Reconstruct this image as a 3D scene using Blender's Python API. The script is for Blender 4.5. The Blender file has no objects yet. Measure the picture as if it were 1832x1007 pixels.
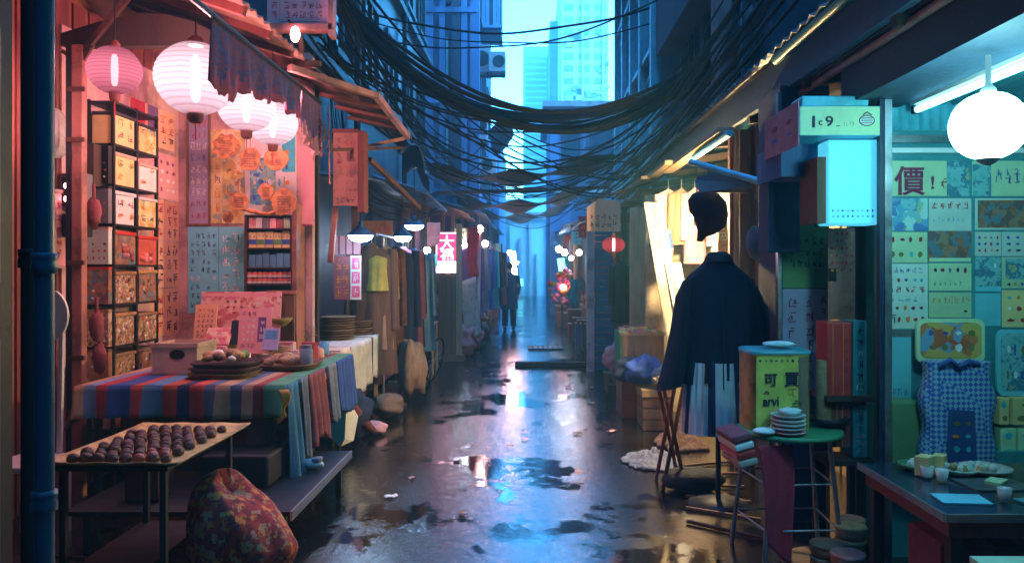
import bpy, bmesh, math, random
from math import sin, cos, pi, radians
from mathutils import Vector, Matrix
V = Vector
S = bpy.context.scene
COL = S.collection

# ------------------------------------------------------------------ camera
cam = bpy.data.cameras.new("camera")
cam.lens = 28.0; cam.sensor_width = 36.0
cam.shift_x = -34/1832; cam.shift_y = -23.5/1832
cam.clip_start = 0.05; cam.clip_end = 600
camo = bpy.data.objects.new("camera", cam); COL.objects.link(camo)
camo.location = (0, 0, 1.6); camo.rotation_euler = (radians(90), 0, 0)
S.camera = camo

# ------------------------------------------------------------------ world: dusk sky, no disc
W = bpy.data.worlds.new("World"); S.world = W; W.use_nodes = True
wn = W.node_tree; wn.nodes.clear()
sky = wn.nodes.new("ShaderNodeTexSky"); sky.sky_type = 'NISHITA'; sky.sun_disc = False
SUN_EL, SUN_ROT = radians(24), radians(160)
sky.sun_elevation = SUN_EL; sky.sun_rotation = SUN_ROT
sky.air_density = 1.0; sky.dust_density = 0.6; sky.ozone_density = 3.0
tint = wn.nodes.new("ShaderNodeMix"); tint.data_type = 'RGBA'; tint.blend_type = 'MULTIPLY'
tint.inputs[0].default_value = 1.0
tint.inputs[7].default_value = (3.4, 10.8, 15.0, 1)
bg = wn.nodes.new("ShaderNodeBackground"); bg.inputs[1].default_value = 0.15
wo = wn.nodes.new("ShaderNodeOutputWorld")
wn.links.new(sky.outputs[0], tint.inputs[6]); wn.links.new(tint.outputs[2], bg.inputs[0])
wn.links.new(bg.outputs[0], wo.inputs[0])
# low dusk sun, hidden behind the buildings and the cloud
sl = bpy.data.lights.new("sun", 'SUN'); sl.energy = 0.5; sl.angle = radians(15); sl.color = (0.75, 0.9, 1.0)
so = bpy.data.objects.new("sun", sl); COL.objects.link(so)
so.rotation_euler = (radians(90)-SUN_EL, 0, pi - SUN_ROT)

# ------------------------------------------------------------------ render / exposure
S.view_settings.view_transform = 'Standard'; S.view_settings.look = 'None'
S.view_settings.exposure = 0.45; S.view_settings.gamma = 1.0
S.cycles.max_bounces = 6; S.cycles.diffuse_bounces = 3; S.cycles.glossy_bounces = 4
S.cycles.volume_bounces = 0; S.cycles.transparent_max_bounces = 10
S.cycles.sample_clamp_indirect = 4.0; S.cycles.caustics_reflective = False; S.cycles.caustics_refractive = False
S.cycles.use_denoising = True

# ------------------------------------------------------------------ helpers
F, CX, CY, H = 1425.0, 950.0, 480.0, 1.6
def X(px, d): return (px-CX)/F*d
def Z(py, d): return H+(CY-py)/F*d
def P(px, py, d): return V((X(px, d), d, Z(py, d)))
WP = {}
R = random.Random(7)

class MB:
    def __init__(s): s.v = []; s.f = []; s.m = []; s.s = []; s.mats = []
    def mi(s, m):
        if m not in s.mats: s.mats.append(m)
        return s.mats.index(m)
    def add(s, vs, fs, mat, smooth=False):
        o = len(s.v); s.v += [V(v) for v in vs]; i = s.mi(mat)
        for f in fs:
            s.f.append([o+k for k in f]); s.m.append(i); s.s.append(smooth)
        return s
    def box(s, x0, x1, y0, y1, z0, z1, mat, rot=None, piv=None):
        vs = [V((x, y, z)) for x in (x0, x1) for y in (y0, y1) for z in (z0, z1)]
        if rot is not None:
            c = piv if piv is not None else V(((x0+x1)/2, (y0+y1)/2, (z0+z1)/2))
            M = Matrix.Rotation(rot[0], 3, 'X') if rot[0] else Matrix.Identity(3)
            if rot[1]: M = Matrix.Rotation(rot[1], 3, 'Y') @ M
            if rot[2]: M = Matrix.Rotation(rot[2], 3, 'Z') @ M
            vs = [M @ (v-c) + c for v in vs]
        return s.add(vs, [(0,1,3,2),(4,6,7,5),(0,4,5,1),(2,3,7,6),(0,2,6,4),(1,5,7,3)], mat)
    def obox(s, O, U, Vv, N, mat):           # box from a corner and three edge vectors
        O, U, Vv, N = V(O), V(U), V(Vv), V(N)
        vs = [O, O+U, O+U+Vv, O+Vv, O+N, O+U+N, O+U+Vv+N, O+Vv+N]
        return s.add(vs, [(0,3,2,1),(4,5,6,7),(0,1,5,4),(1,2,6,5),(2,3,7,6),(3,0,4,7)], mat)
    def quad(s, a, b, c, d, mat): return s.add([a, b, c, d], [(0,1,2,3)], mat)
    def prism(s, poly, ext, mat):
        n = len(poly); e = V(ext); vs = [V(p) for p in poly]; vs += [p+e for p in vs]
        fs = [tuple(range(n))[::-1], tuple(range(n, 2*n))] + [(i, (i+1) % n, n+(i+1) % n, n+i) for i in range(n)]
        return s.add(vs, fs, mat)
    def tube(s, pts, r, mat, n=6, smooth=True):
        pts = [V(p) for p in pts]; k = len(pts)
        rs = r if isinstance(r, (list, tuple)) else [r]*k
        vs = []; up = None
        for i, p in enumerate(pts):
            t = (pts[min(i+1, k-1)]-pts[max(i-1, 0)]).normalized()
            if up is None:
                up = V((0, 0, 1)) if abs(t.z) < .9 else V((1, 0, 0))
            a = t.cross(up).normalized(); b = a.cross(t).normalized(); up = b
            for j in range(n):
                w = 2*pi*j/n; vs.append(p+(a*cos(w)+b*sin(w))*rs[i])
        fs = [(i*n+j, i*n+(j+1) % n, (i+1)*n+(j+1) % n, (i+1)*n+j) for i in range(k-1) for j in range(n)]
        s.add(vs, fs, mat, smooth)
        s.add([vs[j] for j in range(n)], [tuple(range(n))], mat); s.add([vs[(k-1)*n+j] for j in range(n)], [tuple(range(n))], mat)
        return s
    def bar(s, a, b, w, h, mat):              # rectangular bar between two points
        a, b = V(a), V(b); t = (b-a).normalized(); up = V((0, 0, 1)) if abs(t.z) < .95 else V((0, 1, 0))
        u = t.cross(up).normalized(); v = u.cross(t).normalized()
        return s.obox(a-u*w/2-v*h/2, u*w, v*h, b-a, mat)
    def rings(s, rings, mat, smooth=True, cap=True, matf=None):
        n = len(rings[0]); o = len(s.v)
        vs = [p for r in rings for p in r]
        if matf is None:
            s.add(vs, [(i*n+j, i*n+(j+1) % n, (i+1)*n+(j+1) % n, (i+1)*n+j) for i in range(len(rings)-1) for j in range(n)], mat, smooth)
        else:
            s.v += [V(v) for v in vs]
            for i in range(len(rings)-1):
                for j in range(n):
                    s.f.append([o+i*n+j, o+i*n+(j+1) % n, o+(i+1)*n+(j+1) % n, o+(i+1)*n+j])
                    s.m.append(s.mi(matf(i, j))); s.s.append(smooth)
        if cap:
            s.add(rings[0], [tuple(range(n))[::-1]], mat); s.add(rings[-1], [tuple(range(n))], mat)
        return s
    def lathe(s, c, prof, mat, n=14, sx=1, sy=1, mod=None, smooth=True, cap=True):
        c = V(c)
        rg = [[c+V((cos(2*pi*j/n)*r*sx*(mod(j, i) if mod else 1), sin(2*pi*j/n)*r*sy*(mod(j, i) if mod else 1), z)) for j in range(n)] for i, (r, z) in enumerate(prof)]
        return s.rings(rg, mat, smooth, cap)
    def ball(s, c, r, mat, n=8, m=5, sc=(1, 1, 1), jit=0, rng=R):
        c = V(c); rg = []
        for i in range(m+1):
            t = pi*(0.04+0.92*i/m); rr = sin(t)*r; z = -cos(t)*r*sc[2]
            rg.append([c+V((cos(2*pi*j/n)*rr*sc[0], sin(2*pi*j/n)*rr*sc[1], z))*(1+(rng.uniform(-jit, jit) if jit else 0)) for j in range(n)])
        return s.rings(rg, mat, True, True)
    def grid(s, fn, nu, nv, mat, smooth=True, thick=0, matf=None):
        o = len(s.v); pts = [[V(fn(i/nu, j/nv)) for j in range(nv+1)] for i in range(nu+1)]
        s.v += [p for r in pts for p in r]; w = nv+1
        for i in range(nu):
            for j in range(nv):
                s.f.append([o+i*w+j, o+(i+1)*w+j, o+(i+1)*w+j+1, o+i*w+j+1]); s.m.append(s.mi(matf(i, j) if matf else mat)); s.s.append(smooth)
        return s
    def glyph(s, O, U, Vv, w, h, mat, rng, lw=None, k=None):   # brush character made of straight strokes, O = low corner on the face
        O, U, Vv = V(O), V(U), V(Vv); lw = lw or h*.09
        def st(a, b):
            a = O+U*(a[0]*w)+Vv*(a[1]*h); b = O+U*(b[0]*w)+Vv*(b[1]*h); t = b-a
            if t.length < 1e-5: return
            q = U.cross(Vv).cross(t).normalized()*lw/2
            s.quad(a-q, b-q*.8, b+q*.8, a+q, mat)
        rows = [.12, .36, .6, .86]
        for _ in range(k or rng.randint(5, 7)):
            c = rng.random()
            if c < .45:
                y = rng.choice(rows); x0 = rng.choice([.08, .3, .5]); st((x0, y), (min(.95, x0+rng.choice([.4, .6, .85])), y+rng.uniform(-.03, .06)))
            elif c < .8:
                x = rng.choice([.15, .4, .55, .8]); y0 = rng.choice([.9, .7, .5]); st((x, y0), (x+rng.uniform(-.05, .05), max(.03, y0-rng.choice([.4, .6, .8]))))
            else:
                x = rng.uniform(.2, .8); y = rng.uniform(.4, .8); st((x, y), (x+rng.choice([-.3, .3, .2, -.2]), y-.35))
        return s
    def writing(s, O, U, Vv, w, h, cols, rows, mats, rng, fill=.75, skip=0.0, k=None):
        O, U, Vv = V(O), V(U), V(Vv); cw, ch = w/cols, h/rows
        for r in range(rows):
            m = rng.choice(mats)
            for c in range(cols):
                if rng.random() < skip: continue
                s.glyph(O+U*(cw*(c+(1-fill)/2))+Vv*(ch*(r+(1-fill)/2)), U, Vv, cw*fill, ch*fill, m, rng, lw=min(cw, ch)*.1, k=k)
        return s
    def blobs(s, O, U, Vv, w, h, cols, rows, mats, rng, fill=.6):   # little printed pictures in rows
        O, U, Vv = V(O), V(U), V(Vv); cw, ch = w/cols, h/rows; N = U.cross(Vv)
        for r in range(rows):
            for c in range(cols):
                ctr = O+U*(cw*(c+.5+rng.uniform(-.1, .1)))+Vv*(ch*(r+.5)); n = 7; a = cw*fill/2*rng.uniform(.6, 1); b = ch*fill/2*rng.uniform(.5, 1)
                s.add([ctr+U*(cos(2*pi*i/n)*a*rng.uniform(.7, 1.2))+Vv*(sin(2*pi*i/n)*b*rng.uniform(.7, 1.2)) for i in range(n)], [tuple(range(n))], rng.choice(mats))
        return s
    def obj(s, name, parent=None, label=None, cat=None, group=None, kind=None, loc=None, bevel=0, solid=0, recalc=True):
        if parent is not None: L = WP[parent.name]
        elif loc is not None: L = V(loc)
        else:
            xs = [v.x for v in s.v]; ys = [v.y for v in s.v]; zs = [v.z for v in s.v]
            L = V(((min(xs)+max(xs))/2, (min(ys)+max(ys))/2, min(zs)))
        me = bpy.data.meshes.new(name)
        me.from_pydata([v-L for v in s.v], [], s.f)
        for m in s.mats: me.materials.append(M[m] if isinstance(m, str) else m)
        for p, i, sm in zip(me.polygons, s.m, s.s): p.material_index = i; p.use_smooth = sm
        if recalc:
            b = bmesh.new(); b.from_mesh(me); bmesh.ops.recalc_face_normals(b, faces=b.faces); b.to_mesh(me); b.free()
        me.update()
        o = bpy.data.objects.new(name, me); COL.objects.link(o)
        if parent is not None: o.parent = parent
        else: o.location = L
        WP[o.name] = L
        if bevel:
            md = o.modifiers.new("edge", 'BEVEL'); md.width = bevel; md.segments = 2; md.limit_method = 'ANGLE'
        if solid:
            md = o.modifiers.new("thick", 'SOLIDIFY'); md.thickness = solid; md.offset = 0
        return tag(o, label, cat, group, kind)

def tag(o, label=None, cat=None, group=None, kind=None):
    if label: o["label"] = label
    if cat: o["category"] = cat
    if group: o["group"] = group
    if kind: o["kind"] = kind
    return o
def thing(name, label, cat, loc, group=None):
    o = bpy.data.objects.new(name, None); COL.objects.link(o); o.empty_display_size = .1
    o.location = loc; WP[o.name] = V(loc)
    return tag(o, label, cat, group)
def copy_tree(o, loc=None, rz=None, label=None, parent=None, group=None, scale=None):
    c = o.copy(); COL.objects.link(c)
    if parent is not None: c.parent = parent
    if loc is not None: c.location = loc; WP[c.name] = V(loc)
    if rz is not None: c.rotation_euler.z = rz
    if scale is not None: c.scale = (scale, scale, scale) if isinstance(scale, (int, float)) else scale
    if label: c["label"] = label
    if group: c["group"] = group
    for ch in list(KIDS.get(o.name, o.children)): copy_tree(ch, parent=c)
    return c
KIDS = {}
def text(body, O, U, Vv, size, mat, parent, name="lettering", ext=.0015, wscale=1.0):
    """lettering as a thin mesh of its own, lying on a sign's face; O = low corner"""
    c = bpy.data.curves.new('lettering', 'FONT'); c.body = body; c.size = size; c.extrude = ext; c.offset = size*.012
    t = bpy.data.objects.new('lettering_curve', c); COL.objects.link(t)
    dg = bpy.context.evaluated_depsgraph_get(); dg.update()
    me = bpy.data.meshes.new_from_object(t.evaluated_get(dg)); COL.objects.unlink(t); bpy.data.objects.remove(t); bpy.data.curves.remove(c)
    O, U, Vv = V(O), V(U).normalized(), V(Vv).normalized(); N = U.cross(Vv); L = WP[parent.name]
    for v in me.vertices: v.co = O+U*(v.co.x*wscale)+Vv*v.co.y+N*(v.co.z+ext+.001)-L
    me.materials.clear(); me.materials.append(M[mat])
    o = bpy.data.objects.new(name, me); COL.objects.link(o); o.parent = parent; WP[o.name] = L
    return o

# ------------------------------------------------------------------ materials
M = {}
def nodes(key):
    m = bpy.data.materials.new(key); m.use_nodes = True; M[key] = m
    nt = m.node_tree; return m, nt, nt.nodes["Principled BSDF"]
def noise(nt, scale, detail=4, rough=.6, stretch=None, coord='Object', off=0):
    tc = nt.nodes.new("ShaderNodeTexCoord"); n = nt.nodes.new("ShaderNodeTexNoise")
    n.inputs["Scale"].default_value = scale; n.inputs["Detail"].default_value = detail; n.inputs["Roughness"].default_value = rough
    mp = nt.nodes.new("ShaderNodeMapping"); mp.inputs["Scale"].default_value = stretch or (1, 1, 1); mp.inputs["Location"].default_value = (off, off*.7, off*.3)
    nt.links.new(tc.outputs[coord], mp.inputs[0]); nt.links.new(mp.outputs[0], n.inputs[0]); return n
def ramp(nt, src, stops, interp='LINEAR'):
    r = nt.nodes.new("ShaderNodeValToRGB"); cr = r.color_ramp; cr.interpolation = interp
    while len(cr.elements) > 1: cr.elements.remove(cr.elements[-1])
    cr.elements[0].position = stops[0][0]; cr.elements[0].color = (*stops[0][1], 1)
    for p, c in stops[1:]:
        e = cr.elements.new(p); e.color = (*c, 1)
    nt.links.new(src, r.inputs[0]); return r
def sc(c, k): return tuple(max(0, min(1, x*k)) for x in c)
def mat(key, col, rough=.7, metal=0, var=.35, scale=6, bump=.15, bscale=40, stretch=None, rand=.25, emit=0, ecol=None, spec=.5, dirt=None):
    m, nt, b = nodes(key)
    n = noise(nt, scale, 5, .65, stretch)
    stops = [(.28, sc(col, 1-var)), (.5, col), (.75, sc(col, 1+var*.7))]
    if dirt: stops = [(.25, dirt), (.42, sc(col, 1-var))]+stops[1:]
    r = ramp(nt, n.outputs[0], stops)
    src = r.outputs[0]
    if rand:
        oi = nt.nodes.new("ShaderNodeObjectInfo"); hs = nt.nodes.new("ShaderNodeHueSaturation")
        mr = nt.nodes.new("ShaderNodeMapRange"); mr.inputs[3].default_value = 1-rand; mr.inputs[4].default_value = 1+rand*.6
        nt.links.new(oi.outputs["Random"], mr.inputs[0]); nt.links.new(mr.outputs[0], hs.inputs["Value"]); nt.links.new(src, hs.inputs["Color"]); src = hs.outputs[0]
    nt.links.new(src, b.inputs["Base Color"])
    b.inputs["Roughness"].default_value = rough; b.inputs["Metallic"].default_value = metal; b.inputs["Specular IOR Level"].default_value = spec
    if rough < .9:
        rr = nt.nodes.new("ShaderNodeMapRange"); rr.inputs[3].default_value = max(.03, rough-.15); rr.inputs[4].default_value = min(1, rough+.2)
        nt.links.new(n.outputs[0], rr.inputs[0]); nt.links.new(rr.outputs[0], b.inputs["Roughness"])
    if bump:
        n2 = noise(nt, bscale, 3, .6, stretch); bp = nt.nodes.new("ShaderNodeBump"); bp.inputs["Strength"].default_value = bump; bp.inputs["Distance"].default_value = .02
        nt.links.new(n2.outputs[0], bp.inputs["Height"]); nt.links.new(bp.outputs[0], b.inputs["Normal"])
    if emit:
        b.inputs["Emission Color"].default_value = (*(ecol or col), 1); b.inputs["Emission Strength"].default_value = emit
    return m
def emis(key, col, strength):
    m, nt, b = nodes(key); b.inputs["Base Color"].default_value = (*sc(col, .8), 1)
    b.inputs["Emission Color"].default_value = (*col, 1); b.inputs["Emission Strength"].default_value = strength
    return m
def pr(key, cols, scale=12, rough=.5, stretch=None, kind='V', sharp=True):   # printed picture: patches of several inks
    m, nt, b = nodes(key); n = len(cols)
    tc = nt.nodes.new("ShaderNodeTexCoord"); mp = nt.nodes.new("ShaderNodeMapping"); mp.inputs["Scale"].default_value = stretch or (1, 1, 1)
    nt.links.new(tc.outputs['Object'], mp.inputs[0])
    nz = nt.nodes.new("ShaderNodeTexNoise"); nz.inputs["Scale"].default_value = scale; nz.inputs["Detail"].default_value = 6; nz.inputs["Roughness"].default_value = .75
    oi = nt.nodes.new("ShaderNodeObjectInfo"); ad = nt.nodes.new("ShaderNodeVectorMath"); ad.operation = 'ADD'
    ml = nt.nodes.new("ShaderNodeMath"); ml.operation = 'MULTIPLY'; ml.inputs[1].default_value = 9
    nt.links.new(oi.outputs["Random"], ml.inputs[0]); nt.links.new(mp.outputs[0], ad.inputs[0]); nt.links.new(ml.outputs[0], ad.inputs[1]); nt.links.new(ad.outputs[0], nz.inputs[0])
    src = nz.outputs[0]
    if kind == 'V':
        vo = nt.nodes.new("ShaderNodeTexVoronoi"); vo.inputs["Scale"].default_value = scale*1.6
        mx = nt.nodes.new("ShaderNodeVectorMath"); mx.operation = 'ADD'; nt.links.new(ad.outputs[0], mx.inputs[0]); 
        s2 = nt.nodes.new("ShaderNodeVectorMath"); s2.operation = 'SCALE'; s2.inputs["Scale"].default_value = .12; nt.links.new(nz.outputs["Color"], s2.inputs[0]); nt.links.new(s2.outputs[0], mx.inputs[1])
        nt.links.new(mx.outputs[0], vo.inputs[0]); bw = nt.nodes.new("ShaderNodeSeparateColor"); nt.links.new(vo.outputs["Color"], bw.inputs[0]); src = bw.outputs[0]
        r = ramp(nt, src, [(i/n, c) for i, c in enumerate(cols)], 'CONSTANT')
    else:
        r = ramp(nt, src, [(.3+.4*i/n, c) for i, c in enumerate(cols)], 'CONSTANT' if sharp else 'LINEAR')
    nt.links.new(r.outputs[0], b.inputs["Base Color"]); b.inputs["Roughness"].default_value = rough
    return m
def stripes(key, axis, period, stops, rough=.85, bump=.25):     # woven stripes across one axis of the cloth
    m, nt, b = nodes(key); tc = nt.nodes.new("ShaderNodeTexCoord"); sp = nt.nodes.new("ShaderNodeSeparateXYZ"); nt.links.new(tc.outputs["Object"], sp.inputs[0])
    dv = nt.nodes.new("ShaderNodeMath"); dv.operation = 'DIVIDE'; dv.inputs[1].default_value = period; nt.links.new(sp.outputs[axis], dv.inputs[0])
    fr = nt.nodes.new("ShaderNodeMath"); fr.operation = 'FRACT'; nt.links.new(dv.outputs[0], fr.inputs[0])
    r = ramp(nt, fr.outputs[0], stops, 'CONSTANT')
    n = noise(nt, 9, 5); mx = nt.nodes.new("ShaderNodeMix"); mx.data_type = 'RGBA'; mx.blend_type = 'MULTIPLY'; mx.inputs[0].default_value = .6
    g = ramp(nt, n.outputs[0], [(.3, (.55, .5, .5)), (.7, (1, 1, 1))]); nt.links.new(r.outputs[0], mx.inputs[6]); nt.links.new(g.outputs[0], mx.inputs[7])
    nt.links.new(mx.outputs[2], b.inputs["Base Color"]); b.inputs["Roughness"].default_value = rough
    n2 = noise(nt, 160, 2); bp = nt.nodes.new("ShaderNodeBump"); bp.inputs["Strength"].default_value = bump; bp.inputs["Distance"].default_value = .01
    nt.links.new(n2.outputs[0], bp.inputs["Height"]); nt.links.new(bp.outputs[0], b.inputs["Normal"]); return m
# plain surfaces
mat("dark_wood", (.055, .028, .018), .75, scale=5, stretch=(6, 6, .6), bump=.3)
mat("mid_wood", (.17, .085, .045), .7, scale=5, stretch=(6, 6, .6), bump=.3)
mat("pale_wood", (.36, .24, .13), .7, scale=5, stretch=(6, 6, .6), bump=.25)
mat("red_wood", (.2, .045, .035), .7, scale=5, stretch=(6, 6, .6), bump=.3)
mat("plaster_pink", (.48, .3, .28), .85, scale=2.5, bump=.3, dirt=(.2, .1, .08))
mat("plaster_pale", (.5, .42, .3), .85, scale=2.5, bump=.3, dirt=(.22, .15, .09))
mat("brick_red", (.3, .09, .06), .85, scale=7, bump=.5, bscale=18)
mat("rust", (.14, .06, .035), .7, .3, scale=9, bump=.3, dirt=(.05, .02, .015))
mat("salmon_metal", (.42, .17, .13), .55, .1, scale=5, bump=.12, dirt=(.16, .07, .05))
mat("steel", (.35, .36, .38), .35, .9, scale=9, bump=.05)
mat("dark_metal", (.03, .032, .04), .5, .5, scale=7, bump=.1)
mat("black_iron", (.012, .012, .016), .55, .3, scale=7, bump=.1)
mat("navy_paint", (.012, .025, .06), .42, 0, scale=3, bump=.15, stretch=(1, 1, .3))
mat("blue_paint", (.015, .075, .13), .4, 0, scale=4, bump=.15, stretch=(1, 1, .3))
mat("cyan_paint", (.1, .5, .62), .45, 0, scale=6, bump=.1)  # on the slanting strut this tone stands for cyan light
mat("concrete_dark", (.06, .07, .11), .9, scale=.8, bump=.3, stretch=(1, 1, .35), dirt=(.03, .03, .045))
mat("concrete_blue", (.1, .19, .38), .9, scale=.9, bump=.25, stretch=(1, 1, .3), dirt=(.03, .06, .15))
mat("concrete_grey", (.3, .32, .36), .9, scale=.9, bump=.25, stretch=(1, 1, .3), dirt=(.12, .13, .17))
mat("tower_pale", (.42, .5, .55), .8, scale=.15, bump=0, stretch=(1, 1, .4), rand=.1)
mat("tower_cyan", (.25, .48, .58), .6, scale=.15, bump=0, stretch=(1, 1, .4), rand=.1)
mat("window_dark", (.015, .03, .05), .12, 0, scale=2, bump=0, spec=.8)
mat("window_cyan", (.2, .55, .66), .2, 0, scale=1.2, bump=.03, spec=.9)
mat("window_band", (.12, .22, .28), .3, 0, scale=.4, bump=0)
mat("shutter_blue", (.05, .14, .26), .45, .3, scale=5, bump=.1)
mat("roof_tin", (.06, .065, .08), .5, .4, scale=3, bump=.15, dirt=(.04, .025, .02))
mat("roof_rust", (.2, .1, .07), .65, .2, scale=2, bump=.15, dirt=(.07, .035, .025))
mat("ceiling_navy", (.03, .06, .1), .6, .1, scale=2, bump=.2)
mat("ceiling_red", (.3, .13, .1), .75, scale=2.5, bump=.2, dirt=(.1, .04, .03))
mat("rubber", (.005, .005, .007), .8, scale=20, bump=.05, rand=.5, spec=.2)
mat("tarp_blue", (.05, .12, .22), .5, scale=3, bump=.3, bscale=12)
mat("tarp_grey", (.12, .13, .15), .5, scale=3, bump=.3, bscale=12)
mat("canvas_red", (.45, .1, .09), .85, scale=5, bump=.3)
mat("fabric_pink", (.6, .25, .28), .9, scale=5, bump=.3)
mat("fabric_brown", (.13, .07, .045), .95, scale=6, bump=.4, stretch=(3, 3, .5))
mat("fabric_tan", (.32, .2, .12), .95, scale=6, bump=.4, stretch=(3, 3, .5))
mat("coat_cloth", (.006, .009, .022), .95, scale=9, bump=.5, bscale=120, rand=0)
mat("fabric_navy", (.012, .02, .055), .9, scale=6, bump=.3, stretch=(3, 3, .5), rand=.1)
mat("fabric_skyblue", (.08, .26, .42), .9, scale=6, bump=.3, stretch=(3, 3, .5))
mat("fabric_royal", (.03, .08, .3), .9, scale=6, bump=.3)
mat("fabric_maroon", (.24, .06, .07), .9, scale=6, bump=.3)
mat("fabric_grey", (.2, .21, .24), .9, scale=6, bump=.3)
mat("fabric_white", (.6, .58, .56), .9, scale=5, bump=.3)
mat("fabric_cream", (.62, .47, .38), .9, scale=5, bump=.3, dirt=(.4, .27, .2))
mat("fabric_yellow", (.3, .25, .05), .9, scale=5, bump=.3)
mat("fabric_teal", (.06, .36, .4), .9, scale=5, bump=.3)
mat("fabric_red", (.5, .03, .05), .85, scale=5, bump=.3)
mat("fabric_purple", (.14, .07, .2), .9, scale=5, bump=.3)
mat("fabric_black", (.008, .008, .01), .8, scale=9, bump=.4, rand=.1)
mat("plastic_cream", (.6, .45, .36), .45, scale=5, bump=.05)
mat("plastic_white", (.7, .7, .7), .4, scale=5, bump=.05, var=.12)
mat("plastic_red", (.5, .035, .03), .35, scale=5, bump=.05)
mat("plastic_blue", (.03, .12, .4), .35, scale=5, bump=.05)
mat("plastic_green", (.05, .25, .1), .4, scale=5, bump=.05)
mat("plastic_teal", (.05, .3, .33), .4, scale=5, bump=.05)
mat("plastic_grey", (.16, .17, .18), .45, scale=5, bump=.05)
mat("paper_white", (.72, .72, .68), .8, scale=3, bump=.05, var=.12, rand=.12)
mat("paper_cyan", (.15, .58, .68), .8, scale=3, bump=.05, var=.2, rand=.12)
mat("paper_peach", (.72, .4, .24), .8, scale=3, bump=.05, var=.2, rand=.1)
mat("paper_pink", (.72, .34, .36), .8, scale=3, bump=.05, var=.2, rand=.1)
mat("paper_yellow", (.75, .6, .25), .8, scale=4, bump=.05, var=.2, rand=.12)
mat("paper_lime", (.5, .7, .42), .7, scale=3, bump=.03, var=.2, rand=.15)
mat("paper_pale", (.55, .68, .6), .7, scale=3, bump=.03, var=.2, rand=.15)
mat("paper_lilac", (.36, .33, .5), .8, scale=3, bump=.03, var=.2)
mat("paper_green", (.12, .26, .1), .7, scale=3, bump=.03, var=.25)
mat("ink_red", (.5, .02, .03), .7, bump=0, rand=0); mat("ink_dark", (.03, .025, .05), .7, bump=0, rand=0)
mat("ink_blue", (.04, .1, .4), .7, bump=0, rand=0); mat("ink_maroon", (.25, .02, .08), .7, bump=0, rand=0)
mat("ink_white", (.8, .8, .8), .7, bump=0, rand=0); mat("ink_orange", (.75, .25, .03), .7, bump=0, rand=0)
mat("ink_green", (.08, .3, .1), .7, bump=0, rand=0); mat("ink_olive", (.2, .17, .05), .7, bump=0, rand=0)
mat("ink_pink", (.7, .12, .25), .7, bump=0, rand=0); mat("ink_cyan", (.05, .5, .6), .7, bump=0, rand=0)
mat("cake_brown", (.16, .06, .035), .6, scale=25, bump=.5, bscale=60, rand=.5)
mat("food_tan", (.42, .24, .1), .7, scale=20, bump=.5, rand=.4)
mat("food_green", (.16, .25, .08), .7, scale=25, bump=.5, rand=.4)
mat("food_olive", (.3, .26, .06), .5, scale=20, bump=.4, rand=.4)
mat("fruit_red", (.5, .1, .06), .4, scale=10, bump=.1, rand=.4)
mat("fruit_yellow", (.6, .4, .08), .4, scale=10, bump=.1, rand=.4)
mat("wicker", (.22, .14, .08), .8, scale=30, bump=.6, bscale=70)
mat("ceramic", (.6, .6, .58), .25, scale=5, bump=0, var=.15)
mat("terracotta", (.4, .2, .12), .7, scale=9, bump=.2)
mat("tin_yellow", (.62, .4, .06), .4, scale=6, bump=.05, rand=0, dirt=(.2, .1, .03))
mat("tin_label", (.66, .6, .1), .5, scale=6, bump=.03, rand=0)
mat("tray_gold", (.6, .4, .12), .5, scale=8, bump=.1, dirt=(.3, .17, .05))
mat("skin", (.4, .25, .18), .6, scale=9, bump=0, rand=0)
mat("bamboo", (.4, .24, .1), .6, scale=9, bump=.2)
pr("print_blue", [(.2, .5, .55), (.06, .2, .45), (.45, .7, .65), (.1, .35, .55), (.3, .5, .3)], 14)
pr("print_brown", [(.2, .1, .06), (.3, .2, .12), (.1, .2, .25), (.35, .14, .06), (.15, .1, .1)], 18)
pr("print_teal", [(.1, .4, .4), (.2, .5, .5), (.05, .2, .3), (.4, .45, .2)], 8, kind='N')
pr("print_orange", [(.6, .2, .05), (.65, .42, .1), (.2, .35, .5), (.5, .45, .1), (.55, .12, .04)], 9)
pr("print_floral", [(.3, .015, .02), (.42, .035, .02), (.2, .012, .02), (.6, .2, .03), (.35, .02, .02), (.13, .01, .015), (.42, .22, .12)], 22, .85)
pr("print_snack", [(.3, .2, .1), (.5, .4, .3), (.15, .08, .05), (.4, .15, .1), (.25, .25, .08), (.6, .5, .4)], 30, .25)
pr("print_pinkcard", [(.7, .4, .35), (.6, .2, .25), (.75, .5, .4), (.5, .15, .15), (.7, .55, .5)], 14)
pr("print_valance", [(.03, .035, .12), (.04, .05, .16), (.16, .03, .07), (.035, .04, .13), (.05, .06, .2), (.03, .03, .1)], 11, .9, kind='N')
pr("print_leaf", [(.35, .14, .04), (.5, .22, .07), (.25, .09, .03), (.42, .17, .05)], 20, .7)
pr("print_yellow", [(.7, .55, .15), (.55, .35, .1), (.75, .65, .35), (.3, .4, .3), (.6, .5, .2)], 12)
stripes("cloth_stripes", 0, 1.5, [(0, (.02, .03, .1)), (.05, (.6, .08, .05)), (.11, (.1, .14, .2)), (.16, (.55, .33, .18)), (.22, (.1, .13, .2)), (.27, (.5, .28, .15)), (.32, (.3, .04, .03)), (.36, (.07, .26, .13)), (.45, (.65, .45, .28)), (.5, (.12, .16, .4)), (.53, (.6, .4, .25)), (.6, (.22, .36, .62)), (.65, (.45, .05, .08)), (.7, (.04, .12, .42)), (.8, (.5, .08, .06)), (.85, (.1, .3, .5)), (.93, (.5, .1, .06))])
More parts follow.
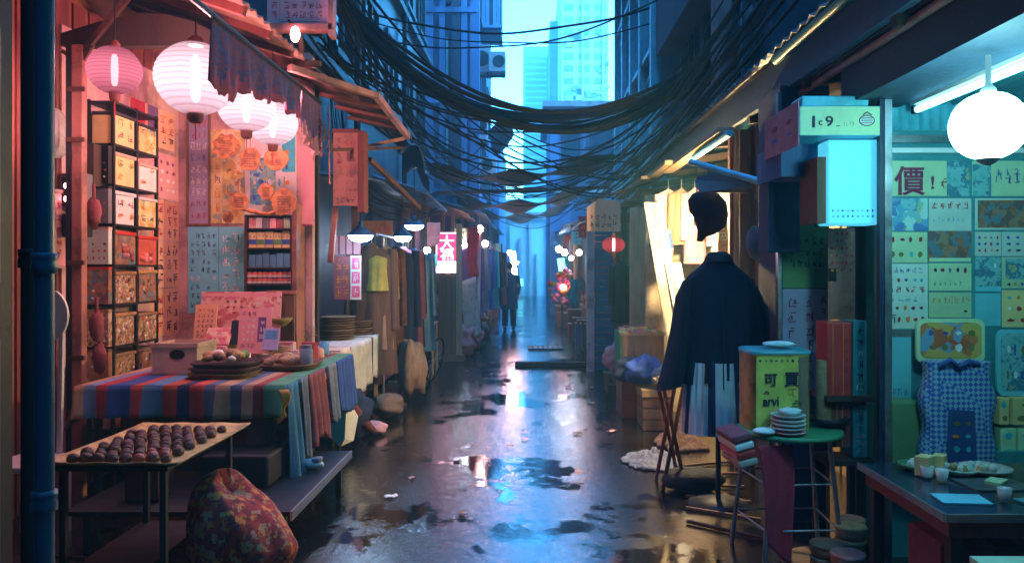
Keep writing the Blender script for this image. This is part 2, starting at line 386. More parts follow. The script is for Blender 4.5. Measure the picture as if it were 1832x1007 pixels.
# blue and white checked bag
def checks(key, a, bcol, s):
    m, nt, b = nodes(key); tc = nt.nodes.new("ShaderNodeTexCoord"); mp = nt.nodes.new("ShaderNodeMapping"); mp.inputs["Rotation"].default_value = (0, radians(45), 0)
    ck = nt.nodes.new("ShaderNodeTexChecker"); ck.inputs["Scale"].default_value = s; ck.inputs[1].default_value = (*a, 1); ck.inputs[2].default_value = (*bcol, 1)
    nt.links.new(tc.outputs["Object"], mp.inputs[0]); nt.links.new(mp.outputs[0], ck.inputs[0]); nt.links.new(ck.outputs[0], b.inputs["Base Color"]); b.inputs["Roughness"].default_value = .5
checks("bag_checks", (.04, .12, .5), (.3, .5, .65), 52)
# things that give off light
emis("lamp_blue", (.5, .95, 1.3), 5.5)
emis("lamp_tube", (.25, .9, 1.15), 4.0)
emis("lamp_pendant", (.5, .85, 1.3), 30.0)
emis("lamp_warm", (1.0, .72, .34), 3000.0)
emis("lamp_far", (.8, .95, 1.2), 90.0)
emis("lamp_pinkball", (1.2, .62, .6), 55.0)
emis("sign_white", (1.0, .72, .85), 2.5)
emis("sign_crimson", (.8, .03, .14), 1.6)
emis("box_cyan", (.08, .55, .78), .8)
emis("core_red", (1.2, .5, .55), 12.0)
emis("far_green", (.2, .9, .8), 2.2)
# lantern paper: glows by itself and lets the light of the bulb inside through; ribs show as darker rings
def paper_lantern(key, col, st, tr, ribs=13):
    m, nt, b = nodes(key); nt.nodes.remove(b); out = nt.nodes["Material Output"]
    e = nt.nodes.new("ShaderNodeEmission"); e.inputs[0].default_value = (*col, 1)
    tc = nt.nodes.new("ShaderNodeTexCoord"); sp = nt.nodes.new("ShaderNodeSeparateXYZ"); nt.links.new(tc.outputs["Generated"], sp.inputs[0])
    fall = ramp(nt, sp.outputs[2], [(0, (.35, .35, .35)), (.12, (.6, .6, .6)), (.35, (1, 1, 1)), (.6, (1, 1, 1)), (.85, (.6, .6, .6)), (1, (.35, .35, .35))])
    wv = nt.nodes.new("ShaderNodeMath"); wv.operation = 'MULTIPLY'; wv.inputs[1].default_value = ribs; nt.links.new(sp.outputs[2], wv.inputs[0])
    fc = nt.nodes.new("ShaderNodeMath"); fc.operation = 'FRACT'; nt.links.new(wv.outputs[0], fc.inputs[0])
    rib = ramp(nt, fc.outputs[0], [(0, (.68, .68, .68)), (.08, (.68, .68, .68)), (.3, (1, 1, 1)), (.85, (1, 1, 1)), (1, (.68, .68, .68))])
    m2 = nt.nodes.new("ShaderNodeMath"); m2.operation = 'MULTIPLY'; nt.links.new(fall.outputs[0], m2.inputs[0]); nt.links.new(rib.outputs[0], m2.inputs[1])
    ml = nt.nodes.new("ShaderNodeMath"); ml.operation = 'MULTIPLY'; ml.inputs[1].default_value = st
    nt.links.new(m2.outputs[0], ml.inputs[0]); nt.links.new(ml.outputs[0], e.inputs[1])
    t = nt.nodes.new("ShaderNodeBsdfTransparent"); t.inputs[0].default_value = (1, .9, .92, 1); x = nt.nodes.new("ShaderNodeMixShader"); x.inputs[0].default_value = tr
    nt.links.new(e.outputs[0], x.inputs[1]); nt.links.new(t.outputs[0], x.inputs[2]); nt.links.new(x.outputs[0], out.inputs[0])
paper_lantern("lantern_paper", (1.0, .58, .68), 1.45, .22)
paper_lantern("lantern_small", (.9, .2, .3), .95, .22)
paper_lantern("lantern_red", (.55, .04, .06), .8, .25)
paper_lantern("lamp_globe", (.5, 1.4, 1.5), 34, 0.0, 9)
emis("bulb_cyan", (.35, 1.3, 1.5), 1.6)
emis("bulb_white", (1.2, .8, .8), 3.0)

# ------------------------------------------------------------------ ground: wet asphalt with standing water
def wet():
    m, nt, b = nodes("wet_asphalt")
    n1 = noise(nt, .8, 9, .68, (1.2, 1.1, 1)); n2 = noise(nt, 3.4, 8, .72, (1.0, 1.0, 1), off=5)
    ad = nt.nodes.new("ShaderNodeMath"); ad.operation = 'MULTIPLY_ADD'; ad.inputs[1].default_value = .38
    nt.links.new(n2.outputs[0], ad.inputs[0]); nt.links.new(n1.outputs[0], ad.inputs[2])
    pud = ramp(nt, ad.outputs[0], [(.63, (1, 1, 1)), (.66, (0, 0, 0))])          # white = water
    fine = noise(nt, 75, 3, .7); mid = noise(nt, 16, 4, .65)
    gr = ramp(nt, fine.outputs[0], [(.3, (.004, .004, .0045)), (.55, (.022, .018, .016)), (.75, (.05, .042, .036))])
    big = noise(nt, 1.1, 5, .6, off=11); bc = ramp(nt, big.outputs[0], [(.35, (.55, .45, .36)), (.65, (1.1, 1, .95))])
    mx = nt.nodes.new("ShaderNodeMix"); mx.data_type = 'RGBA'; mx.blend_type = 'MULTIPLY'; mx.inputs[0].default_value = 1
    nt.links.new(gr.outputs[0], mx.inputs[6]); nt.links.new(bc.outputs[0], mx.inputs[7])
    nt.links.new(mx.outputs[2], b.inputs["Base Color"])
    rf = nt.nodes.new("ShaderNodeMapRange"); rf.inputs[3].default_value = .135; rf.inputs[4].default_value = .035
    nt.links.new(pud.outputs[0], rf.inputs[0]); nt.links.new(rf.outputs[0], b.inputs["Roughness"])
    b.inputs["IOR"].default_value = 2.4; b.inputs["Specular IOR Level"].default_value = .9
    h = nt.nodes.new("ShaderNodeMath"); h.operation = 'MULTIPLY_ADD'; h.inputs[1].default_value = .35; nt.links.new(fine.outputs[0], h.inputs[0]); nt.links.new(mid.outputs[0], h.inputs[2])
    st = nt.nodes.new("ShaderNodeMapRange"); st.inputs[3].default_value = .3; st.inputs[4].default_value = .05; nt.links.new(pud.outputs[0], st.inputs[0])
    bp = nt.nodes.new("ShaderNodeBump"); bp.inputs["Distance"].default_value = .012
    nt.links.new(st.outputs[0], bp.inputs["Strength"]); nt.links.new(h.outputs[0], bp.inputs["Height"]); nt.links.new(bp.outputs[0], b.inputs["Normal"])
wet()
g = MB(); g.quad((-80, -40, 0), (80, -40, 0), (80, 125, 0), (-80, 125, 0), "wet_asphalt")
g.obj("ground", kind="structure", loc=(0, 0, 0))

# ------------------------------------------------------------------ haze
hz = bpy.data.materials.new("haze"); hz.use_nodes = True; hn = hz.node_tree; hn.nodes.clear()
ho = hn.nodes.new("ShaderNodeOutputMaterial"); hv = hn.nodes.new("ShaderNodeVolumePrincipled")
hv.inputs["Color"].default_value = (.24, .75, 1.0, 1); hv.inputs["Density"].default_value = .0078; hv.inputs["Anisotropy"].default_value = .2
hn.links.new(hv.outputs[0], ho.inputs["Volume"]); M["haze"] = hz
hb = MB(); hb.box(-82, 82, -42, 128, -1, 58, "haze"); hb.obj("haze", kind="stuff", loc=(0, 0, 0))

# ------------------------------------------------------------------ buildings
def window_at(parent, x0, x1, z0, z1, y, axis='F', frame="concrete_dark", pane="window_dark", bars=1):
    """a window set 3 mm proud on a wall: frame with a pane as its sub-part. axis F: wall faces -Y at y; R / L: wall faces +X / -X at x=y, x0..x1 run along Y"""
    d = .06; t = .07
    def pt(a, z, o):
        return V((a, y-o, z)) if axis == 'F' else V((y+o if axis == 'R' else y-o, a, z))
    f = MB()
    def bx(a0, a1, c0, c1, o0, o1, m, mb):
        p = [pt(a, c, o) for a in (a0, a1) for c in (c0, c1) for o in (o0, o1)]
        mb.add(p, [(0,1,3,2),(4,6,7,5),(0,4,5,1),(2,3,7,6),(0,2,6,4),(1,5,7,3)], m)
    bx(x0, x0+t, z0, z1, -.02, d, frame, f); bx(x1-t, x1, z0, z1, -.02, d, frame, f)
    bx(x0+t, x1-t, z0, z0+t, -.02, d, frame, f); bx(x0+t, x1-t, z1-t, z1, -.02, d, frame, f)
    for i in range(bars):
        a = x0+(x1-x0)*(i+1)/(bars+1); bx(a-.025, a+.025, z0+t, z1-t, .012, d-.01, frame, f)
    bx(x0-.06, x1+.06, z0-.08, z0, -.02, d+.06, frame, f)
    w = f.obj("window", parent)
    p = MB(); bx(x0+t, x1-t, z0+t, z1-t, -.02, .01, pane, p); p.obj("pane", w)
    return w
def block(name, label, x0, x1, y0, y1, z1, wall, z0=-.2):
    b = thing(name, label, "building", ((x0+x1)/2, (y0+y1)/2, max(z0, 0)))
    MB().box(x0, x1, y0, y1, z0, z1, wall).obj("wall", b); return b

# ---- tall side rows and an added unseen block behind the camera, cutting sky light
b = block("brick_building", "dark concrete building behind the pink lantern stall", -9, -3.75, -14, 7.6, 21, "concrete_dark")
for k in range(5):
    for zz in (5.2, 8.4): window_at(b, -11+k*3.4, -9.6+k*3.4, zz, zz+1.5, -3.75, 'R', "concrete_grey")
b = block("brick_building", "dark concrete building above the blue poster stall", 3.45, 9, -14, 7.4, 21, "concrete_dark")
for k in range(5):
    for zz in (5.2, 8.4): window_at(b, -11+k*3.4, -9.6+k*3.4, zz, zz+1.5, 3.45, 'L', "concrete_grey")
b = block("brick_building", "unseen plain concrete building added behind the viewer to block sky light", -3.6, 3.3, -16, -13, 19, "concrete_grey")
for k in range(3): window_at(b, -2.6+k*1.9, -1.5+k*1.9, 4, 5.6, -13, 'F', pane="window_cyan")
# ---- left: dark facade above the stalls
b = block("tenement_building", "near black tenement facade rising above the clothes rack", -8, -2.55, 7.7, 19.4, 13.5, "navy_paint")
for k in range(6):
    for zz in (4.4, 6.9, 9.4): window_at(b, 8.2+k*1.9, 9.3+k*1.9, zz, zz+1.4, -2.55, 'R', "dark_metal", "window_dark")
m = MB()
for zz in (4.0, 6.5, 9.0): m.box(-2.55, -2.40, 7.7, 19.4, zz, zz+.12, "dark_metal")
m.obj("ledge", b)
for yy in (8.0, 11.2, 15.4):
    MB().tube([(-2.44, yy, 3.2), (-2.44, yy, 13.2)], .05, "dark_metal").obj("drain_pipe", b)
# ---- left: blue building with vertical piers
x0, x1, y0 = -2.9, -1.55, 21.5
b = block("pier_building", "blue concrete building with tall vertical piers over the pink sign", -8, x1, y0, 31, 17, "concrete_blue")
for i, xx in enumerate((-2.85, -2.45, -2.12, -1.86, -1.62)):
    MB().box(xx, xx+(.16 if i % 2 else .24), y0-.28, y0-.003, 2.6, 17, "concrete_blue" if i != 2 else "navy_paint").obj("pier", b)
for zz in (4.0, 6.4, 8.8):
    window_at(b, -2.40, -2.16, zz, zz+1.5, y0, 'F', pane="window_cyan", bars=0)
    for k in range(3): window_at(b, 22.5+k*2.6, 24+k*2.6, zz, zz+1.5, x1, 'R', pane="window_cyan")
for zz in (3.6, 6.0, 8.4, 10.8): MB().box(-2.9, x1+.12, y0-.34, y0-.284, zz, zz+.14, "concrete_blue").obj("ledge", b)
# balcony box hung high on it
p0 = P(838, 62, 24); p1 = P(897, 0, 24)
bb = thing("balcony_box", "dark enclosed balcony hanging from the pier building against the sky", "balcony", ((p0.x+p1.x)/2, 24.6, p0.z))
MB().box(x1+.003, p1.x, 24, 25.2, p0.z, p0.z+2.6, "navy_paint").obj("body", bb)
for k in range(2):
    w_ = (p1.x-x1)/2; window_at(bb, x1+.08+k*w_, x1+w_-.04+k*w_, p0.z+.25, p0.z+1.9, 24, 'F', "concrete_blue", "window_dark", 2)
# air conditioners with brackets
def ac_unit(label, px0, py0, px1, py1, d, dep=.5):
    a = P(px0, py1, d); c = P(px1, py0, d)
    t = thing("air_conditioner", label, "air conditioner", ((a.x+c.x)/2, d+dep/2, a.z), "air conditioners on the pier building")
    m = MB(); m.box(a.x, c.x, d, d+dep, a.z, c.z, "concrete_grey"); m.obj("housing", t, bevel=.02)
    cx, cz, r = a.x+(c.x-a.x)*.62, (a.z+c.z)/2, min(c.z-a.z, c.x-a.x)*.36
    g = MB(); g.lathe((0, 0, 0), [(r, -.01), (r, .03), (r*.85, .03), (r*.3, .02)], "dark_metal", 14)
    g.v = [V((cx+v.x, d-.003-abs(v.z), cz+v.y)) for v in g.v]; g.obj("fan_grille", t)
    k = MB()
    for xx in (a.x+.05, c.x-.1): k.box(xx, xx+.05, d-.05, d+dep, a.z-.06, a.z-.003, "dark_metal")
    k.box(min(a.x, x1), c.x, d+dep*.4, d+dep*.5, a.z-.12, a.z-.063, "dark_metal"); k.obj("bracket", t)
ac_unit("wide grey air conditioner jutting from the pier building, wires beneath it", 838, 80, 877, 130, 23.4)
ac_unit("dark stubby air conditioner at the outer end of the bracket", 874, 92, 904, 128, 23.1, .6)
ac_unit("tall grey air conditioner low on the pier building beside the tilted plate", 842, 198, 872, 250, 23.4)
ac_unit("grey air conditioner on the ledge under the tilted plate", 846, 282, 888, 310, 23.6)
# tilted dark plate sign
d = 20.0; poly = [(876, 232), (898, 210), (914, 204), (919, 240), (905, 262), (888, 277), (879, 268)]
t = thing("plate_sign", "dark tilted blank plate sign jutting out against the bright sky", "sign", P(890, 276, d))
MB().prism([P(x, y, d) for x, y in poly], (0, .25, 0), "navy_paint").obj("panel", t)
MB().tube([P(876, 240, d+.12), P(838, 236, d+1.6)], .035, "dark_metal").bar(P(882, 236, d-.012), P(910, 225, d-.012), .03, .02, "dark_metal").obj("bracket", t)
# ---- far left low block, towers
b = block("office_block", "blue low block beyond the air conditioners", -9, X(893, 36), 36, 46, Z(238, 36), "concrete_blue")
for zz in (3.2, 5.0): window_at(b, X(846, 36), X(884, 36), zz, zz+1.1, 36, 'F', pane="window_dark", bars=2)
def tower(label, px0, px1, ytop, d, wall, bands, dep=16, h=None):
    x0, x1 = X(px0, d), X(px1, d); z1 = h or Z(ytop, d)
    b = block("tower_block", label, x0, x1, d, d+dep, z1, wall)
    for i in range(bands):
        zz = 3+(z1-4)*i/bands; st = (z1-4)/bands
        n = 3; wd = (x1-x0)/n
        for k in range(n if bands < 30 else 1):
            a0, a1 = (x0+wd*k+.25, x0+wd*(k+1)-.25) if bands < 30 else (x0+.3, x1-.3)
            MB().box(a0, a1, d-.05, d-.004, zz, zz+st*.55, "window_band").obj("window_band", b)
    return b
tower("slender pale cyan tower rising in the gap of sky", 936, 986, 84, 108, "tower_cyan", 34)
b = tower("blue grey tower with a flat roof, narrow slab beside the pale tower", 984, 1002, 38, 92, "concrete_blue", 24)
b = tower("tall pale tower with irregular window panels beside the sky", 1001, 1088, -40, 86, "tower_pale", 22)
rr = random.Random(3)
for k in range(26):
    xa = X(1006+rr.random()*70, 86); za = Z(60+rr.random()*190, 86)
    MB().box(xa, xa+rr.uniform(.5, 1.3), 85.7, 85.94, za, za+rr.uniform(.25, .7), rr.choice(["window_dark", "tower_pale", "window_band"])).obj("window_panel", b)
for k in range(3): MB().box(X(1004, 86)+k*2.2, X(1004, 86)+k*2.2+.25, 85.6, 85.94, 12, 34, "tower_pale").obj("pier", b)
# ---- right: grey block with two deep openings
xa, xb, d = X(984, 27), 4.0, 27.0
b = block("arched_building", "blue grey building with two tall recessed openings under a slab roof", xa, 6, d, 34, Z(196, d), "concrete_blue")
MB().box(xa-.25, 6.2, d-.5, 34, Z(196, d)+.003, Z(186, d), "concrete_grey").obj("roof_slab", b)
for (q0, q1) in ((1004, 1042), (1050, 1100)): window_at(b, X(q0, d), X(q1, d), Z(330, d), Z(215, d), d, 'F', "concrete_dark", "window_dark", 0)
MB().box(xa, 5, d-.16, d-.004, Z(345, d), Z(338, d), "concrete_grey").obj("ledge", b)
# ---- right: bright glazed facade seen along the alley
b = block("glazed_building", "cyan glazed facade with tall mullions along the alley", 2.05, 8, 12.6, 18.2, 8.2, "concrete_blue")
for k in range(4):
    for zz in (3.4, 5.2, 6.9): window_at(b, 12.8+k*1.35, 13.95+k*1.35, zz, zz+1.45, 2.05, 'L', "cyan_paint", "window_cyan", 1)
MB().box(1.3, 8, 12.2, 19.5, 8.203, 8.6, "concrete_dark").obj("roof_slab", b)
for k in range(5): MB().box(1.9, 2.04, 12.6+k*1.35, 12.78+k*1.35, 2.8, 8.2, "cyan_paint").obj("mullion", b)
# ---- right: dark overhanging block
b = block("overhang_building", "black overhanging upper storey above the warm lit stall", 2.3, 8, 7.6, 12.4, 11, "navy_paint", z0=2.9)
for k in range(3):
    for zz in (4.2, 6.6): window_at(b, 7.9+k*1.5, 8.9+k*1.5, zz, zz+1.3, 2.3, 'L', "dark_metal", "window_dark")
MB().box(1.95, 2.296, 9.6, 12.4, 4.9, 9.4, "concrete_dark").obj("balcony", b)
MB().box(2.1, 2.294, 8.9, 9.3, 3.0, 11, "plaster_pink").obj("pier", b)
for yy in (8.2, 9.45): MB().tube([(2.22, yy, 3), (2.22, yy, 10.8)], .06, "blue_paint").obj("drain_pipe", b)
# ---- end of the alley
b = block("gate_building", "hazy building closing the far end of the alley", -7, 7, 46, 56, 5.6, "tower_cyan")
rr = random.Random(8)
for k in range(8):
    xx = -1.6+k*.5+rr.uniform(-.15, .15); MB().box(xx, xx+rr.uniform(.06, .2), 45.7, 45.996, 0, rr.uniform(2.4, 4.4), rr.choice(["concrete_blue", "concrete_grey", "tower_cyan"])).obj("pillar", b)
MB().box(-2.4, 2.9, 45.4, 45.69, 4.4, 4.8, "concrete_grey").obj("lintel", b)
t = MB().box(-.75, -.45, 45.2, 45.35, .6, 1.0, "far_green"); t.obj("neon_box", label="small glowing turquoise box at the far end of the alley", cat="sign")
# =================================================================== LEFT: lantern stall
ZU, XU, YU = V((0, 0, 1)), V((1, 0, 0)), V((0, 1, 0))
def corr(mb, a, b, c, dd, mat, n=28, amp=.018):
    """corrugated sheet: corners a-b along the waves' run, a-dd across them"""
    a, b, c, dd = V(a), V(b), V(c), V(dd); N = (b-a).cross(dd-a).normalized()
    def fn(u, v): return a.lerp(b, u).lerp(dd.lerp(c, u), v)+N*amp*sin(u*n*pi*2)
    return mb.grid(fn, n*4, 1, mat, smooth=True)

LS = thing("market_stall", "pink lit open stall of red posts and poster walls with paper lanterns", "market stall", (-2.6, 6.3, 0))
m = MB(); m.box(-3.42, -3.30, 4.2, 7.62, 0, 3.7, "brick_red")
for k in range(16): m.box(-3.299, -3.285, 4.25+k*.21, 4.4+k*.21, 0.02, 3.5, "red_wood")
m.obj("side_wall", LS)
MB().box(-3.298, -3.27, 5.55, 7.4, .9, 3.3, "plaster_pink").obj("wall_panel", LS)
m = MB(); m.box(-3.27, -2.03, 7.4, 7.48, 0, 3.6, "plaster_pink"); m.obj("back_wall", LS)
def post(label_parent, x, y, z0, z1, w, mat_, name="post"): return MB().box(x-w/2, x+w/2, y-w/2, y+w/2, z0, z1, mat_).obj(name, label_parent, bevel=.006)
o = post(LS, X(142, 5.4), 5.4, 0, Z(82, 5.4), .07, "salmon_metal")
MB().box(X(142, 5.4)-.075, X(142, 5.4)-.037, 5.37, 5.43, 0, Z(84, 5.4), "dark_metal").obj("post", LS)
for yy in (160, 250, 470, 640):
    z = Z(yy, 5.36); m = MB(); m.box(X(128, 5.4), X(158, 5.4), 5.345, 5.363, z-.015, z+.015, "rust"); m.obj("clamp", LS)
post(LS, X(548, 7.45), 7.45, 0, 3.3, .09, "red_wood"); post(LS, X(562, 7.55), 7.6, 0, 3.3, .06, "dark_wood")
# arched beam across the front
d = 5.45; pts = [P(108, 82, d), P(384, 82, d), P(384, 58, d), P(345, 38, d), P(300, 26, d), P(245, 24, d), P(180, 38, d), P(108, 60, d)]
MB().prism(pts, (0, .09, 0), "dark_wood").obj("beam", LS)
MB().bar(P(140, 105, 5.4), P(232, -8, 5.4), .035, .035, "rust").obj("brace", LS)
MB().bar(P(112, 92, 5.4), P(140, 112, 5.4), .025, .025, "rust").obj("brace", LS)
MB().bar(P(165, 82, 5.4), P(146, 112, 5.4), .025, .025, "rust").obj("brace", LS)
# roof sheet with rafters and sagging cloth under it
m = MB(); corr(m, (-3.45, 3.9, 3.86), (-3.45, 8.0, 3.86), (-1.86, 8.0, 3.32), (-1.86, 3.9, 3.32), "ceiling_red", 30, .015); m.obj("roof", LS, solid=.012)
for k in range(8): MB().bar((-3.4, 4.2+k*.52, 3.80), (-1.88, 4.2+k*.52, 3.285), .05, .06, "red_wood").obj("rafter", LS)
for (x0, w, y0, mt) in ((-3.2, .5, 5.6, "fabric_brown"), (-2.75, .42, 5.7, "fabric_pink"), (-2.36, .4, 5.6, "fabric_tan"), (-3.0, .5, 6.4, "fabric_pink"), (-2.4, .5, 6.5, "fabric_pink")):
    m = MB(); zt = 3.70-(x0+3.3)*.34
    m.grid(lambda u, v: (x0+w*u, y0+.75*v, zt-.10-.1*sin(pi*v)-.03*sin(u*9)-.34*w*u), 8, 8, mt); m.obj("ceiling_cloth", LS)
# edge rod, valance
MB().tube([(-1.83, 4.0, 3.06), (-1.83, 6.9, 3.03)], .018, "dark_metal").obj("edge_rod", LS)
def valance(y0, y1, d0, d1, mt, seed, edge):
    rg = random.Random(seed); ph = [rg.uniform(0, 6) for _ in range(4)]; n = 90
    def low(u): return (d0+(d1-d0)*u)*(1+.1*sin(u*7+ph[0])+.08*sin(u*17+ph[1]))+.03*abs(sin(u*pi*8))+rg.uniform(-.014, .014)
    lows = [low(i/n) for i in range(n+1)]; red = [rg.choice([1, 1, 2, 2, 3]) for _ in range(n)]
    m = MB(); m.grid(lambda u, v: (-1.83+.02*sin(u*31+ph[2])*v+.012*sin(u*67)*v, y0+(y1-y0)*u, 3.045-v*lows[round(u*n)]), n, 9, mt, matf=lambda i, j: edge if j >= 9-red[i] else mt)
    return m.obj("valance", LS, solid=.004)
valance(4.56, 6.35, .37, .2, "print_valance", 1, "ink_maroon"); valance(6.38, 6.95, .4, .44, "fabric_purple", 5, "fabric_pink")
m = MB(); rg = random.Random(4)
for k in range(5):
    c = P(565+k*5, 215+k*8, 6.9); m.tube([c+V((.03*cos(t)*(1+.3*k), -.02*k, .08*sin(t)-.02*k)) for t in [i*.7 for i in range(10)]], .006, "salmon_metal", 5)
m.tube([P(588, 190, 6.88), P(590, 330, 6.88)], .006, "salmon_metal", 5); m.obj("wire_coil", LS)

# paper lanterns
def lantern(name, label, c, r, paper, bulb, grp=None, ribs=14, sq=.94, cord=.2, nz=18, tail=True, watts=0):
    t = thing(name, label, "lantern", c-V((0, 0, r*sq)), grp)
    m = MB(); n = 24
    prof = []
    for i in range(nz*3+1):
        a = -pi/2+pi*(.06+.88*i/(nz*3)); rr = cos(a)*r*(1+.012*(1 if i % 3 == 0 else 0)); prof.append((rr, sin(a)*r*sq))
    m.lathe(c, prof, paper, n, cap=False, mod=(lambda j, i: 1+.018*cos(j*pi)) if ribs else None); m.obj("paper_shade", t)
    MB().lathe(c, [(.012, -r*.62), (r*.12, -r*.5), (r*.14, 0), (r*.12, r*.5), (.012, r*.62)], bulb, 10).obj("bulb", t)
    MB().lathe(c+V((0, 0, -r*sq-.02)), [(r*.15, -.03), (r*.2, -.01), (r*.21, .035), (r*.2, .04)], "red_wood", 12).obj("bottom_cap", t)
    MB().lathe(c+V((0, 0, r*sq)), [(r*.2, -.02), (r*.2, .02), (r*.1, .04)], "red_wood", 12).obj("top_cap", t)
    MB().tube([c+V((0, 0, r*sq+.03)), c+V((0, 0, r*sq+.03+cord))], .005, "dark_metal", 5).obj("cord", t)
    if watts:                                       # the light that the bulb sends out through the paper
        l = bpy.data.lights.new("lantern_light", 'POINT'); l.energy = watts; l.color = (1.0, .42, .45); l.shadow_soft_size = .07
        lo = bpy.data.objects.new("lantern_light", l); COL.objects.link(lo); lo.parent = t; lo.location = (0, 0, r*sq+r*.3)
    if tail: MB().tube([c-V((0, 0, r*sq+.04)), c-V((0, 0, r*sq+.16))], .004, "ink_red", 5).obj("tail_string", t)
    return t
lantern("paper_lantern", "largest glowing pink white round paper lantern under the arched beam", P(350, 141, 5.0), .24, "lantern_paper", "bulb_cyan", "glowing paper lanterns in the stall", cord=.38, watts=290)
lantern("paper_lantern", "middle glowing paper lantern half behind the torn valance", P(441, 188, 5.75), .205, "lantern_paper", "bulb_cyan", "glowing paper lanterns in the stall", cord=.45, watts=230)
lantern("paper_lantern", "smallest glowing paper lantern deepest in the stall above the leaf ornaments", P(488, 219, 6.5), .20, "lantern_paper", "bulb_cyan", "glowing paper lanterns in the stall", cord=.4, watts=230)
lantern("paper_lantern", "dimmer rose pink ribbed lantern with a bright bulb beside the post", P(205, 126, 5.3), .168, "lantern_small", "bulb_white", None, cord=.35)

# ------------------------------------------------------------------ posters
def poster(name, label, cat, O, U, Vv, w, h, mats=("paper_white",), spec=(), th=.006, frame=None, group=None, seed=0, parent=None):
    """sheet with O its low corner; spec rows: (kind, u0, v0, u1, v1, cols, rows, inks)"""
    O, U, Vv = V(O), V(U).normalized(), V(Vv).normalized(); N = U.cross(Vv); rg = random.Random(seed+int(O.x*571+O.y*311+O.z*977+w*1000))
    m = MB(); m.obox(O, U*w, Vv*h, -N*th, mats[0])
    for sp in spec:
        k, u0, v0, u1, v1 = sp[:5]; o = O+U*(u0*w)+Vv*(v0*h)+N*.0015; ww, hh = (u1-u0)*w, (v1-v0)*h
        if k == 'pic': m.quad(o, o+U*ww, o+U*ww+Vv*hh, o+Vv*hh, sp[5])
        elif k == 'w': m.writing(o+N*.001, U, Vv, ww, hh, sp[5], sp[6], sp[7], rg, sp[8] if len(sp) > 8 else .75, sp[9] if len(sp) > 9 else 0)
        elif k == 'b': m.blobs(o+N*.001, U, Vv, ww, hh, sp[5], sp[6], sp[7], rg)
    if parent is not None:
        t = m.obj(name, parent)
    elif frame:
        t = thing(name, label, cat, O, group); m.obj("sheet", t); f = MB(); b = .02
        f.obox(O-U*b-Vv*b-N*th, U*(w+2*b), Vv*b, N*(th+.012), frame); f.obox(O-U*b+Vv*h-N*th, U*(w+2*b), Vv*b, N*(th+.012), frame)
        f.obox(O-U*b-N*th, U*b, Vv*h, N*(th+.012), frame); f.obox(O+U*w-N*th, U*b, Vv*h, N*(th+.012), frame); f.obj("frame", t)
    else: t = m.obj(name, None, label, cat, group, loc=O)
    return t
def fposter(name, label, cat, px0, py0, px1, py1, d, mats, spec, **k):
    a = P(px0, py1, d); c = P(px1, py0, d); return poster(name, label, cat, a, XU, ZU, c.x-a.x, c.z-a.z, mats, spec, **k)
def wposter(name, label, cat, y0, y1, z0, z1, x, mats, spec, **k):          # on a wall facing +X
    return poster(name, label, cat, (x, y0, z0), YU, ZU, y1-y0, z1-z0, mats, spec, **k)
INK = ["ink_red", "ink_red", "ink_dark", "ink_maroon"]; MIX = ["ink_red", "ink_blue", "ink_dark", "ink_orange", "ink_cyan", "ink_pink", "ink_green"]
# side wall of the stall: orange sheets of red characters, pale sheet above
wx = -3.268
for i, (z0, z1) in enumerate(((1.0, 1.42), (1.43, 1.84), (1.85, 2.2))):
    for j in range(2):
        lab = ["lowest", "middle", "top"][i]+" orange sheet of red characters "+["beside the black rack", "in the corner by the turquoise sheet"][j]
        wposter("character_sheet", lab, "poster", 6.82+j*.29, 7.10+j*.29, z0, z1, wx, ("paper_peach",), [('w', .06, .04, .94, .96, 2, 3, INK, .8)], group="orange character sheets")
wposter("paper_sheet", "speckled pale pink sheet on the stall wall above the orange sheets", "poster", 6.82, 7.38, 2.22, 2.62, wx, ("paper_pink",), [('b', .1, .1, .9, .9, 4, 4, ["ink_maroon", "paper_white"])])
wposter("paper_sheet", "striped red and violet sheet high in the corner of the stall", "poster", 6.5, 7.3, 2.66, 3.0, wx, ("paper_peach",), [('pic', .0, .0, .3, 1, "fabric_red"), ('pic', .36, 0, .6, 1, "fabric_purple"), ('w', .62, .1, 1, .9, 2, 3, INK)])
# wall left of the rack, seen behind the post
wposter("framed_notice", "framed pale notice of faded characters on the red wall behind the post", "notice", 5.32, 5.56, 1.62, 2.12, -3.25, ("paper_pink",), [('w', .15, .08, .85, .92, 2, 5, ["ink_maroon", "ink_red"], .7)], frame="plaster_pink")
m = MB(); m.lathe((0, 0, 0), [(.17, 0), (.17, .02), (.14, .035), (.05, .05)], "ceramic", 22); m.v = [V((-3.25+v.z, 5.42+v.x, 2.52+v.y)) for v in m.v]
m.obj("wall_plate", None, "round grey plate hung high on the red wall behind the post", "plate")
t = thing("plastic_chair", "white moulded chair with an oval back in the dark gap behind the blue pipe", "chair", (-2.95, 4.7, 0))
m = MB(); m.rings([[V((-2.955+.115*cos(q), 4.88+oy, 1.31+.16*sin(q))) for q in [2*pi*i/22 for i in range(22)]] for oy in (0, .02)], "plastic_white", False); m.obj("backrest", t)
m = MB(); m.box(-3.12, -2.8, 4.5, 4.88, .44, .475, "plastic_white"); m.obj("seat", t, bevel=.012)
for sx in (-3.11, -2.84):
    for sy in (4.55, 4.87): MB().box(sx, sx+.03, sy-.03, sy, 0, .437, "plastic_white").obj("leg", t)
for sx in (-3.05, -2.88): MB().bar((sx, 4.865, .48), (sx, 4.89, 1.2), .025, .025, "plastic_white").obj("back_post", t)
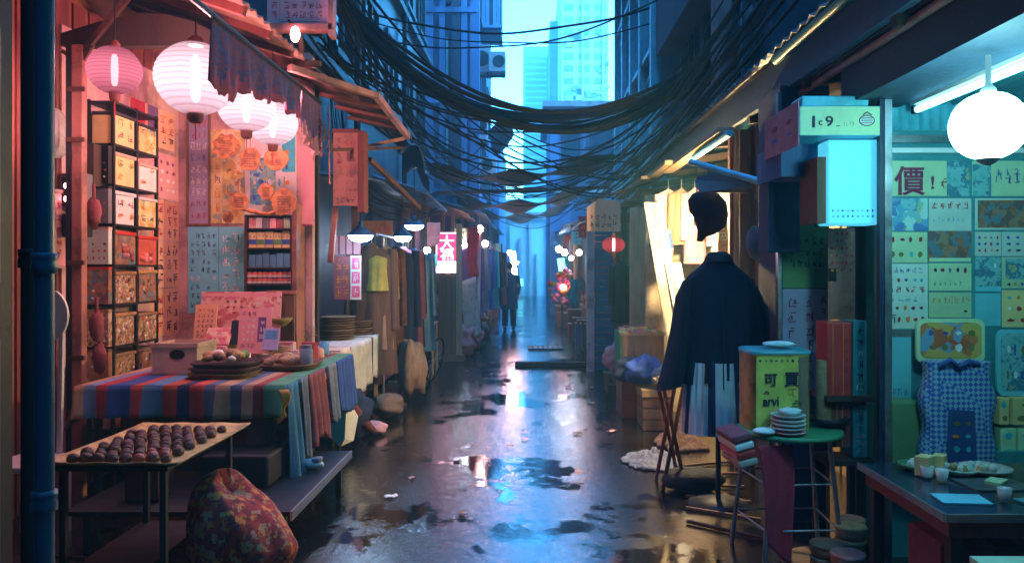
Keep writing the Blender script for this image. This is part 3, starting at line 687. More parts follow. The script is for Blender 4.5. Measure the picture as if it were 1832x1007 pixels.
# ------------------------------------------------------------------ black rack of packs
y0, y1, rx = 5.84, 6.54, -3.06
rack = thing("display_rack", "black iron rack of wrapped snacks against the pink stall wall", "rack", ((-3.16), (y0+y1)/2, 0))
rows = [.42, .74, 1.03, 1.34, 1.63, 1.93, 2.22, 2.52]
for yy in (y0, (y0+y1)/2-.012, y1-.024):
    for xx in (-3.26, rx-.022): MB().box(xx, xx+.022, yy, yy+.024, 0, 2.84, "black_iron").obj("upright", rack)
for z in rows+[2.83]: MB().box(-3.262, rx+.004, y0+.001, y1-.001, z-.018, z-.002, "black_iron").obj("shelf", rack)
words_row = ["lowest shelf", "next to lowest shelf", "knee high shelf", "waist high shelf", "middle shelf", "chest high shelf", "eye level shelf", "topmost shelf"]
cellnames = ["front bay", "far bay"]
face = [["terracotta", "print_snack"], ["print_snack", "print_brown"], ["print_snack", "print_snack"], ["print_snack", "print_brown"], ["print_brown", "fruit_red"], ["paper_white", "print_yellow"], ["paper_yellow", "paper_white"], ["paper_yellow", "print_yellow"]]
topm = ["plastic_grey", "wicker", "food_tan", "food_tan", "plastic_red", "plastic_white", "plastic_cream", "dark_metal"]
rg = random.Random(11)
for i, z in enumerate(rows):
    hgt = (rows+[2.83])[i+1]-z-.03
    for j in range(2):
        a = y0+.03+j*(y1-y0)/2; w = (y1-y0)/2-.045
        lab = ["maroon tin", "wrapped snack pack", "clear snack pack", "jar of dried snacks", "pack of red sweets", "pale printed packet", "cream lettered carton", "yellow lettered carton"][i]
        t = thing("snack_pack", f"{lab}, {cellnames[j]} of the {words_row[i]} of black rack", "snack pack", (-3.16, a+w/2, z), "snack packs on the black rack")
        b = MB(); k = rg.uniform(.72, .97); qx = rg.uniform(0, .03); b.box(-3.235, rx-.005-qx*0, a+qx*.5, a+w-rg.uniform(0, .03), z, z+hgt*k*.88, face[i][j])
        if i >= 5: b.writing((rx-.003, a, z+.02), YU, ZU, w, hgt*.7, 2, 2, ["ink_olive", "ink_maroon", "ink_orange"], rg, .6, .3)
        elif i == 4:
            for q in range(9): b.ball((rx-.01, a+rg.uniform(.03, w-.03), z+rg.uniform(.03, hgt*.5)), .028, "fruit_red" if rg.random() < .7 else "fabric_pink", 6, 4)
        else:
            for q in range(12): b.ball((rx-.012, a+rg.uniform(.02, w-.02), z+rg.uniform(.02, hgt*.7)), rg.uniform(.012, .022), rg.choice(["food_tan", "cake_brown", "fruit_red", "paper_white"]), 5, 3)
        b.obj("body", t)
        l = MB(); l.box(-3.24, rx+.002, a-.004, a+w+.004, z+hgt*k*.88+.001, z+hgt*k, topm[i]); l.obj("lid", t, bevel=.006)
# narrow bay on the camera side of the rack
for i in range(6):
    z = [.74, 1.03, 1.34, 1.63, 1.93, 2.22][i]; hgt = .25
    lab = ["tan", "brown", "reddish", "pale green", "charcoal", "black"][i]
    t = thing("side_pack", f"{lab} packet hung on the end of the black rack facing the viewer", "snack pack", (-3.16, y0-.03, z), "packets on the rack end")
    b = MB(); b.box(-3.25, -3.07, y0-.055, y0-.004, z, z+hgt, ["food_tan", "print_snack", "print_brown", "paper_pale", "plastic_grey", "black_iron"][i])
    b.blobs((-3.245, y0-.0565, z+.02), XU, ZU, .17, hgt*.6, 4, 3, ["food_tan", "fruit_red", "paper_white", "cake_brown"], rg); b.obj("body", t)
    MB().box(-3.252, -3.068, y0-.057, y0-.003, z+hgt+.001, z+hgt+.02, ["wicker", "food_tan", "plastic_red", "plastic_cream", "dark_metal", "dark_metal"][i]).obj("lid", t)
# sign box above the rack + meter boxes
m = MB(); m.box(-3.26, -3.12, 5.94, 6.1, 2.52, 2.82, "dark_wood"); m.obj("wood_box", None, "dark wooden box on the top corner of the black rack", "box", loc=(-3.19, 6.0, 2.86))
bpy.data.objects["wood_box"].location = (-3.19, 5.74, 2.53)
for lab, z0, z1, mt, nm in (("grey metal meter box on the red wall with two small glowing dials", 2.0, 2.26, "plastic_grey", 1), ("dark switch box under the meter box on the red wall", 1.82, 1.98, "black_iron", 0)):
    t = thing("meter_box", lab, "meter box", (-3.2, 5.6, z0)); m = MB(); m.box(-3.27, -3.09, 5.52, 5.62, z0, z1, mt); m.obj("body", t, bevel=.008)
    m = MB(); m.box(-3.25, -3.17, 5.513, 5.519, z0+.03, z1-.03, "black_iron"); m.obj("door", t)
    if nm:
        for q in range(2):
            m = MB(); m.ball((-3.21, 5.511, z0+.08+q*.09), .022, "core_red", 8, 5); m.obj("dial", t)
# red strings of pouches along the post
for k, (zz, yy, xx) in enumerate(((1.98, 5.5, -3.02), (1.2, 5.5, -3.0), (.98, 5.5, -2.98))):
    m = MB(); m.ball((xx, yy, zz), .05, "fabric_maroon", 12, 10, (1, .8, 2.0), .2, rg); m.tube([(xx, yy, zz+.08), (xx, yy, zz+.2)], .012, "fabric_maroon", 5)
    m.obj("red_pouch", None, ["dull red cloth pouch beside the meter box", "dull red cloth pouch low on the red post", "lowest dull red cloth pouch near the counter"][k], "pouch", "red pouches by the post")
# ------------------------------------------------------------------ back wall
d = 7.39
fposter("price_poster", "tall grey lilac poster of small red and blue characters on the back wall", "poster", 338, 205, 373, 400, d, ("paper_lilac",), [('w', .06, .03, .94, .97, 3, 9, ["ink_maroon", "ink_blue", "ink_white", "ink_red"], .75)], frame="mid_wood")
fposter("price_poster", "yellow poster with a printed column of characters beside the lilac poster", "poster", 377, 232, 437, 400, d, ("print_yellow",), [('pic', .05, .1, .35, .7, "paper_yellow"), ('w', .08, .1, .32, .7, 1, 4, ["ink_orange", "ink_dark"]), ('w', .45, .05, .9, .6, 2, 5, ["ink_orange", "ink_red"], .7, .3)])
fposter("picture_poster", "pale blue white cloud picture behind the brown leaf ornaments", "poster", 438, 215, 530, 384, d, ("paper_white",), [('pic', .1, .1, .6, .6, "print_blue"), ('b', .1, .1, .9, .9, 5, 5, ["paper_cyan", "ink_blue", "paper_white", "ink_orange"]), ('pic', .72, .45, .98, .85, "ink_cyan")])
fposter("turquoise_sheet", "large turquoise price sheet of pale characters at the back of the stall", "poster", 336, 406, 436, 560, d, ("paper_cyan",), [('w', .04, .05, .52, .95, 5, 9, ["ink_blue", "ink_white", "ink_pink", "ink_dark"], .7, .15), ('w', .6, .1, .95, .95, 2, 6, ["ink_white"], .8), ('pic', .55, .0, .556, 1, "ink_blue")])
# leaf ornaments hanging on strings
for k, (x, y, r, dd, sxx) in enumerate(((404, 262, 22, 7.0, 1.1), (447, 285, 22, 6.95, .9), (494, 284, 20, 6.9, 1.1), (428, 360, 17, 6.8, .95), (508, 362, 24, 6.8, .95), (408, 389, 11, 6.9, .9), (476, 342, 14, 7.0, 1.0))):
    c = P(x, y, dd); rr = r/F*dd; n = 16; rg = random.Random(k+20); m = MB()
    poly = [c+V((cos(2*pi*i/n)*rr*sxx*rg.uniform(.85, 1.08), 0, sin(2*pi*i/n)*rr*rg.uniform(.85, 1.15))) for i in range(n)]
    m.prism(poly, (0, .018, 0), "print_leaf")
    for q in range(6): m.box(c.x-rr*.5, c.x+rr*.5, dd-.004, dd-.001, c.z+rr*(q-3)*.2, c.z+rr*(q-3)*.2+rr*.05, "cake_brown")
    m.tube([c+V((0, .009, rr*.9)), c+V((0, .009, rr*.9+.12))], .004, "salmon_metal", 4)
    m.obj("leaf_ornament", None, ["broad brown leaf ornament under the largest lantern", "drooping brown leaf ornament below the middle lantern", "brown woven hexagon ornament below the smallest lantern", "brown gourd shaped ornament above the turquoise sheet", "large round brown ornament above the cubby shelf", "small round brown charm on a long string", "small orange charm hung before the cloud picture"][k], "ornament", "brown ornaments hung in the stall")
c = P(430, 372, 6.82); m = MB(); m.tube([c, P(450, 378, 6.82), P(480, 384, 6.82), P(500, 375, 6.82)], .02, "print_leaf", 6); m.obj("ornament_garland", None, "orange cord garland linking the gourd ornament and round ornament", "garland")
# cubby shelf
cb = thing("cubby_shelf", "dark wooden cubby shelf of boxes and cakes at the back of the stall", "shelf", (X(480, 7.2), 7.25, 0))
a, c = X(437, 7.15), X(524, 7.15); zs = [Z(v, 7.15) for v in (545, 508, 478, 443, 408, 384)]
MB().box(a, a+.02, 7.15, 7.38, 0, zs[-1], "dark_wood").obj("side_panel", cb); MB().box(c-.02, c, 7.15, 7.38, 0, zs[-1], "dark_wood").obj("side_panel", cb)
for z in zs: MB().box(a+.021, c-.021, 7.152, 7.378, z-.012, z, "dark_wood").obj("shelf", cb)
MB().box(a+.021, c-.021, 7.372, 7.383, .4, zs[-1], "fabric_royal").obj("back_panel", cb)
MB().box(c+.003, c+.04, 7.12, 7.38, 0, zs[-1]+.1, "salmon_metal").obj("side_post", cb)
rg = random.Random(6)
for r_, (z, kinds) in enumerate(((zs[4], ["print_pinkcard", "paper_white", "fabric_grey", "paper_pink", "fabric_maroon", "paper_lime"]), (zs[3], ["paper_yellow"]*5), (zs[2], ["fabric_skyblue"]*6))):
    n = len(kinds); w = (c-a-.06)/n
    for q, kmat in enumerate(kinds):
        hh = [.1, .15, .13][r_]*rg.uniform(.85, 1); m = MB(); m.box(a+.03+q*w, a+.03+q*w+w*.9, 7.18, 7.3, z+.001, z+hh, kmat)
        if r_ == 1: m.box(a+.03+q*w, a+.03+q*w+w*.9, 7.177, 7.1795, z+.03, z+.075, "ink_green" if q % 2 else "ink_blue"); m.writing((a+.03+q*w, 7.1785, z+.08), XU, ZU, w*.9, .05, 2, 1, ["ink_dark"], rg)
        lab = [["pinkish spined booklet", "white booklet", "grey booklet", "rose booklet", "maroon booklet", "lime green booklet"][q]+" on the top of the cubby shelf", "yellow carton with a coloured band on the upper cubby shelf", "blue wrapped pack on the middle cubby shelf"][r_]
        m.obj(["booklet", "carton", "wrapped_pack"][r_], None, lab, ["booklet", "carton", "pack"][r_], ["booklets on the cubby shelf", "yellow cartons on the cubby shelf", "blue packs on the cubby shelf"][r_])
b0 = None
for q in range(9):
    for s_ in range(2):
        x = a+.035+q*(c-a-.07)/8; y = 7.19+.0*s_; z = zs[1]+.005+s_*.055
        if b0 is None:
            m = MB(); m.ball((x, y, z+.026), .03, "fruit_red", 8, 5, (1, 1, .85)); m.lathe((x, y, z), [(.026, 0), (.03, .012), (.028, .02)], "ceramic", 10); b0 = m.obj("red_cake", None, "small red and white round cake in the double row on the cubby shelf", "cake", "red cakes on the cubby shelf", loc=(x, y, z))
        else: copy_tree(b0, (x, y, z))
# =================================================================== LEFT: tables, cart, bundle
def drape(mb, x0, x1, y, z, drop, mat_, n=40, amp=.012, seed=0, corner=0):
    rg = random.Random(seed); ph = rg.uniform(0, 6)
    mb.grid(lambda u, v: (x0+(x1-x0)*u, y-.006-amp*(1+sin(u*38+ph)+.6*sin(u*17+ph*2))*v, z-drop*v*(1+.03*sin(u*9+ph))), n, 6, mat_); return mb
TZ = .85; tx0, tx1, ty0, ty1 = -2.86, -1.63, 5.1, 7.02
T1 = thing("stall_table", "long wooden trestle table under the striped cloth", "table", ((tx0+tx1)/2, (ty0+ty1)/2, 0), "stall tables in the pink stall")
MB().box(tx0, tx1, ty0, ty1, TZ-.05, TZ-.006, "mid_wood").obj("tabletop", T1)
for (lx, ly) in ((tx0+.05, ty0+.07), (tx1-.05, ty0+.05), (tx0+.05, ty1-.08), (tx1-.05, ty1-.08), (tx1-.05, 6.05)):
    MB().box(lx-.02, lx+.02, ly-.02, ly+.02, 0, TZ-.053, "dark_metal").obj("leg", T1)
sh = thing("low_shelf", "low dark metal shelf board under the striped table at the alley edge", "shelf", (-1.7, 4.95, 0))
MB().box(-2.6, -1.34, 4.42, 5.9, .225, .25, "black_iron").obj("board", sh)
MB().box(-1.338, -1.325, 4.42, 5.9, .2, .252, "steel").obj("edge_strip", sh)
for (lx, ly) in ((-1.4, 4.5), (-2.5, 4.5), (-1.4, 5.8), (-2.5, 5.8)): MB().box(lx-.02, lx+.02, ly-.02, ly+.02, 0, .223, "dark_metal").obj("leg", sh)
m = MB(); m.grid(lambda u, v: (tx0-.05+(tx1-tx0+.1)*u, ty0-.02+(ty1-ty0)*v, TZ+.004*sin(u*23)*sin(v*11)), 40, 20, "cloth_stripes"); drape(m, tx0-.05, tx1+.05, ty0-.02, TZ, .2, "cloth_stripes", 90, .02, 3)
m.grid(lambda u, v: (tx1+.05+.012*(1+sin(u*40))*v, ty0-.02+(ty1-ty0)*u, TZ-.1*v-.03*v*sin(u*7)), 50, 4, "cloth_stripes")
m.grid(lambda u, v: (tx0-.05-.09*v*v, ty0-.02+.5*u, TZ-.3*v+.1*u*v), 10, 5, "fabric_pink")
m.obj("striped_tablecloth", None, "multicoloured striped cloth spread over the long table in the pink stall", "tablecloth", loc=(-2.25, 5.1, TZ), solid=.004)
# cloths hung down the table's alley side
for k, (yy, w, mt, dr, lab) in enumerate(((5.12, .2, "fabric_skyblue", .66, "long sky blue cloth hung from the near corner of the striped table"), (5.34, .2, "fabric_grey", .55, "grey cloth hung between the blue and maroon cloths"), (5.58, .42, "fabric_maroon", .5, "maroon cloth hung along the side of the striped table"), (6.05, .24, "fabric_grey", .42, "short grey cloth hung beside the dark blue cloth"), (6.32, .62, "fabric_royal", .42, "royal blue cloth hung at the far end of the striped table"))):
    rg = random.Random(k); a = rg.uniform(0, 6); m = MB()
    m.grid(lambda u, v: (tx1+.075+.022*sin(u*14*w/.25+a)*(.4+v)+.03*v, yy+w*u+.02*sin(v*3+a), TZ+.005-dr*v*(1-.08*sin(u*5+a))), 24, 14, mt)
    m.obj("hanging_cloth", None, lab, "cloth", "cloths hung on the striped table", solid=.006)
m = MB(); m.grid(lambda u, v: (tx1+.03+.05*u+.02*sin(v*6), ty0-.05+.03*u, TZ-.02-.22*v+.05*u*v), 6, 8, "ink_orange"); m.obj("orange_rag", None, "small orange rag hanging off the front corner of the striped table", "rag", solid=.005)
m = MB(); m.grid(lambda u, v: (tx0+.2+.95*u, ty0+.06+.03*sin(u*20), TZ-.06-.5*v), 40, 3, "red_wood"); m.obj("under_curtain", None, "dark red curtain hiding the space under the striped table", "curtain", solid=.004)
# goods on the striped table ------------------------------------------------
t = thing("plastic_crate", "cream plastic crate with a dark hand hole on the striped cloth", "crate", (X(312, 5.75), 5.75, TZ))
a, c = X(272, 5.6), X(352, 5.6); zt = TZ+.22
m = MB(); w = .012
for (x0, x1, y0, y1) in ((a, c, 5.6, 5.6+w), (a, c, 5.95-w, 5.95), (a, a+w, 5.6+w, 5.95-w), (c-w, c, 5.6+w, 5.95-w)): m.box(x0, x1, y0, y1, TZ+.006, zt, "plastic_cream")
m.box(a+w, c-w, 5.6+w, 5.95-w, TZ+.006, TZ+.02, "plastic_cream"); m.obj("body", t)
m = MB(); m.box(a-.012, c+.012, 5.588, 5.6-.001, zt-.03, zt+.005, "plastic_cream"); m.box(c+.001, c+.012, 5.6, 5.95, zt-.03, zt+.005, "plastic_cream"); m.obj("rim", t, bevel=.004)
m = MB(); m.lathe((0, 0, 0), [(.045, 0), (.045, .003)], "fabric_black", 14, sx=1.2, sy=.75); m.v = [V(((a+c)/2+.02+v.x, 5.5985-v.z, zt-.075+v.y)) for v in m.v]; m.obj("hand_hole", t)
def tray(label, cx, cy, w, l, z, mt, hgt=.03, grp=None, rot=0):
    t = thing("serving_tray", label, "tray", (cx, cy, z), grp); m = MB(); n = 24
    def el(s, zz): return [V((cx+w/2*s*math.copysign(abs(cos(q))**.5, cos(q)), cy+l/2*s*math.copysign(abs(sin(q))**.5, sin(q)), zz)) for q in [2*pi*i/n for i in range(n)]]
    m.rings([el(.9, z+.001), el(1, z+hgt), el(1.03, z+hgt), el(1.02, z+hgt-.006), el(.88, z+.008)], mt); m.obj("dish", t); return t
def heap(parent, cx, cy, w, l, z, n, mats, rg, r=(.025, .045), name="food"):
    for k in range(n):
        q = rg.uniform(0, 2*pi); rr = math.sqrt(rg.random())*.8; m = MB()
        s_ = rg.uniform(*r); m.ball((cx+cos(q)*rr*w/2, cy+sin(q)*rr*l/2, z+s_*.6+(1-rr)*.035), s_, rg.choice(mats), 7, 5, (1.2, 1, .8), .15, rg); m.obj(name, parent)
rg = random.Random(31)
x_, y_ = X(402, 5.55), 5.55
for k in range(3): tray(["bottom tray in the stack of brown trays by the crate", "middle tray in the stack of brown trays by the crate", "top tray of the brown stack, heaped with wrapped greens"][k], x_+.01*k, y_, .44-.01*k, .42, TZ+.006+k*.034, ["wicker", "mid_wood", "dark_wood"][k], .032, "brown trays by the crate")
t = bpy.data.objects["serving_tray.002"]; heap(t, x_, y_, .38, .36, TZ+.11, 34, ["food_green", "food_tan", "food_tan", "paper_white", "cake_brown"], rg, (.022, .04))
x_, y_ = X(518, 6.0), 6.0
t = tray("wooden tray of tan buns and olive jars at the table edge", x_, y_, .44, .5, TZ+.006, "mid_wood", .04); heap(t, x_-.03, y_, .36, .42, TZ+.03, 22, ["food_tan", "food_olive", "cake_brown", "food_tan"], rg, (.03, .05))
m = MB(); m.lathe((x_+.15, y_-.08, TZ+.04), [(.045, 0), (.05, .02), (.05, .1), (.04, .12)], "fabric_grey", 12); m.obj("jar", t)
m = MB(); m.lathe((x_+.15, y_-.08, TZ+.161), [(.042, 0), (.042, .02)], "steel", 12); m.obj("lid", bpy.data.objects["jar"])
# pink boards and cards standing at the back of the table
def board(label, px0, py0, px1, py1, d, mt, spec=(), lean=.06, th=.012, name="display_card", cat="card"):
    a = P(px0, py1, d); c = P(px1, py0, d); vv = V((0, lean, c.z-a.z))
    return poster(name, label, cat, a, XU, vv, c.x-a.x, vv.length, (mt,), spec, th=th, group=None)
board("wide pink display board standing at the back of the striped table", 356, 522, 500, 608, 6.75, "print_pinkcard", [('pic', .02, .9, .98, .97, "paper_pink"), ('b', .3, .5, .7, .85, 5, 3, ["fabric_maroon", "ink_red", "paper_peach"])])
board("peach leaning card covered in small print, front of the pink board", 345, 545, 384, 612, 6.55, "paper_peach", [('w', .1, .1, .9, .9, 4, 6, ["ink_red", "ink_maroon"])])
board("hot pink card of white and red lettering before the pink board", 424, 552, 482, 632, 6.4, "paper_pink", [('w', .08, .1, .55, .95, 3, 6, ["ink_white", "ink_maroon"]), ('pic', .6, .25, .85, .8, "fabric_purple"), ('w', .62, .3, .84, .75, 1, 3, ["ink_white"])])
board("slim dark blue booklet standing before the pink board", 410, 574, 424, 616, 6.5, "fabric_navy")
board("blue and white booklet leaning beside the hot pink card", 468, 588, 496, 626, 6.3, "paper_lilac", [('pic', .1, .5, .9, .9, "fabric_skyblue")])
board("low rose card lying before the peach card", 362, 588, 408, 616, 6.45, "print_pinkcard", [('w', .1, .2, .9, .8, 4, 2, ["ink_white", "ink_red"])], .12)
t = thing("wood_easel", "dark brown carved board with an olive bowl beside the pink board", "board", P(502, 600, 6.9)); a, c = P(480, 600, 6.9), P(526, 526, 6.9)
MB().box(a.x, c.x, 6.9, 6.93, TZ+.006, c.z, "mid_wood").obj("board", t); MB().box(a.x-.01, c.x+.02, 6.885, 6.945, c.z+.001, c.z+.03, "salmon_metal").obj("top_rail", t)
m = MB(); m.lathe(P(502, 578, 6.82), [(.03, -.03), (.09, .02), (.1, .045), (.085, .045), (.02, -.015)], "food_olive", 16); m.obj("bowl", t)
# stacks of woven plates on the cream table --------------------------------
T2 = thing("stall_table", "plain dark table under the cream cloths, next along the alley", "table", (-2.1, 8.2, 0), "stall tables in the pink stall")
sx0, sx1, sy0, sy1, SZ = -2.55, -1.72, 7.14, 9.2, .86
MB().box(sx0, sx1, sy0, sy1, SZ-.05, SZ-.006, "mid_wood").obj("tabletop", T2)
for (lx, ly) in ((sx0+.05, sy0+.06), (sx1-.05, sy0+.06), (sx0+.05, sy1-.06), (sx1-.06, sy1-.06)): MB().box(lx-.02, lx+.02, ly-.02, ly+.02, 0, SZ-.053, "pale_wood").obj("leg", T2)
def overcloth(label, y0, y1, mt, dr, seed, drf=0):
    rg = random.Random(seed); a = rg.uniform(0, 6); w = (sx1-sx0)+.02
    def fn(u, v):
        L = u*(w+dr)
        if L < w: return (sx0+L, y0+(y1-y0)*v, SZ+.003+.004*sin(v*30+a)*u)
        q = L-w; return (sx1+.025+.018*sin(v*16+a)*q/dr+.01*sin(v*37), y0+(y1-y0)*v+.03*sin(v*5+a)*q, SZ+.001-q*(1+.08*sin(v*4+a)))
    m = MB(); m.grid(fn, 34, 26, mt)
    if drf: m.grid(lambda u, v: (sx0+(sx1-sx0+.03)*u, y0-.01-.012*sin(u*21+a)*v, SZ-drf*v), 22, 6, mt)
    m.obj("table_cloth", None, label, "tablecloth", "cloths on the far table", solid=.005)
overcloth("salmon cloth draped over the near end of the far table", 7.1, 7.5, "fabric_cream", .46, 1, .3); overcloth("creased white cloth draped in the middle of the far table", 7.52, 8.5, "fabric_white", .46, 2)
m = MB(); m.grid(lambda u, v: (sx1-.3+.33*min(1, u*2)+.02*sin(v*9)*u, 8.52+.75*v, SZ+.008-max(0, u-.5)*2*.42*(1+.1*sin(v*7))), 20, 20, "fabric_teal", matf=lambda i, j: ["fabric_white", "fabric_skyblue", "fabric_teal", "paper_lime"][min(3, (j+i//6)//6)]); m.obj("table_cloth", None, "pale green and blue cloth hanging from the far end of the far table", "tablecloth", "cloths on the far table", solid=.005)
base = None; rg = random.Random(8); cnt = 0
for (cx, cy, n, r, nm) in ((-2.2, 7.5, 7, .17, "wide stack beside the jars"), (-2.0, 8.25, 9, .19, "tall middle stack"), (-1.92, 8.8, 6, .16, "stack nearest the clothes rack")):
    for k in range(n):
        lab = f"flat woven basket plate, {['bottom', 'second lowest', 'third lowest', 'fourth lowest', 'fifth lowest', 'sixth lowest', 'seventh lowest', 'eighth lowest', 'topmost'][k if k < n-1 else 8]} of the {nm}"
        p = (cx+rg.uniform(-.02, .02), cy+rg.uniform(-.02, .02), SZ+.012+k*.026)
        if base is None:
            m = MB(); m.lathe(p, [(.1, 0), (.16, .012), (.175, .022), (.165, .024), (.1, .008)], "wicker", 18); base = m.obj("basket_plate", None, lab, "basket", "woven plates on the far table", loc=p)
        else: copy_tree(base, p, label=lab, scale=(r/.175, r/.175, 1))
rg = random.Random(44); cols_ = ["paper_pink", "paper_yellow", "fabric_red", "paper_white", "fabric_skyblue", "print_orange", "print_pinkcard", "food_olive", "paper_peach", "print_yellow"]
for k in range(34):
    x, y = rg.uniform(-2.75, -1.75), rg.uniform(6.25, 6.95)
    if abs(x-X(518, 6.0)) < .3 and y < 6.3: continue
    z = TZ+.006; kk = rg.random(); m = MB()
    if kk < .4: w = rg.uniform(.04, .08); h = rg.uniform(.06, .16); m.box(x-w, x+w, y-.03, y+.03, z, z+h, rg.choice(cols_), rot=(0, 0, rg.uniform(-.4, .4))); nm, ct2, g2, lb = "small_packet", "packet", "packets on the striped table", "small printed packet among the goods at the back of the striped table"
    elif kk < .75: r = rg.uniform(.03, .05); h = rg.uniform(.07, .13); m.lathe((x, y, z), [(r*.9, 0), (r, .01), (r, h*.8), (r*.6, h*.9), (r*.6, h)], rg.choice(cols_), 12); nm, ct2, g2, lb = "small_jar", "jar", "jars on the striped table", "small round jar among the goods at the back of the striped table"
    else: r = rg.uniform(.05, .09); m.lathe((x, y, z), [(r*.5, 0), (r*.95, .02), (r, .04), (r*.9, .04), (r*.4, .012)], "ceramic", 14); m.ball((x, y, z+.035), r*.7, rg.choice(["food_tan", "food_green", "fruit_red"]), 8, 5, (1, 1, .5), .15, rg); nm, ct2, g2, lb = "small_bowl", "bowl", "bowls on the striped table", "small bowl of food among the goods at the back of the striped table"
    m.obj(nm, None, lb, ct2, g2)
# cart with the tray of cakes ------------------------------------------------
ca = P(98, 822, 3.56); cz = ca.z; cx0, cx1, cy0, cy1 = -2.13, -1.62, 3.55, 4.38
ct = thing("cake_cart", "dark iron cart holding the tray of brown cakes", "cart", ((cx0+cx1)/2, (cy0+cy1)/2, 0))
m = MB(); m.box(cx0, cx1, cy0, cy1, cz-.05, cz-.03, "black_iron"); m.obj("tabletop", ct)
for (lx, ly) in ((cx0+.03, cy0+.03), (cx1-.03, cy0+.03), (cx0+.03, cy1-.03), (cx1-.03, cy1-.03)): MB().box(lx-.014, lx+.014, ly-.014, ly+.014, 0, cz-.052, "dark_metal").obj("leg", ct)
MB().box(cx0, cx1-.16, cy0+.1, cy1, .2, .215, "black_iron").obj("lower_shelf", ct)
MB().bar((cx0-.1, cy0+.06, .3), (cx1-.4, cy0+.06, .285), .015, .02, "red_wood").obj("rail", ct)
MB().bar((cx1-.02, cy0+.03, .03), (cx1-.02, cy1-.03, .035), .03, .03, "steel").obj("rail", ct)
def fnt(u, v):
    x = cx0-.03+(cx1-cx0+.09)*u; y = cy0-.03+(cy1-cy0+.08)*v; e = max(abs(u-.5), abs(v-.5))*2
    return (x, y, cz-.028+.022*max(0, (e-.86)/.14)**1.5+.003*sin(u*19+v*7)*max(0, e-.8)*4)
m = MB(); m.grid(fnt, 30, 30, "food_tan"); m.mats[0] = "tray_gold"; m.obj("cake_tray", None, "tan tray with a raised rim full of brown cakes on the iron cart", "tray", solid=.008, loc=((cx0+cx1)/2, (cy0+cy1)/2, cz-.03))
rg = random.Random(5); proto = {}
for i in range(8):
    for j in range(11):
        if i == 0 and j > 8: continue
        red = (i in (4, 5, 6) and j < 3 and rg.random() < .6)
        x, y = cx0+.05+i*.06+(.03 if j % 2 else 0)+rg.uniform(-.006, .006), cy0+.06+j*.066+rg.uniform(-.005, .005); z = cz-.022
        if x > cx1-.02: continue
        key = red
        lab = "reddish round cake in the front rows of the tan tray" if red else "small brown round cake in the rows on the tan tray"
        if key not in proto:
            m = MB(); m.lathe((x, y, z), [(.02, 0), (.027, .006), (.026, .02), (.02, .032), (.008, .038)], "fruit_red" if red else "cake_brown", 10, mod=lambda a, b: 1+.06*(a % 2)); proto[key] = m.obj("small_cake", None, lab, "cake", "red cakes on the tan tray" if red else "brown cakes on the tan tray", loc=(x, y, z))
        else: copy_tree(proto[key], (x, y, z), rz=rg.uniform(0, 6), scale=rg.uniform(.85, 1.1))
m = MB(); m.box(-2.02, -1.6, 4.85, 5.3, .26, .46, "black_iron"); m.obj("storage_box", None, "dull dark plastic box on the low shelf behind the floral bundle", "box", bevel=.02)
m = MB(); m.box(-2.35, -2.15, 4.6, 4.8, .256, .56, "red_wood"); m.obj("red_box", None, "dark red upright box on the low shelf behind the cart", "box", bevel=.01)
# blue folded card hanging by the far table, shoes and bits below
d = 6.6; poly = [P(588, 702, d), P(612, 700, d), P(618, 740, d), P(616, 785, d), P(606, 798, d), P(582, 770, d)]
t = thing("folded_card", "sky blue pointed folded cardboard hanging at the table end", "cardboard", P(606, 798, d))
MB().prism(poly, (0, .02, 0), "paper_cyan").obj("blue_face", t)
MB().prism([P(613, 700, d), P(640, 745, d+.25), P(632, 788, d+.2), P(610, 798, d), P(617, 785, d), P(619, 740, d)], (0, .02, 0), "paper_white").obj("white_face", t)
from mathutils import noise as NZ
def crumple(name, label, cat, c, r, mt, sc_=(1, 1, .5), jit=.2, seed=0, n=26, m_=16):
    """a slumped bundle: a flattened ball pushed in and out by folds"""
    m = MB(); c = V(c); off = V((seed*3.7, seed*1.9, seed*5.3)); rgs = []
    for i in range(m_+1):
        t = pi*(.03+.94*i/m_); rr = sin(t); z = -cos(t); row = []
        for j in range(n):
            q = 2*pi*j/n; d = V((cos(q)*rr, sin(q)*rr, z)); k = 1+jit*1.6*NZ.noise(d*1.6+off)+jit*.9*abs(NZ.noise(V((d.x*4, d.y*4, d.z*1.5))+off))+jit*.25*NZ.noise(d*9+off)
            if z < 0: k *= 1+.12*min(1, -z*2)*(1-(-z))
            p = V((d.x*k*r*sc_[0], d.y*k*r*sc_[1], max(d.z, -.86)*k*r*sc_[2]))
            row.append(p)
        rgs.append(row)
    lo = min(p.z for w in rgs for p in w)
    m.rings([[p+c+V((0, 0, -lo)) for p in w] for w in rgs], mt); return m.obj(name, None, label, cat, loc=c)
fc_ = V((-1.49, 4.12, .004)); m = MB(); rg_ = []
for k in range(19):
    t_ = k/18; z = .56*t_; rr_ = .26*(.78+.22*min(1, t_/.3)) if t_ < .42 else .26*max(.02, 1-((t_-.42)/.58)**2.3)**.6
    rg_.append([fc_+V((rr_*cos(q)*(1+.035*cos(q*6+z*5)+.025*cos(q*11-z*9))-.14*max(0, t_-.3)+.02*sin(z*12+q), rr_*.95*sin(q)*(1+.05*cos(q*7+z*4)), z*(1-.22*max(0, cos(q))*t_))) for q in [2*pi*j/48 for j in range(48)]])
m.rings(rg_, "print_floral"); m.obj("floral_bundle", None, "plump bundle of red and orange floral cloth on the wet floor by the cart", "bundle", loc=fc_)
crumple("cloth_sack", "dark slumped cloth sack under the cream table", "sack", (-1.75, 7.5, .0), .22, "fabric_navy", (1, 1.3, 1.0), .3, 2)
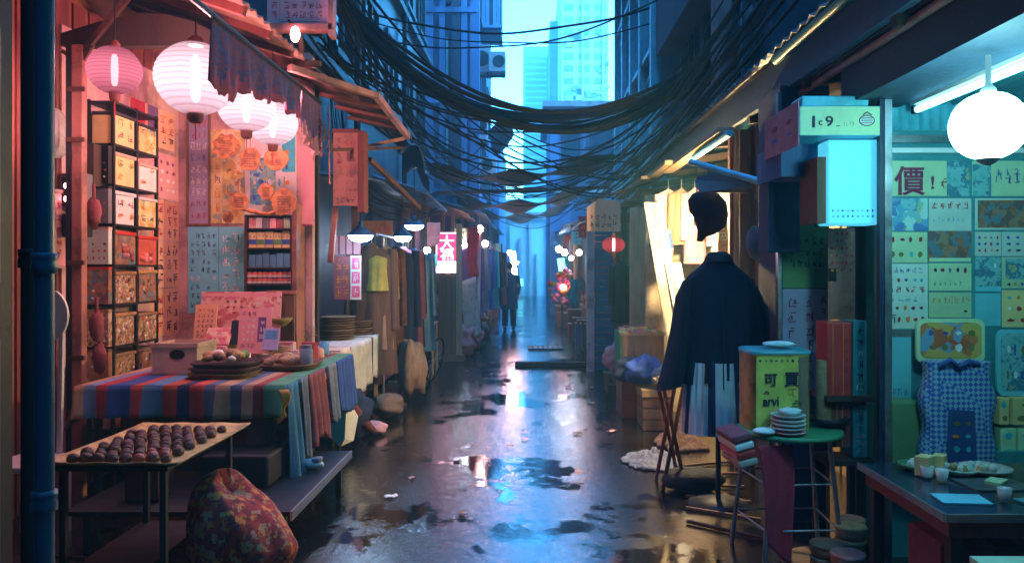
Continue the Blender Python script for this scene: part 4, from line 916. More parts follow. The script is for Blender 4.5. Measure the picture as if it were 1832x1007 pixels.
crumple("basket_bag", "tan straw bag on the ground under the far table", "bag", (-1.55, 8.6, 0), .15, "wicker", (1.1, 1.3, .75), .3, 3)
crumple("paper_bundle", "pale crumpled paper bundle at the alley edge under the cream table", "paper", (-1.52, 7.7, 0), .1, "paper_pink", (1.2, 1, .6), .2, 4)
m = MB(); m.tube([(-1.85, 7.0, .65), (-1.68, 7.2, .42), (-1.58, 7.4, .2), (-1.5, 7.55, .06)], [.05, .06, .055, .04], "fabric_maroon", 8); m.obj("rolled_cloth", None, "maroon rolled cloth leaning down beside the blue cardboard", "cloth roll")
m = MB(); m.ball((0, 0, .035), .05, "plastic_white", 10, 6, (.8, 1.9, .7)); m.lathe((0, -.04, .05), [(.035, 0), (.04, .03), (.03, .03)], "fabric_grey", 10); o = m.obj("shoe", None, "white shoe on the low shelf under the sky blue cloth", "shoe", loc=(0, 0, 0)); o.location = (-1.47, 5.35, .254); o.rotation_euler.z = 1.2
# unseen roof added over the near left side to keep the daylight off
for lab, xa, xb, za, zb in (("unseen dark tin roof added to shade the ground before the lantern stall", -3.74, -1.25, 3.75, 3.25),):
    t = thing("unseen_awning", lab, "awning", ((xa+xb)/2, -1, za)); m = MB(); corr(m, (xa, -8, za), (xa, 3.7, za), (xb, 3.7, zb), (xb, -8, zb), "roof_tin", 60, .015); m.obj("roof_sheet", t, solid=.01)
    for k in range(6): MB().bar((xa, -7.5+k*2.2, za-.05), (xb, -7.5+k*2.2, zb-.05), .06, .07, "dark_wood").obj("rafter", t)
    for yy in (-7.5, -3, 1.2): MB().box(xb-.04, xb+.04, yy, yy+.08, 0, zb-.03, "dark_wood").obj("post", t)
# ------------------------------------------------------------------ near poles and cabinet edge at the very left
for lab, px, d, r, mt in (("blue painted drain pipe with collars, closest to the viewer", 79, 2.0, .0235, "blue_paint"), ("thin black pipe beside the blue painted pipe", 52, 2.15, .02, "black_iron")):
    t = thing("drain_pipe", lab, "pipe", (X(px, d), d, 0)); MB().tube([(X(px, d), d, 0), (X(px, d), d, 3.2)], r, mt, 14).obj("pipe", t)
    for yy in ((468, 892) if px > 60 else (460,)):
        z = Z(yy, d); MB().lathe((X(px, d), d, z), [(r+.001, -.03), (r+.007, -.028), (r+.007, -.008), (r+.004, 0), (r+.007, .008), (r+.007, .02), (r+.001, .022)], mt, 14).obj("collar", t)
t = thing("steel_cabinet", "dark blue panelled cabinet side at the edge of the alley", "cabinet", (-2.1, 2.6, 0))
cxx = X(22, 2.9); MB().box(-2.6, cxx, 2.3, 2.9, 0, 2.9, "black_iron").obj("body", t)
for z0, z1 in ((.2, 1.35), (1.55, 2.45)): 
    m = MB(); m.box(cxx+.003, cxx+.012, 2.38, 2.82, z0, z1, "blue_paint"); m.obj("panel", t, bevel=.004)
m = MB(); m.tube([(X(52, 5.0), 5.0, 2.3), (X(52, 5.0), 5.0, 2.95)], .02, "core_red", 10); m.obj("glow_strip", None, "pink glowing strip standing in for lantern light in the gap beside the black pipe", "light tube")  # glowing tube stands in for lantern light falling on a post
# ------------------------------------------------------------------ signs and awning over the alley
t = thing("hanging_sign", "big pink sign board of red lettering above the awning, cut by the frame top", "sign", P(535, 52, 6.5))
a, c = P(478, 46, 6.5), P(590, -60, 6.5)
o = poster("board", None, None, a, XU, ZU, c.x-a.x, c.z-a.z, ("paper_pink",), [('w', .25, .1, .9, .42, 5, 2, ["ink_red"], .8), ('pic', .2, .06, .205, .9, "ink_red"), ('pic', .2, .055, .95, .065, "ink_red"), ('w', .05, .1, .18, .9, 1, 5, ["ink_red"])], th=.05, parent=t)
MB().box(a.x-.03, c.x+.03, 6.44, 6.56, a.z-.05, a.z-.002, "salmon_metal").obj("bottom_rail", t); MB().box(c.x+.002, c.x+.04, 6.44, 6.56, a.z-.1, c.z, "salmon_metal").obj("side_rail", t)
MB().box(-2.1, -1.75, 6.6, 6.65, a.z-.3, a.z-.26, "rust").bar((-1.9, 6.62, a.z-.26), (-1.9, 6.55, a.z-.03), .03, .03, "rust").obj("bracket", t)
m = MB(); m.ball(P(528, 62, 6.4), .05, "core_red", 8, 6, (.8, .8, 1.3)); m.obj("bulb", t)
d = 7.7; a, c = P(596, 368, d), P(640, 238, d)
t = thing("hanging_sign", "tall salmon sign of faint characters hung between the stalls", "sign", a)
poster("board", None, None, a, XU, ZU, c.x-a.x, c.z-a.z, ("salmon_metal",), [('w', .1, .55, .4, .95, 1, 4, ["ink_maroon"], .7), ('w', .5, .05, .95, .9, 3, 8, ["ink_maroon", "ink_red"], .7, .2), ('w', .05, .02, .95, .12, 4, 1, ["ink_dark"])], th=.03, parent=t)
m = MB(); m.box(c.x+.002, c.x+.06, d-.01, d+.2, a.z-.06, c.z+.02, "red_wood"); m.obj("side_frame", t); MB().box(a.x-.01, c.x, d, d+.05, c.z+.002, c.z+.04, "red_wood").obj("top_frame", t)
m = MB(); m.bar((a.x, d+.1, a.z-.003), (a.x-.05, d+.1, a.z-.55), .05, .05, "salmon_metal"); m.obj("stay", t)
d = 7.3; a, c = P(537, 404, d), P(561, 262, d); fposter("blank_plate", "narrow blank pink plate on the stall's corner post", "sign", 537, 262, 561, 404, 7.3, ("paper_pink",), [('pic', .1, .0, .9, .02, "ink_maroon")], th=.02)
aw = thing("folding_awning", "salmon folding awning with struts above the alley side of the pink stall", "awning", (-1.6, 7.6, 2.9))
m = MB(); corr(m, (-1.88, 6.25, 3.2), (-1.88, 8.7, 3.2), (-1.36, 8.7, 3.06), (-1.36, 7.0, 3.14), "roof_rust", 18, .012); m.obj("sheet", aw, solid=.012)
MB().bar((-1.36, 6.98, 3.12), (-1.35, 8.72, 3.04), .05, .06, "salmon_metal").obj("edge_rail", aw); MB().bar((-1.88, 6.2, 3.16), (-1.36, 6.98, 3.11), .05, .05, "salmon_metal").obj("end_rail", aw)
MB().bar((-1.84, 8.4, 2.86), (-1.37, 8.6, 3.0), .035, .035, "salmon_metal").obj("strut", aw); MB().bar((-1.84, 7.4, 2.7), (-1.4, 8.6, 2.9), .03, .03, "rust").obj("strut", aw)
for k in range(3): MB().bar((-1.86, 7.0+k*.55, 3.13), (-1.37, 7.2+k*.52, 3.05), .035, .03, "red_wood").obj("rafter", aw)
m = MB(); m.bar((-1.66, 8.2, 2.72), (-1.30, 9.3, 2.3), .04, .05, "rust"); m.obj("loose_strut", None, "loose slanting timber strut below the folding awning", "strut")
# =================================================================== RIGHT: blue lamp-lit poster stall
BS = thing("market_stall", "blue lamp lit stall whose wall is covered in pale printed sheets", "market stall", (2.6, 4.0, 0))
WY = 4.42
MB().box(1.93, 3.4, WY, WY+.06, 0, 2.36, "plastic_teal").obj("back_wall", BS)
m = MB(); corr(m, (1.9, WY+.01, 2.363), (3.4, WY+.01, 2.363), (3.4, WY+.01, 2.9), (1.9, WY+.01, 2.9), "cyan_paint", 26, .012); m.obj("corrugated_panel", BS, solid=.006)
m = MB(); m.box(1.9, 3.4, WY-.05, WY-.004, 2.29, 2.33, "steel"); m.obj("top_rail", BS); MB().box(1.9, 3.4, WY-.04, WY-.004, 2.235, 2.262, "plastic_white").obj("lower_rail", BS)
m = MB(); corr(m, (2.04, 1.2, 2.52), (3.45, 1.2, 2.52), (3.45, WY, 2.52), (2.04, WY, 2.52), "plastic_teal", 22, .012); m.obj("ceiling", BS, solid=.01)
MB().box(1.72, 2.035, 1.2, WY-.003, 2.49, 2.76, "ceiling_navy").obj("soffit", BS)
MB().box(3.39, 3.44, 1.2, WY, 0, 2.5, "plastic_teal").obj("side_wall", BS)
MB().box(1.862, 1.90, 4.19, 4.23, 0, 2.488, "steel").obj("corner_post", BS); MB().box(1.84, 1.861, 4.2, 4.24, 0, 2.488, "navy_paint").obj("corner_post", BS)
# tube lamp under the soffit
t = thing("tube_lamp", "long glowing cyan tube lamp under the eave of the blue stall", "lamp", (2.07, 3.6, 2.44))
MB().box(2.045, 2.10, 3.15, 4.3, 2.475, 2.505, "plastic_white").obj("batten", t); MB().tube([(2.07, 3.2, 2.45), (2.07, 4.27, 2.45)], .018, "lamp_tube", 10).obj("tube", t)
for yy in (3.17, 4.28): MB().box(2.05, 2.09, yy-.015, yy+.015, 2.43, 2.474, "dark_metal").obj("end_cap", t)
t = thing("globe_lamp", "white glowing globe lantern hanging before the poster wall", "lantern", P(1768, 290, 3.25))
c = P(1768, 226, 3.25); m = MB(); m.lathe(c, [(cos(a)*.147, sin(a)*.138) for a in [-pi/2+pi*(.06+.88*i/26) for i in range(27)]], "lamp_globe", 26, mod=lambda j, i: 1+.01*cos(j*pi)); m.obj("paper_shade", t)
MB().lathe(c, [(.03, .13), (.03, .15), (.012, .17), (.01, .29)], "plastic_white", 10).obj("cord", t); MB().lathe(c, [(.01, -.16), (.03, -.15), (.05, -.134)], "plastic_white", 10).obj("bottom_cap", t)
# tiled sheets on the wall
PA = ["ink_red", "ink_blue", "ink_dark", "ink_maroon", "ink_orange"]
wy = WY-.004
tiles = [
 ("green header sheet with one big dark red character", 1590, 288, 1734, 351, "paper_lime", [('pic', .72, 0, 1, 1, "print_teal"), ('w', .62, .1, .74, .6, 1, 1, ["ink_maroon"])]),
 ("green header sheet with a faint blue panel behind the globe lamp", 1740, 288, 1850, 351, "paper_lime", [('pic', .0, 0, .3, .9, "print_teal"), ('w', .35, .25, .95, .9, 4, 1, ["ink_cyan", "ink_blue"])]),
 ("blue sheet with ornate white swirls under the green header", 1584, 355, 1660, 413, "print_blue", []),
 ("pale sheet with two lines of blue writing next to the swirl sheet", 1662, 355, 1738, 413, "paper_pale", [('w', .05, .62, .95, .95, 5, 1, ["ink_maroon", "ink_red", "ink_blue"]), ('w', .05, .2, .85, .5, 7, 1, ["ink_cyan", "ink_green"], .6)]),
 ("wide pale sheet framing a mottled brown picture", 1745, 355, 1850, 411, "paper_pale", [('pic', .04, .06, .99, .94, "print_brown")]),
 ("lime sheet with scattered small emblems at the wall's edge", 1584, 415, 1659, 470, "paper_lime", [('b', .05, .55, .95, .95, 4, 1, PA), ('b', .05, .1, .95, .45, 4, 1, ["ink_blue", "ink_cyan", "ink_olive"])]),
 ("dark mottled brown and blue picture in the middle column", 1661, 413, 1738, 468, "print_brown", [('pic', .02, .0, .98, .12, "paper_lime")]),
 ("small pale sheet with red dots beside the brown picture", 1745, 415, 1791, 458, "paper_pale", [('b', .05, .1, .95, .9, 4, 3, ["ink_orange", "ink_red", "ink_blue"])]),
 ("small pale sheet with a column of tiny marks at the frame edge", 1793, 415, 1850, 458, "paper_pale", [('b', .05, .1, .95, .9, 3, 3, ["ink_dark", "ink_blue"])]),
 ("tall pale chart of many coloured character rows", 1583, 472, 1660, 588, "paper_pale", [('w', .04, .84, .9, .97, 6, 1, PA), ('b', .04, .68, .96, .82, 5, 1, ["ink_cyan", "ink_blue", "ink_red"]), ('w', .04, .54, .95, .67, 5, 1, PA), ('w', .1, .4, .8, .5, 4, 1, ["ink_blue", "ink_cyan"]), ('b', .2, .26, .95, .38, 4, 1, PA), ('w', .02, .06, .3, .25, 1, 1, ["ink_dark"]), ('b', .25, .05, .98, .24, 4, 1, ["ink_red", "ink_maroon", "ink_orange"])]),
 ("lime sheet with a row of tiny pictures under the brown picture", 1662, 471, 1738, 520, "paper_lime", [('b', .05, .55, .95, .95, 5, 1, ["ink_maroon", "ink_blue", "ink_dark"]), ('w', .08, .1, .8, .45, 6, 1, ["ink_cyan", "ink_green"], .55)]),
 ("lime sheet reading in red and dark characters above the orange tray", 1662, 523, 1738, 568, "paper_lime", [('w', .05, .52, .98, .9, 7, 1, PA, .8), ('b', .75, .1, .95, .4, 1, 1, ["ink_dark"])]),
 ("small blue photo print with a white moon shape", 1745, 460, 1791, 521, "print_teal", [('pic', .0, .0, 1, .14, "paper_cyan"), ('b', .6, .6, .95, .9, 1, 1, ["ink_white"])]),
 ("small green and blue print beside the moon print", 1793, 460, 1850, 516, "paper_lime", [('pic', .1, .3, .95, .95, "print_teal"), ('b', .1, .02, .95, .25, 4, 1, PA)]),
 ("plain light blue sheet right of the lime sheets", 1745, 525, 1790, 583, "paper_cyan", []),
 ("yellow and orange sheet with red fruit pictures", 1793, 519, 1850, 585, "paper_yellow", [('b', .05, .35, .95, .95, 3, 2, ["ink_orange", "ink_cyan", "ink_white", "ink_red"]), ('b', .05, .05, .95, .32, 2, 1, ["ink_red"])]),
 ("plain light blue narrow sheet low on the wall beside the corner post", 1585, 590, 1630, 716, "paper_cyan", [('pic', 0, .9, 1, 1, "plastic_grey"), ('w', .2, .05, .9, .2, 3, 1, ["ink_blue"])])]
for k, (lab, a0, b0, a1, b1, mt, sp_) in enumerate(tiles):
    o = fposter("wall_sheet", lab, "sheet", a0, b0, a1, b1, wy-.002*(k % 3), (mt,), sp_, group="printed sheets on the blue stall wall", seed=k)
    if k == 0: text("價", P(1600, 344, wy-.008), XU, ZU, .17, "ink_maroon", o); text("!", P(1664, 338, wy-.008), XU, ZU, .1, "ink_maroon", o)
# big patterned things at the foot of the wall
def rounded(m, O, U, Vv, w, h, N, mt, r=.15):
    O, U, Vv = V(O), V(U), V(Vv); pts = []
    for (cx, cy, a0) in ((1-r, 1-r, 0), (r, 1-r, 90), (r, r, 180), (1-r, r, 270)):
        for q in range(5):
            a = radians(a0+q*22.5); pts.append(O+U*(w*(cx+r*cos(a)))+Vv*(h*(cy+r*sin(a))))
    return m.prism(pts, N, mt)
def lean_tray(label, px0, py0, px1, py1, d, rim, inner, seed=0):
    a, c = P(px0, py1, d), P(px1, py0, d); t = thing("plastic_tray", label, "tray", a); w, h = c.x-a.x, c.z-a.z
    m = MB(); rounded(m, a, XU, ZU, w, h, (0, .02, 0), rim); m.obj("rim", t)
    m = MB(); rounded(m, a+V((.02, -.001, .03)), XU, ZU, w-.04, h-.05, (0, -.003, 0), inner)
    m.blobs(a+V((.04, -.0055, .05)), XU, ZU, w-.08, h-.09, 4, 2, ["ink_cyan", "ink_blue", "ink_white", "ink_olive"], random.Random(seed)); m.obj("picture", t)
lean_tray("orange patterned plastic tray standing above the checked bag", 1640, 570, 1762, 650, 4.34, "paper_lime", "print_orange", 2)
lean_tray("turquoise plastic tray with a faint picture leaning by the checked bag", 1784, 590, 1860, 708, 4.36, "paper_cyan", "print_teal", 3)
t = thing("checked_bag", "blue and white checked bag with a dark blue flower panel leaning on the wall", "bag", P(1715, 832, 4.15))
a, c = P(1655, 835, 4.15), P(1785, 648, 4.15); rg = random.Random(3)
def bagr(z, k): 
    w = (c.x-a.x)/2*(1+.06*sin(k*1.1)-.05*(k > 7)); return [V(((a.x+c.x)/2+w*math.copysign(abs(cos(q))**.55, cos(q)), 4.2+.07*math.copysign(abs(sin(q))**.7, sin(q))+.006*sin(q*5+k), z)) for q in [2*pi*i/28 for i in range(28)]]
m = MB(); m.rings([bagr(a.z+(c.z-a.z)*k/11, k) for k in range(12)], "bag_checks"); m.obj("body", t)
px_ = MB(); px_.quad(*[P(x, y, 4.115) for x, y in ((1693, 825), (1748, 825), (1744, 735), (1697, 732))], "fabric_royal"); px_.blobs(P(1700, 815, 4.112), XU, ZU, .13, .2, 2, 3, ["ink_olive", "ink_cyan", "ink_orange", "ink_blue"], random.Random(5)); px_.obj("flower_panel", t)
m = MB(); m.tube([P(1680, 655, 4.13), P(1700, 644, 4.12), P(1716, 656, 4.12), P(1734, 646, 4.12), P(1752, 652, 4.13)], .014, "fabric_royal", 6); m.obj("bow", t)
m = MB(); m.box(X(1586, 4.3), X(1640, 4.3), 4.25, 4.4, .5, Z(716, 4.3), "food_olive"); m.mats[0] = "paper_green"; m.obj("carton", None, "dull olive carton standing behind the glass table by the corner post", "carton", bevel=.01)
for k, (x0, y0, x1, y1, mt, lab) in enumerate(((1788, 712, 1806, 760, "paper_yellow", "yellow card block low at the frame edge"), (1812, 712, 1850, 760, "paper_yellow", "wider yellow card block beside the yellow one"), (1790, 766, 1818, 820, "paper_lime", "lime card block below the yellow block"), (1822, 766, 1850, 820, "paper_lime", "second lime card block touching the frame edge"))):
    a, c = P(x0, y1, 4.3), P(x1, y0, 4.3); m = MB(); m.box(a.x, c.x, 4.3, 4.36, a.z, c.z, mt); m.blobs((a.x, 4.299, a.z), XU, ZU, c.x-a.x, c.z-a.z, 1, 2, ["ink_olive", "ink_cyan"], random.Random(k)); m.obj("card_block", None, lab, "card block", "card blocks low on the blue stall wall", bevel=.004)
MB().box(2.3, 3.3, 4.26, 4.4, .0, .62, "plastic_teal").obj("wall_bench", BS)
# glass topped table
gx0, gx1, gy0, gy1, gz = 1.66, 2.75, 3.18, 4.02, .62
t = thing("glass_table", "low table with a shiny glass top and a dark frame before the poster wall", "table", (2.1, 3.6, 0))
MB().box(gx0, gx1, gy0, gy1, gz-.02, gz, "window_dark").obj("glass_top", t, bevel=.004)
m = MB(); m.box(gx0+.02, gx1-.02, gy0+.02, gy1-.02, gz-.1, gz-.022, "red_wood"); m.obj("apron", t); MB().box(gx0-.01, gx1+.01, gy0-.014, gy0-.002, gz-.03, gz+.002, "steel").obj("edge_strip", t)
MB().box(gx0-.014, gx0-.002, gy0, gy1, gz-.03, gz+.002, "steel").obj("edge_strip", t)
for (lx, ly) in ((gx0+.06, gy0+.06), (gx1-.06, gy0+.06), (gx0+.06, gy1-.06), (gx1-.06, gy1-.06)): MB().box(lx-.025, lx+.025, ly-.025, ly+.025, 0, gz-.102, "dark_wood").obj("leg", t)
for k, (px, py, r, lab) in enumerate(((1716, 848, .085, "shallow dish of pale sweets on the glass table under the checked bag"), (1762, 846, .12, "wide shallow dish heaped with pale sweets beside the smaller dish"), (1640, 840, .09, "greenish shallow dish near the corner post"))):
    dd = (H-gz)*F/(py-CY); c = V((X(px, dd), dd, gz+.001)); t = thing("shallow_dish", lab, "dish", c, "dishes on the glass table")
    m = MB(); m.lathe(c, [(r*.5, 0), (r*.95, .018), (r, .03), (r*.93, .03), (r*.4, .008)], ["paper_pale", "ceramic", "plastic_green"][k], 18); m.obj("bowl", t); rg = random.Random(k)
    for q in range(8): m = MB(); m.ball(c+V((rg.uniform(-.5, .5)*r, rg.uniform(-.5, .5)*r, .03)), .02, rg.choice(["paper_pale", "ceramic", "food_tan"]), 6, 4); m.obj("sweet", t)
for k, (a0, w, mt, lab) in enumerate((((1.72, 3.3), .2, "paper_cyan", "pale flat sheet lying at the front of the glass table"), ((1.95, 3.5), .28, "steel", "grey metal plate lying flat on the glass table"), ((2.05, 3.25), .2, "plastic_teal", "small teal plate lying at the frame edge of the table"))):
    m = MB(); m.box(a0[0], a0[0]+w, a0[1], a0[1]+w*.7, gz+.001, gz+.008, mt, rot=(0, 0, .15*k-.1)); m.obj("flat_plate", None, lab, "plate")
for k, (x0, x1, mt) in enumerate(((1.7, 1.92, "fabric_maroon"), (1.95, 2.08, "dark_wood"), (2.11, 2.2, "red_wood"), (2.23, 2.34, "plastic_red"))):
    m = MB(); m.box(x0, x1, 3.3+.04*k, 3.6, .0, .46-.03*k, mt); m.obj("stored_box", None, ["maroon box under the glass table near the stool", "dark wooden box under the glass table", "dull red box under the middle of the glass table", "bright red box under the glass table by the card stack"][k], "box", "boxes under the glass table", bevel=.012)
rg = random.Random(14)
for k in range(11):
    x, y = rg.uniform(1.78, 2.5), rg.uniform(3.3, 3.95); q = k % 4; m = MB(); nm = ["small_box", "small_cup", "small_packet", "coin_dish"][q]
    if q == 0: w = rg.uniform(.03, .05); m.box(x-w, x+w, y-w*.7, y+w*.7, gz+.009, gz+.05+rg.uniform(0, .05), rg.choice(["paper_pale", "paper_yellow", "plastic_red"]), rot=(0, 0, rg.uniform(0, 1)))
    elif q == 1: m.lathe((x, y, gz+.009), [(.022, 0), (.03, .05), (.026, .05), (.018, .008)], "ceramic", 14)
    elif q == 2: m.box(x-.05, x+.05, y-.035, y+.035, gz+.009, gz+.024, rg.choice(["paper_cyan", "paper_lime", "paper_white"]), rot=(0, 0, rg.uniform(0, 2)))
    else: m.lathe((x, y, gz+.009), [(.03, 0), (.055, .012), (.058, .02), (.05, .02), (.02, .006)], "plastic_white", 16)
    m.obj(nm, None, ["small carton among the dishes on the glass table", "small pale cup on the glass table", "flat printed packet lying on the glass table", "tiny white dish on the glass table"][q], ["box", "cup", "packet", "dish"][q], ["small cartons", "small cups", "flat packets", "tiny dishes"][q]+" on the glass table")
# stack of printed boards at the lower corner
rg = random.Random(2); cx = X(1815, 2.75)
for k in range(7):
    z = .42+.022*k; m = MB(); m.box(cx-.1+rg.uniform(-.006, .006), cx+.4, 2.55+rg.uniform(-.006, .006), 2.85, z, z+.02, "paper_lime" if k == 6 else ["terracotta", "mid_wood", "paper_pink"][k % 3])
    if k == 6: m.blobs((cx-.07, 2.58, z+.0215), XU, YU, .3, .22, 3, 2, ["ink_blue", "ink_cyan"], rg)
    m.obj("printed_board", None, ["bottom", "second", "third", "middle", "fifth", "sixth", "topmost green printed"][k]+" board of the stack beside the glass table", "board", "stack of boards by the glass table")
t = thing("side_stool", "dark low stool carrying the stack of printed boards", "stool", (cx+.15, 2.7, 0)); MB().box(cx-.12, cx+.42, 2.53, 2.87, .38, .418, "dark_wood").obj("seat", t)
for (lx, ly) in ((cx-.09, 2.56), (cx+.38, 2.56), (cx-.09, 2.84), (cx+.38, 2.84)): MB().box(lx-.02, lx+.02, ly-.02, ly+.02, 0, .378, "dark_wood").obj("leg", t)
# =================================================================== pillar with signs between the two stalls
pt = thing("sign_post", "dark blue pillar between the blue stall and the warm stall, hung with signs", "post", (1.72, 5.0, 0))
MB().box(1.57, 1.88, 5.02, 5.5, 0, 2.75, "concrete_dark").obj("shaft", pt)
MB().box(1.545, 1.568, 4.98, 5.03, 0, 2.7, "steel").obj("corner_strip", pt)
for k, xx in enumerate((1.90, 1.97, 2.03)): MB().box(xx, xx+.05, 4.75+.05*k, 4.8+.05*k, 0, 2.4, ["navy_paint", "dark_wood", "shutter_blue"][k]).obj("board", pt)
fposter("pillar_poster", "dark green poster with a large blurred blue character on the pillar", "poster", 1400, 343, 1480, 515, 5.01, ("paper_green",), [('w', .2, .62, .9, .95, 1, 2, ["ink_blue", "fabric_navy"], .95), ('w', .15, .2, .95, .55, 5, 3, ["fabric_navy", "ink_dark"], .75)], th=.008)
fposter("pillar_poster", "lilac poster with columns of maroon characters low on the pillar", "poster", 1400, 517, 1480, 700, 5.01, ("paper_lilac",), [('w', .1, .5, .35, .95, 1, 3, ["ink_maroon", "ink_dark"], .8), ('w', .5, .1, .72, .95, 1, 6, ["ink_maroon"], .85), ('w', .8, .1, .99, .95, 1, 7, ["ink_dark", "ink_maroon"], .8)], th=.008)
# green price sign box
d = 4.2; a, c = P(1430, 243, d), P(1575, 190, d); t = thing("price_sign", "green box sign painted with 1c9 and a small sack over the pillar", "sign", a)
m = MB(); m.box(a.x, c.x, d, d+.3, a.z, c.z, "paper_green"); m.mats[0] = "cyan_paint"; m.obj("box", t, bevel=.004)
poster("face", None, None, a+V((.004, -.002, .004)), XU, ZU, c.x-a.x-.008, c.z-a.z-.008, ("paper_lime",), [('pic', .45, .3, .5, .33, "ink_dark"), ('w', .53, .25, .68, .55, 4, 1, ["ink_olive"], .7)], th=.002, parent=t)
text("1", P(1447, 228, d-.004), XU, ZU, .085, "ink_dark", t, wscale=1.2); text("c", P(1464, 224, d-.004), XU, ZU, .05, "ink_dark", t); text("9", P(1476, 226, d-.004), XU, ZU, .075, "ink_dark", t, wscale=1.2)
m = MB(); cc = P(1551, 216, d-.004); m.add([cc+V((.035*cos(q)*1.15, 0, .024*sin(q))) for q in [2*pi*i/14 for i in range(14)]], [tuple(range(14))], "paper_pale"); m.v[:] = m.v
for q in range(14): 
    a1 = 2*pi*q/14; a2 = 2*pi*(q+1)/14; m.tube([cc+V((.04*cos(a1), -.001, .027*sin(a1))), cc+V((.04*cos(a2), -.001, .027*sin(a2)))], .0025, "ink_maroon", 4)
m.tube([cc+V((-.02, -.001, .03)), cc+V((0, -.001, .045)), cc+V((.025, -.001, .03))], .003, "ink_maroon", 4)
for q in range(3): m.tube([cc+V((-.028, -.001, -.012+.012*q)), cc+V((.028, -.001, -.01+.012*q))], .0018, "ink_maroon", 4)
m.obj("sack_picture", t)
m = MB(); m.box(a.x-.006, a.x-.001, d, d+.6, a.z-.05, c.z+.03, "fabric_pink"); m.blobs((a.x-.0075, d+.5, a.z), -YU, ZU, .45, .13, 2, 2, ["ink_blue", "ink_maroon"], random.Random(1)); m.obj("side_flap", t)
m = MB(); m.box(a.x+.02, c.x-.05, d+.02, d+.2, c.z+.003, c.z+.06, "cyan_paint"); m.obj("top_cap", t, bevel=.01)
MB().box(1.42, 1.9, 4.52, 5.0, 2.12, 2.31, "concrete_blue").obj("bracket_box", pt); MB().box(1.43, 1.62, 4.8, 5.0, 1.7, 2.117, "concrete_dark").obj("panel", pt)
# light box
d = 4.3; a, c = P(1481, 402, d), P(1573, 250, d); t = thing("light_box", "glowing blank cyan light box below the green price sign", "sign", a)
m = MB(); m.box(a.x, c.x, d, d+.16, a.z, c.z, "box_cyan"); m.obj("face", t, bevel=.012)
m = MB(); m.blobs(P(1486, 392, d-.002), XU, ZU, .24, .06, 9, 2, ["ink_blue", "ink_cyan"], random.Random(2)); 
for v in m.v: pass
m.obj("speckled_print", t)
MB().box(a.x-.05, a.x-.002, d+.02, d+.3, a.z+.01, c.z-.09, "mid_wood").obj("wood_side", t); MB().box(a.x-.01, c.x+.01, d-.008, d+.17, c.z+.002, c.z+.02, "shutter_blue").obj("top_trim", t)
MB().box(a.x+.08, c.x-.08, d+.05, d+.1, c.z+.022, Z(243, d)+.0, "dark_metal").obj("hanger", t)
# reddish foil, tall boxes
fposter("foil_sheet", "crinkled reddish foil sheet hung beside the pillar below the light box", "sheet", 1482, 408, 1530, 572, 4.72, ("salmon_metal",), [('b', .05, .5, .95, .98, 5, 6, ["fabric_red", "fabric_pink", "ink_orange"]), ('pic', 0, .42, .3, .56, "black_iron")], th=.01)
for k, (x0, y0, x1, y1, d, mt, lab) in enumerate(((1480, 577, 1524, 708, 4.5, "plastic_red", "upright red box with a ruled front on the pillar ledge"), (1526, 574, 1551, 708, 4.5, "plastic_teal", "narrow teal box with white marks beside the upright red box"), (1487, 718, 1522, 800, 4.52, "red_wood", "dull red box on the stand under the ledge"), (1526, 724, 1552, 818, 4.52, "plastic_teal", "narrow teal box beside the dull red box under the ledge"))):
    a, c = P(x0, y1, d), P(x1, y0, d); t = thing("tall_box", lab, "box", a); m = MB(); m.box(a.x, c.x, d, d+.18, a.z, c.z, mt); m.obj("body", t, bevel=.005)
    m = MB()
    if mt == "plastic_teal": m.writing((a.x+.01, d-.002, a.z+.02), XU, ZU, c.x-a.x-.02, c.z-a.z-.04, 1, 6, ["ink_white", "ink_dark"], random.Random(k))
    else: m.box(a.x+.03, a.x+.034, d-.003, d-.001, a.z+.01, c.z-.01, "ink_orange"); m.box(c.x-.05, c.x-.046, d-.003, d-.001, a.z+.01, c.z-.01, "ink_orange"); m.writing((c.x-.044, d-.002, a.z+.05), XU, ZU, .03, .3, 1, 5, ["ink_maroon"], random.Random(k))
    m.obj("print", t)
a = P(1478, 712, 4.48); t = thing("box_stand", "thin dark stand with two ledges holding the tall boxes", "stand", (a.x+.12, 4.6, 0))
MB().box(a.x, a.x+.28, 4.47, 4.72, a.z-.004-.015, a.z-.004+.015, "dark_wood").obj("ledge", t); zl = Z(822, 4.5); MB().box(a.x, a.x+.28, 4.47, 4.72, zl-.03, zl-.002, "dark_wood").obj("ledge", t)
for lx in (a.x+.004, a.x+.26): 
    for ly in (4.475, 4.7): MB().box(lx, lx+.015, ly, ly+.015, 0, zl-.032, "dark_wood").obj("leg", t)
MB().box(a.x+.262, a.x+.28, 4.695, 4.72, zl, a.z-.02, "dark_wood").obj("leg", t)
bpy.data.objects["box_stand"]["label"] = "thin dark stand with two ledges holding the tall boxes"
# =================================================================== stool with the tin
sz = .71; sc_ = V((1.44, 4.45, 0)); t = thing("round_stool", "round green topped stool on thin metal legs carrying the big tin", "stool", sc_)
m = MB(); m.lathe(sc_+V((0, 0, sz-.03)), [(.27, 0), (.29, .006), (.29, .024), (.28, .03)], "plastic_green", 30); m.obj("seat", t)
for (dx, dy) in ((-.15, -.17), (.17, -.15), (-.2, .15), (.18, .17)): MB().tube([sc_+V((dx, dy, sz-.031)), sc_+V((dx*1.35, dy*1.3, 0))], .0135, "steel", 8).obj("leg", t)
for z in (.2, .44):
    k = 1+.33*(1-z/sz); q = [sc_+V((a*k, b*k, z)) for a, b in ((-.15, -.17), (.17, -.15), (.18, .17), (-.2, .15))]; m = MB()
    for i in range(4): m.tube([q[i], q[(i+1) % 4]], .006, "steel", 6)
    m.obj("stretcher", t)
